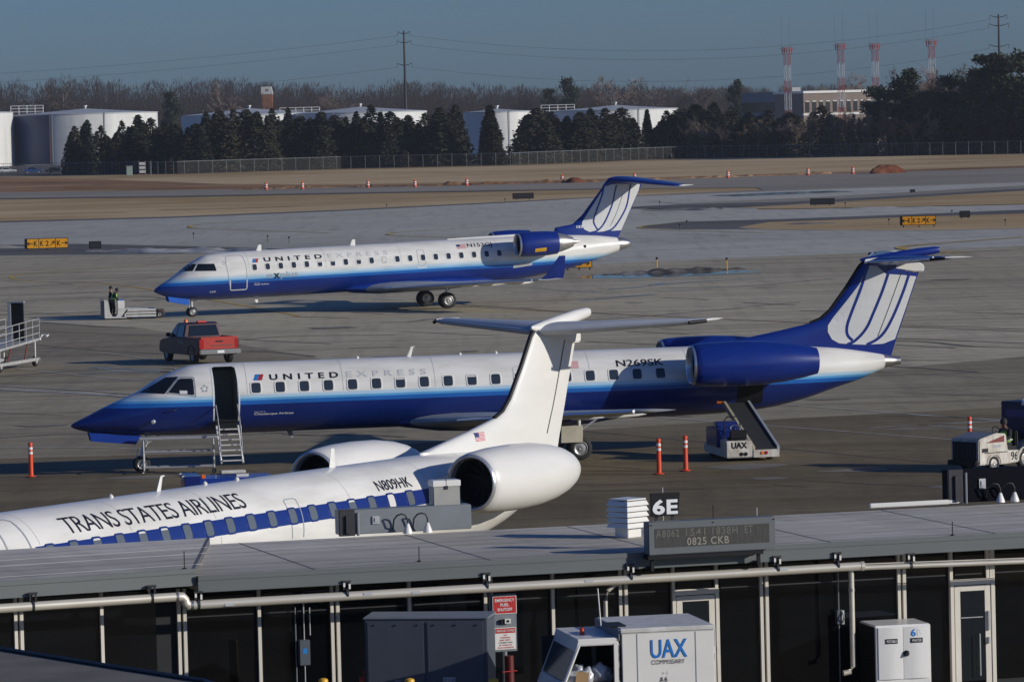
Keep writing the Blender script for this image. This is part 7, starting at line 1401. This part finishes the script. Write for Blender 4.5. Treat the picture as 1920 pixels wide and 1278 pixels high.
for x, Y, zt, cr in crowns:
    for _ in range(110):
        h = rw.random() ** .8; z = zt * (.25 + .77 * h); rr = cr * math.sqrt(max(.02, 1 - ((h - .45) / .6) ** 2)) * rw.random() ** .5; th = rw.uniform(0, 6.283)
        p = Vector((x + rr * math.cos(th), Y + rr * math.sin(th), z)); d = Vector((rw.gauss(0, .5), rw.gauss(0, .5), .9)).normalized(); tp = min(1, max(0, (h - .50) / .22)); d = (d * (1 - tp) + Vector((rw.gauss(0, .22), rw.gauss(0, .22), 1)) * tp).normalized(); L = rw.uniform(.3, .9) * (1 - tp) + rw.uniform(.9, 2.0) * tp; sd = Vector((rw.uniform(.14, .40) * (1 - tp) + rw.uniform(.03, .08) * tp, 0, 0)); o = len(V); V += [tuple(p - sd), tuple(p + sd), tuple(p + d * L + sd * .4), tuple(p + d * L - sd * .4)]; F.append((o, o + 1, o + 2, o + 3))
M_WOOD = leaf_mat('far_wood_twigs', (0.052, 0.042, 0.040), (0.066, 0.053, 0.049))
wo_ = bpy.data.objects.new('far_wood', raw('far_wood', V, F, M_WOOD)); C.objects.link(wo_); wo_['kind'] = 'stuff'; wo_['label'] = 'brown leafless wood along the whole skyline'
# dark leaf litter bank under the wood so that no bright field shows through
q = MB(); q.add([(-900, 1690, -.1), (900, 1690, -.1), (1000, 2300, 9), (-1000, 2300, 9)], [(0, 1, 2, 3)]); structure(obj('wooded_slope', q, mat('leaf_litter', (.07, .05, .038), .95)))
q = MB(); fp = [Vector((p.x, p.y, -.06)) for p in FP]; q.add(fp + [Vector((p.x * 1.55, p.y + 620, -.06)) for p in fp], [(i, i + 1, k_ + i + 1, k_ + i) for i in range(k_ - 1)]); structure(obj('dark_undergrowth', q, mat('undergrowth', (.075, .06, .04), .95, noise=.4, scale=.2)))  # dark brown ground cover beyond the fence
# ================================================================== masts, pylons, wires
M_MASTRED = mat('mast_red_paint', (0.33, 0.06, 0.05), .6); M_MASTWHITE = mat('mast_white_paint', (0.52, 0.52, 0.52), .5); M_PYLON = mat('dark_weathered_steel', (0.035, 0.033, 0.035), .7)
def mast(label, u, Y, vhead, cuts):
    zz = [at_y(u, v, Y).z for v in cuts]; P = at_y(u, cuts[-1], Y); t = thing('lattice_mast', label, 'mast', (P.x, Y, 0), rad(18), 'red and white lattice masts'); hw = .66
    zz.append(0.0)
    for k in range(len(zz) - 1):
        z1, z0 = zz[k], zz[k + 1]; q = MB(); n = max(1, int((z1 - z0) / 2.0))
        for sx, sy_ in ((-1, -1), (1, -1), (1, 1), (-1, 1)): q.tube([(sx * hw, sy_ * hw, z0), (sx * hw, sy_ * hw, z1)], .065, 5)
        for i in range(n):
            a, b = z0 + (z1 - z0) * i / n, z0 + (z1 - z0) * (i + 1) / n
            for (x0, y0), (x1, y1) in (((-hw, -hw), (hw, -hw)), ((hw, -hw), (hw, hw)), ((hw, hw), (-hw, hw)), ((-hw, hw), (-hw, -hw))):
                q.tube([(x0, y0, a), (x1, y1, b)], .032, 4, False); q.tube([(x1, y1, a), (x0, y0, b)], .032, 4, False); q.tube([(x0, y0, a), (x1, y1, a)], .03, 4, False)
        obj('lattice_section', q, (M_MASTRED, M_MASTWHITE)[k % 2], t)
    zt = zz[0]; zh = at_y(u, vhead, Y).z; q = MB()
    for z in (zt, zt + (zh - zt) * .5, zh):
        for a in range(4): c, s = math.cos(a * 1.571 + .78), math.sin(a * 1.571 + .78); q.tube([(1.3 * c, 1.3 * s, z), (1.3 * math.cos(a * 1.571 + 2.35), 1.3 * math.sin(a * 1.571 + 2.35), z)], .05, 4, False); q.tube([(0, 0, z), (1.5 * c, 1.5 * s, z)], .045, 4, False)
    for a in range(4): c, s = math.cos(a * 1.571 + .78), math.sin(a * 1.571 + .78); q.tube([(1.3 * c, 1.3 * s, zt), (1.3 * c, 1.3 * s, zh)], .06, 5)
    q.tube([(-2.2, 0, zh - .4), (2.2, 0, zh - .4)], .05, 4); obj('platform', q, M_MASTRED, t)
    for a in range(5): c, s = math.cos(a * 1.26), math.sin(a * 1.26); q = MB(); q.box((1.25 * c, 1.25 * s, (zt + zh) / 2), (.22, .22, 1.2), rz=a * 1.26); obj('antenna', q, M_MASTRED, t)
    for dx in (-1.3, .9): q = MB(); q.tube([(dx, .4, zh), (dx, .4, zh + 8)], .035, 4); obj('whip', q, M_GREY, t)
    return t
mast('leftmost of the four red and white lattice masts', 1478, 1230, 89, (101, 122, 151, 175, 207)); mast('second of the four red and white lattice masts from the left', 1579, 1230, 82, (94, 119, 145, 173, 201, 240))
mast('third of the four red and white lattice masts from the left', 1642, 1230, 82, (94, 115, 144, 172)); mast('rightmost of the four red and white lattice masts', 1748, 1230, 75, (87, 109, 137, 168))
def pylon(label, u, Y, vt, arms):
    P = at_y(u, vt, Y); t = thing('power_pylon', label, 'pylon', (P.x, Y, 0), 0, 'steel power pylons'); q = MB(); q.tube([(0, 0, 0), (0, 0, P.z * .5), (0, 0, P.z)], .62, 10, r2=.26); obj('pole', q, M_PYLON, t, smooth=40); out = []
    for v, half in arms:
        z = at_y(u, v, Y).z
        for s in (-1, 1): q = MB(); q.tube([(0, 0, z - .3), (s * half * .6, 0, z - .05), (s * half, 0, z + .45)], .17, 6, r2=.08); obj('crossarm', q, M_PYLON, t); q = MB(); q.tube([(s * half, 0, z + .4), (s * half, 0, z - .9)], .09, 5); obj('insulator', q, M_DARKMETAL, t); out.append(Vector((P.x + s * half, Y, z - .9)))
    return out
A1 = pylon('tall dark power pylon left of the picture centre', 757, 1500, 58, ((62, 1.9), (79, 2.2), (121, 2.3), (160, 2.2))); A2 = pylon('dark power pylon at the right above the tall pines', 1872, 1450, 27, ((31, 2.6), (47, 3.0), (86, 3.0)))
def wire(a, b, sag, label):
    q = MB(); q.tube([a + (b - a) * (k / 20) - Vector((0, 0, sag * 4 * (k / 20) * (1 - k / 20))) for k in range(21)], .03, 4); o = obj('power_line', q, M_PYLON); tag(o, label, 'wire', 'wires between the pylons')
for k in range(3): wire(A1[2 * k + 1], A2[2 * k], 7, 'thin sagging power line between the two pylons, %s of three' % ('topmost', 'middle', 'lowest')[k]); wire(A1[2 * k], A1[2 * k] + Vector((-330, 90, -4)), 7, 'thin sagging power line running left from the pylon, %s of three' % ('topmost', 'middle', 'lowest')[k])
# ================================================================== buildings and small things beyond the fence
Yb = 1400; p0, p1, p2 = at_y(1390, 178, Yb + 45), at_y(1506, 171, Yb), at_y(1692, 166, Yb + 12)
M_BRICK = mat('weathered_beige_brick', (.24, .185, .15), .8, noise=.2, scale=.3); M_SLATE = mat('slate_grey_wall', (.16, .17, .20), .7)
lb_ = thing('long_building', 'long low building with white trim behind the trees at right', 'building', (p1.x, p1.y, 0)); o_ = Vector((p1.x, p1.y, 0)); ht = p1.z
def wallbox(a, b, z0, z1, th, name, m, parent):
    a, b = Vector((a.x, a.y, 0)) - o_, Vector((b.x, b.y, 0)) - o_; d = (b - a).normalized(); n_ = Vector((-d.y, d.x, 0)); 
    if n_.y < 0: n_ = -n_
    c = [a, b, b + n_ * th, a + n_ * th]; q = MB(); q.add([(p.x, p.y, z0) for p in c] + [(p.x, p.y, z1) for p in c], [(3, 2, 1, 0), (4, 5, 6, 7), (0, 1, 5, 4), (1, 2, 6, 5), (2, 3, 7, 6), (3, 0, 4, 7)]); return obj(name, q, m, parent)
p1s = p1 + Vector((-.25, .7, 0))
wallbox(p0, p1s, 0, ht - .6, 6, 'wall', M_SLATE, lb_); wl2 = wallbox(p1, p2, 0, ht - .6, 20, 'wall', M_BRICK, lb_)
off = lambda p, k: Vector((p.x, p.y - k, 0))
wallbox(off(p0, .4), off(p1s, .4), ht - .7, ht, 6.5, 'roof_edge', M_SLATE, lb_); wallbox(off(p1, .4), off(p2, .4), ht - .7, ht, 21, 'roof_edge', M_WHITE, lb_); wallbox(off(p1, .2), off(p2, .2), ht - 7.2, ht - 6.6, 1, 'white_band', M_WHITE, lb_)
wallbox(off(p0, .15), off(p1s, .15), ht - 6, ht - 3, .5, 'window_band', M_GLASS, lb_)
dv = (p2 - p1); 
for k in range(14):
    a = p1 + dv * ((k + .3) / 14.5); b = p1 + dv * ((k + .85) / 14.5); w_ = wallbox(off(a, .12), off(b, .12), ht - 6.2, ht - 3.2, .4, 'window', M_DARKWALL, lb_); wallbox(off(a, .22), off(b, .22), ht - 3.2, ht - 2.95, .3, 'window_frame', M_WHITE, w_)
q = MB(); q.bx((-3, 4, ht), (-.5, 7, ht + 1.2)); obj('roof_unit', q, M_WHITE, lb_)
Yt = 1750; a, b = at_y(490, 163, Yt), at_y(511, 192, Yt); ct = thing('brick_tower', 'small tower with pale top and brown brick base on the skyline', 'tower', (a.x, Yt, 0)); w_ = b.x - a.x
zmid = at_y(500, 177, Yt).z
q = MB(); q.bx((0, 0, 0), (w_, 4, zmid)); obj('brick_base', q, mat('rust_brick', (.26, .11, .055), .8), ct); q = MB(); q.prism([(-.2, zmid), (w_ + .2, zmid), (w_ - .4, a.z), (-.1, a.z)], -.2, 4.2); obj('pale_top', q, M_OLDWHITE, ct); q = MB(); q.bx((w_ * .35, -.22, zmid + 1), (w_ * .65, -.15, a.z - .8)); obj('louvre', q, M_GREY, ct)
P = at(1864, 288); cl_ = thing('white_column', 'pale ribbed column standing before the pines at the right', 'column', (P.x, P.y + 14, 0)); zc = at_y(1864, 226, P.y + 14).z; q = MB(); q.lathe([(0, .62), (zc, .55), (zc + .05, .75), (zc + .3, .75), (zc + .32, .001)], Matrix.Rotation(rad(-90), 4, 'Y'), 20); obj('shaft', q, mat('pale_grey_paint', (.30, .31, .32), .6), cl_, smooth=30)
for k in range(9): q = MB(); q.lathe([(zc * k / 9, .63), (zc * k / 9, .68), (zc * k / 9 + .12, .68), (zc * k / 9 + .12, .63)], Matrix.Rotation(rad(-90), 4, 'Y'), 20); obj('rib', q, M_TAILGREY, cl_)
P = at(243, 330); gb = thing('green_cabinet', 'pale green equipment cabinet at the fence, left', 'cabinet', (P.x, P.y, 0)); q = MB(); q.bx((-.6, -.4, .1), (.6, .4, 2.1)); obj('casing', q, mat('pale_green_paint', (.30, .37, .33), .6), gb, bevel=.03); q = MB(); q.bx((-.7, -.5, 2.1), (.7, .5, 2.2)); obj('lid', q, M_GREY, gb)
P = at(266, 329); sb_ = thing('switch_rack', 'white three box switch rack at the fence beside the green cabinet', 'cabinet', (P.x, P.y, 0))
for k in range(3): q = MB(); q.bx((-.5, -.3, .5 + k * .85), (.7, .3, 1.1 + k * .85)); obj('box', q, M_OLDWHITE, sb_, bevel=.03)
for x in (-.6, .8, 2.0): q = MB(); q.tube([(x, 0, 0), (x, 0, 3.1)], .06, 6); obj('post', q, M_GREY, sb_)
def small_car(label, u, v, ang, col, cname):
    P = at(u, v); m = mat(cname, col, .3, coat=.5); t = thing('parked_car', label, 'car', (P.x, P.y, 0), ang, 'cars parked before the tanks')
    q = MB(); q.prism([(-2.2, .35), (-2.2, .85), (-1.2, .95), (1.0, .92), (2.1, .75), (2.2, .40)], -.85, .85); obj('body', q, m, t, bevel=.06)
    q = MB(); q.prism([(-1.5, .92), (-1.0, 1.42), (.3, 1.42), (1.0, .92)], -.74, .74); obj('cabin', q, m, t, bevel=.05)
    for s in (-1, 1): panel('side_window', [(-1.2, s * .75, .98), (.75, s * .75, .98), (.25, s * .75, 1.36), (-.92, s * .75, 1.36)], M_GLASS, t, .02); 
    panel('windscreen', [(1.02, -.66, .95), (1.02, .66, .95), (.38, .6, 1.38), (.38, -.6, 1.38)], M_GLASS, t, .03)
    for x in (-1.35, 1.35):
        for y in (-.78, .78): vwheel(t, x, y, .32, .2)
    for s in (-1, 1): q = MB(); q.box((2.16, s * .6, .66), (.08, .3, .14)); obj('headlight', q, M_WHITE, t)
small_car('white car parked at the left picture edge beyond the fence', 14, 325, rad(4), (.7, .7, .7), 'car_white'); small_car('blue car parked before the tank with the blue side', 62, 325, rad(10), (.02, .06, .22), 'car_blue'); small_car('dark car parked right of the blue car', 104, 325, rad(-6), (.02, .02, .025), 'car_dark')
# ================================================================== thin winter haze
q = MB(); q.bx((-1500, -40, -1.3), (1500, 2600, 62)); hz_o = obj('haze', q, None); hz_o['kind'] = 'stuff'
m = bpy.data.materials.new('thin_haze'); m.use_nodes = True; n = m.node_tree; n.nodes.remove(n.nodes['Principled BSDF'])
pv_ = n.nodes.new('ShaderNodeVolumePrincipled'); pv_.inputs['Color'].default_value = (0.86, 0.92, 1.0, 1); pv_.inputs['Density'].default_value = 0.00006; pv_.inputs['Anisotropy'].default_value = 0.2
n.links.new(pv_.outputs[0], n.nodes['Material Output'].inputs['Volume']); hz_o.data.materials.append(m)
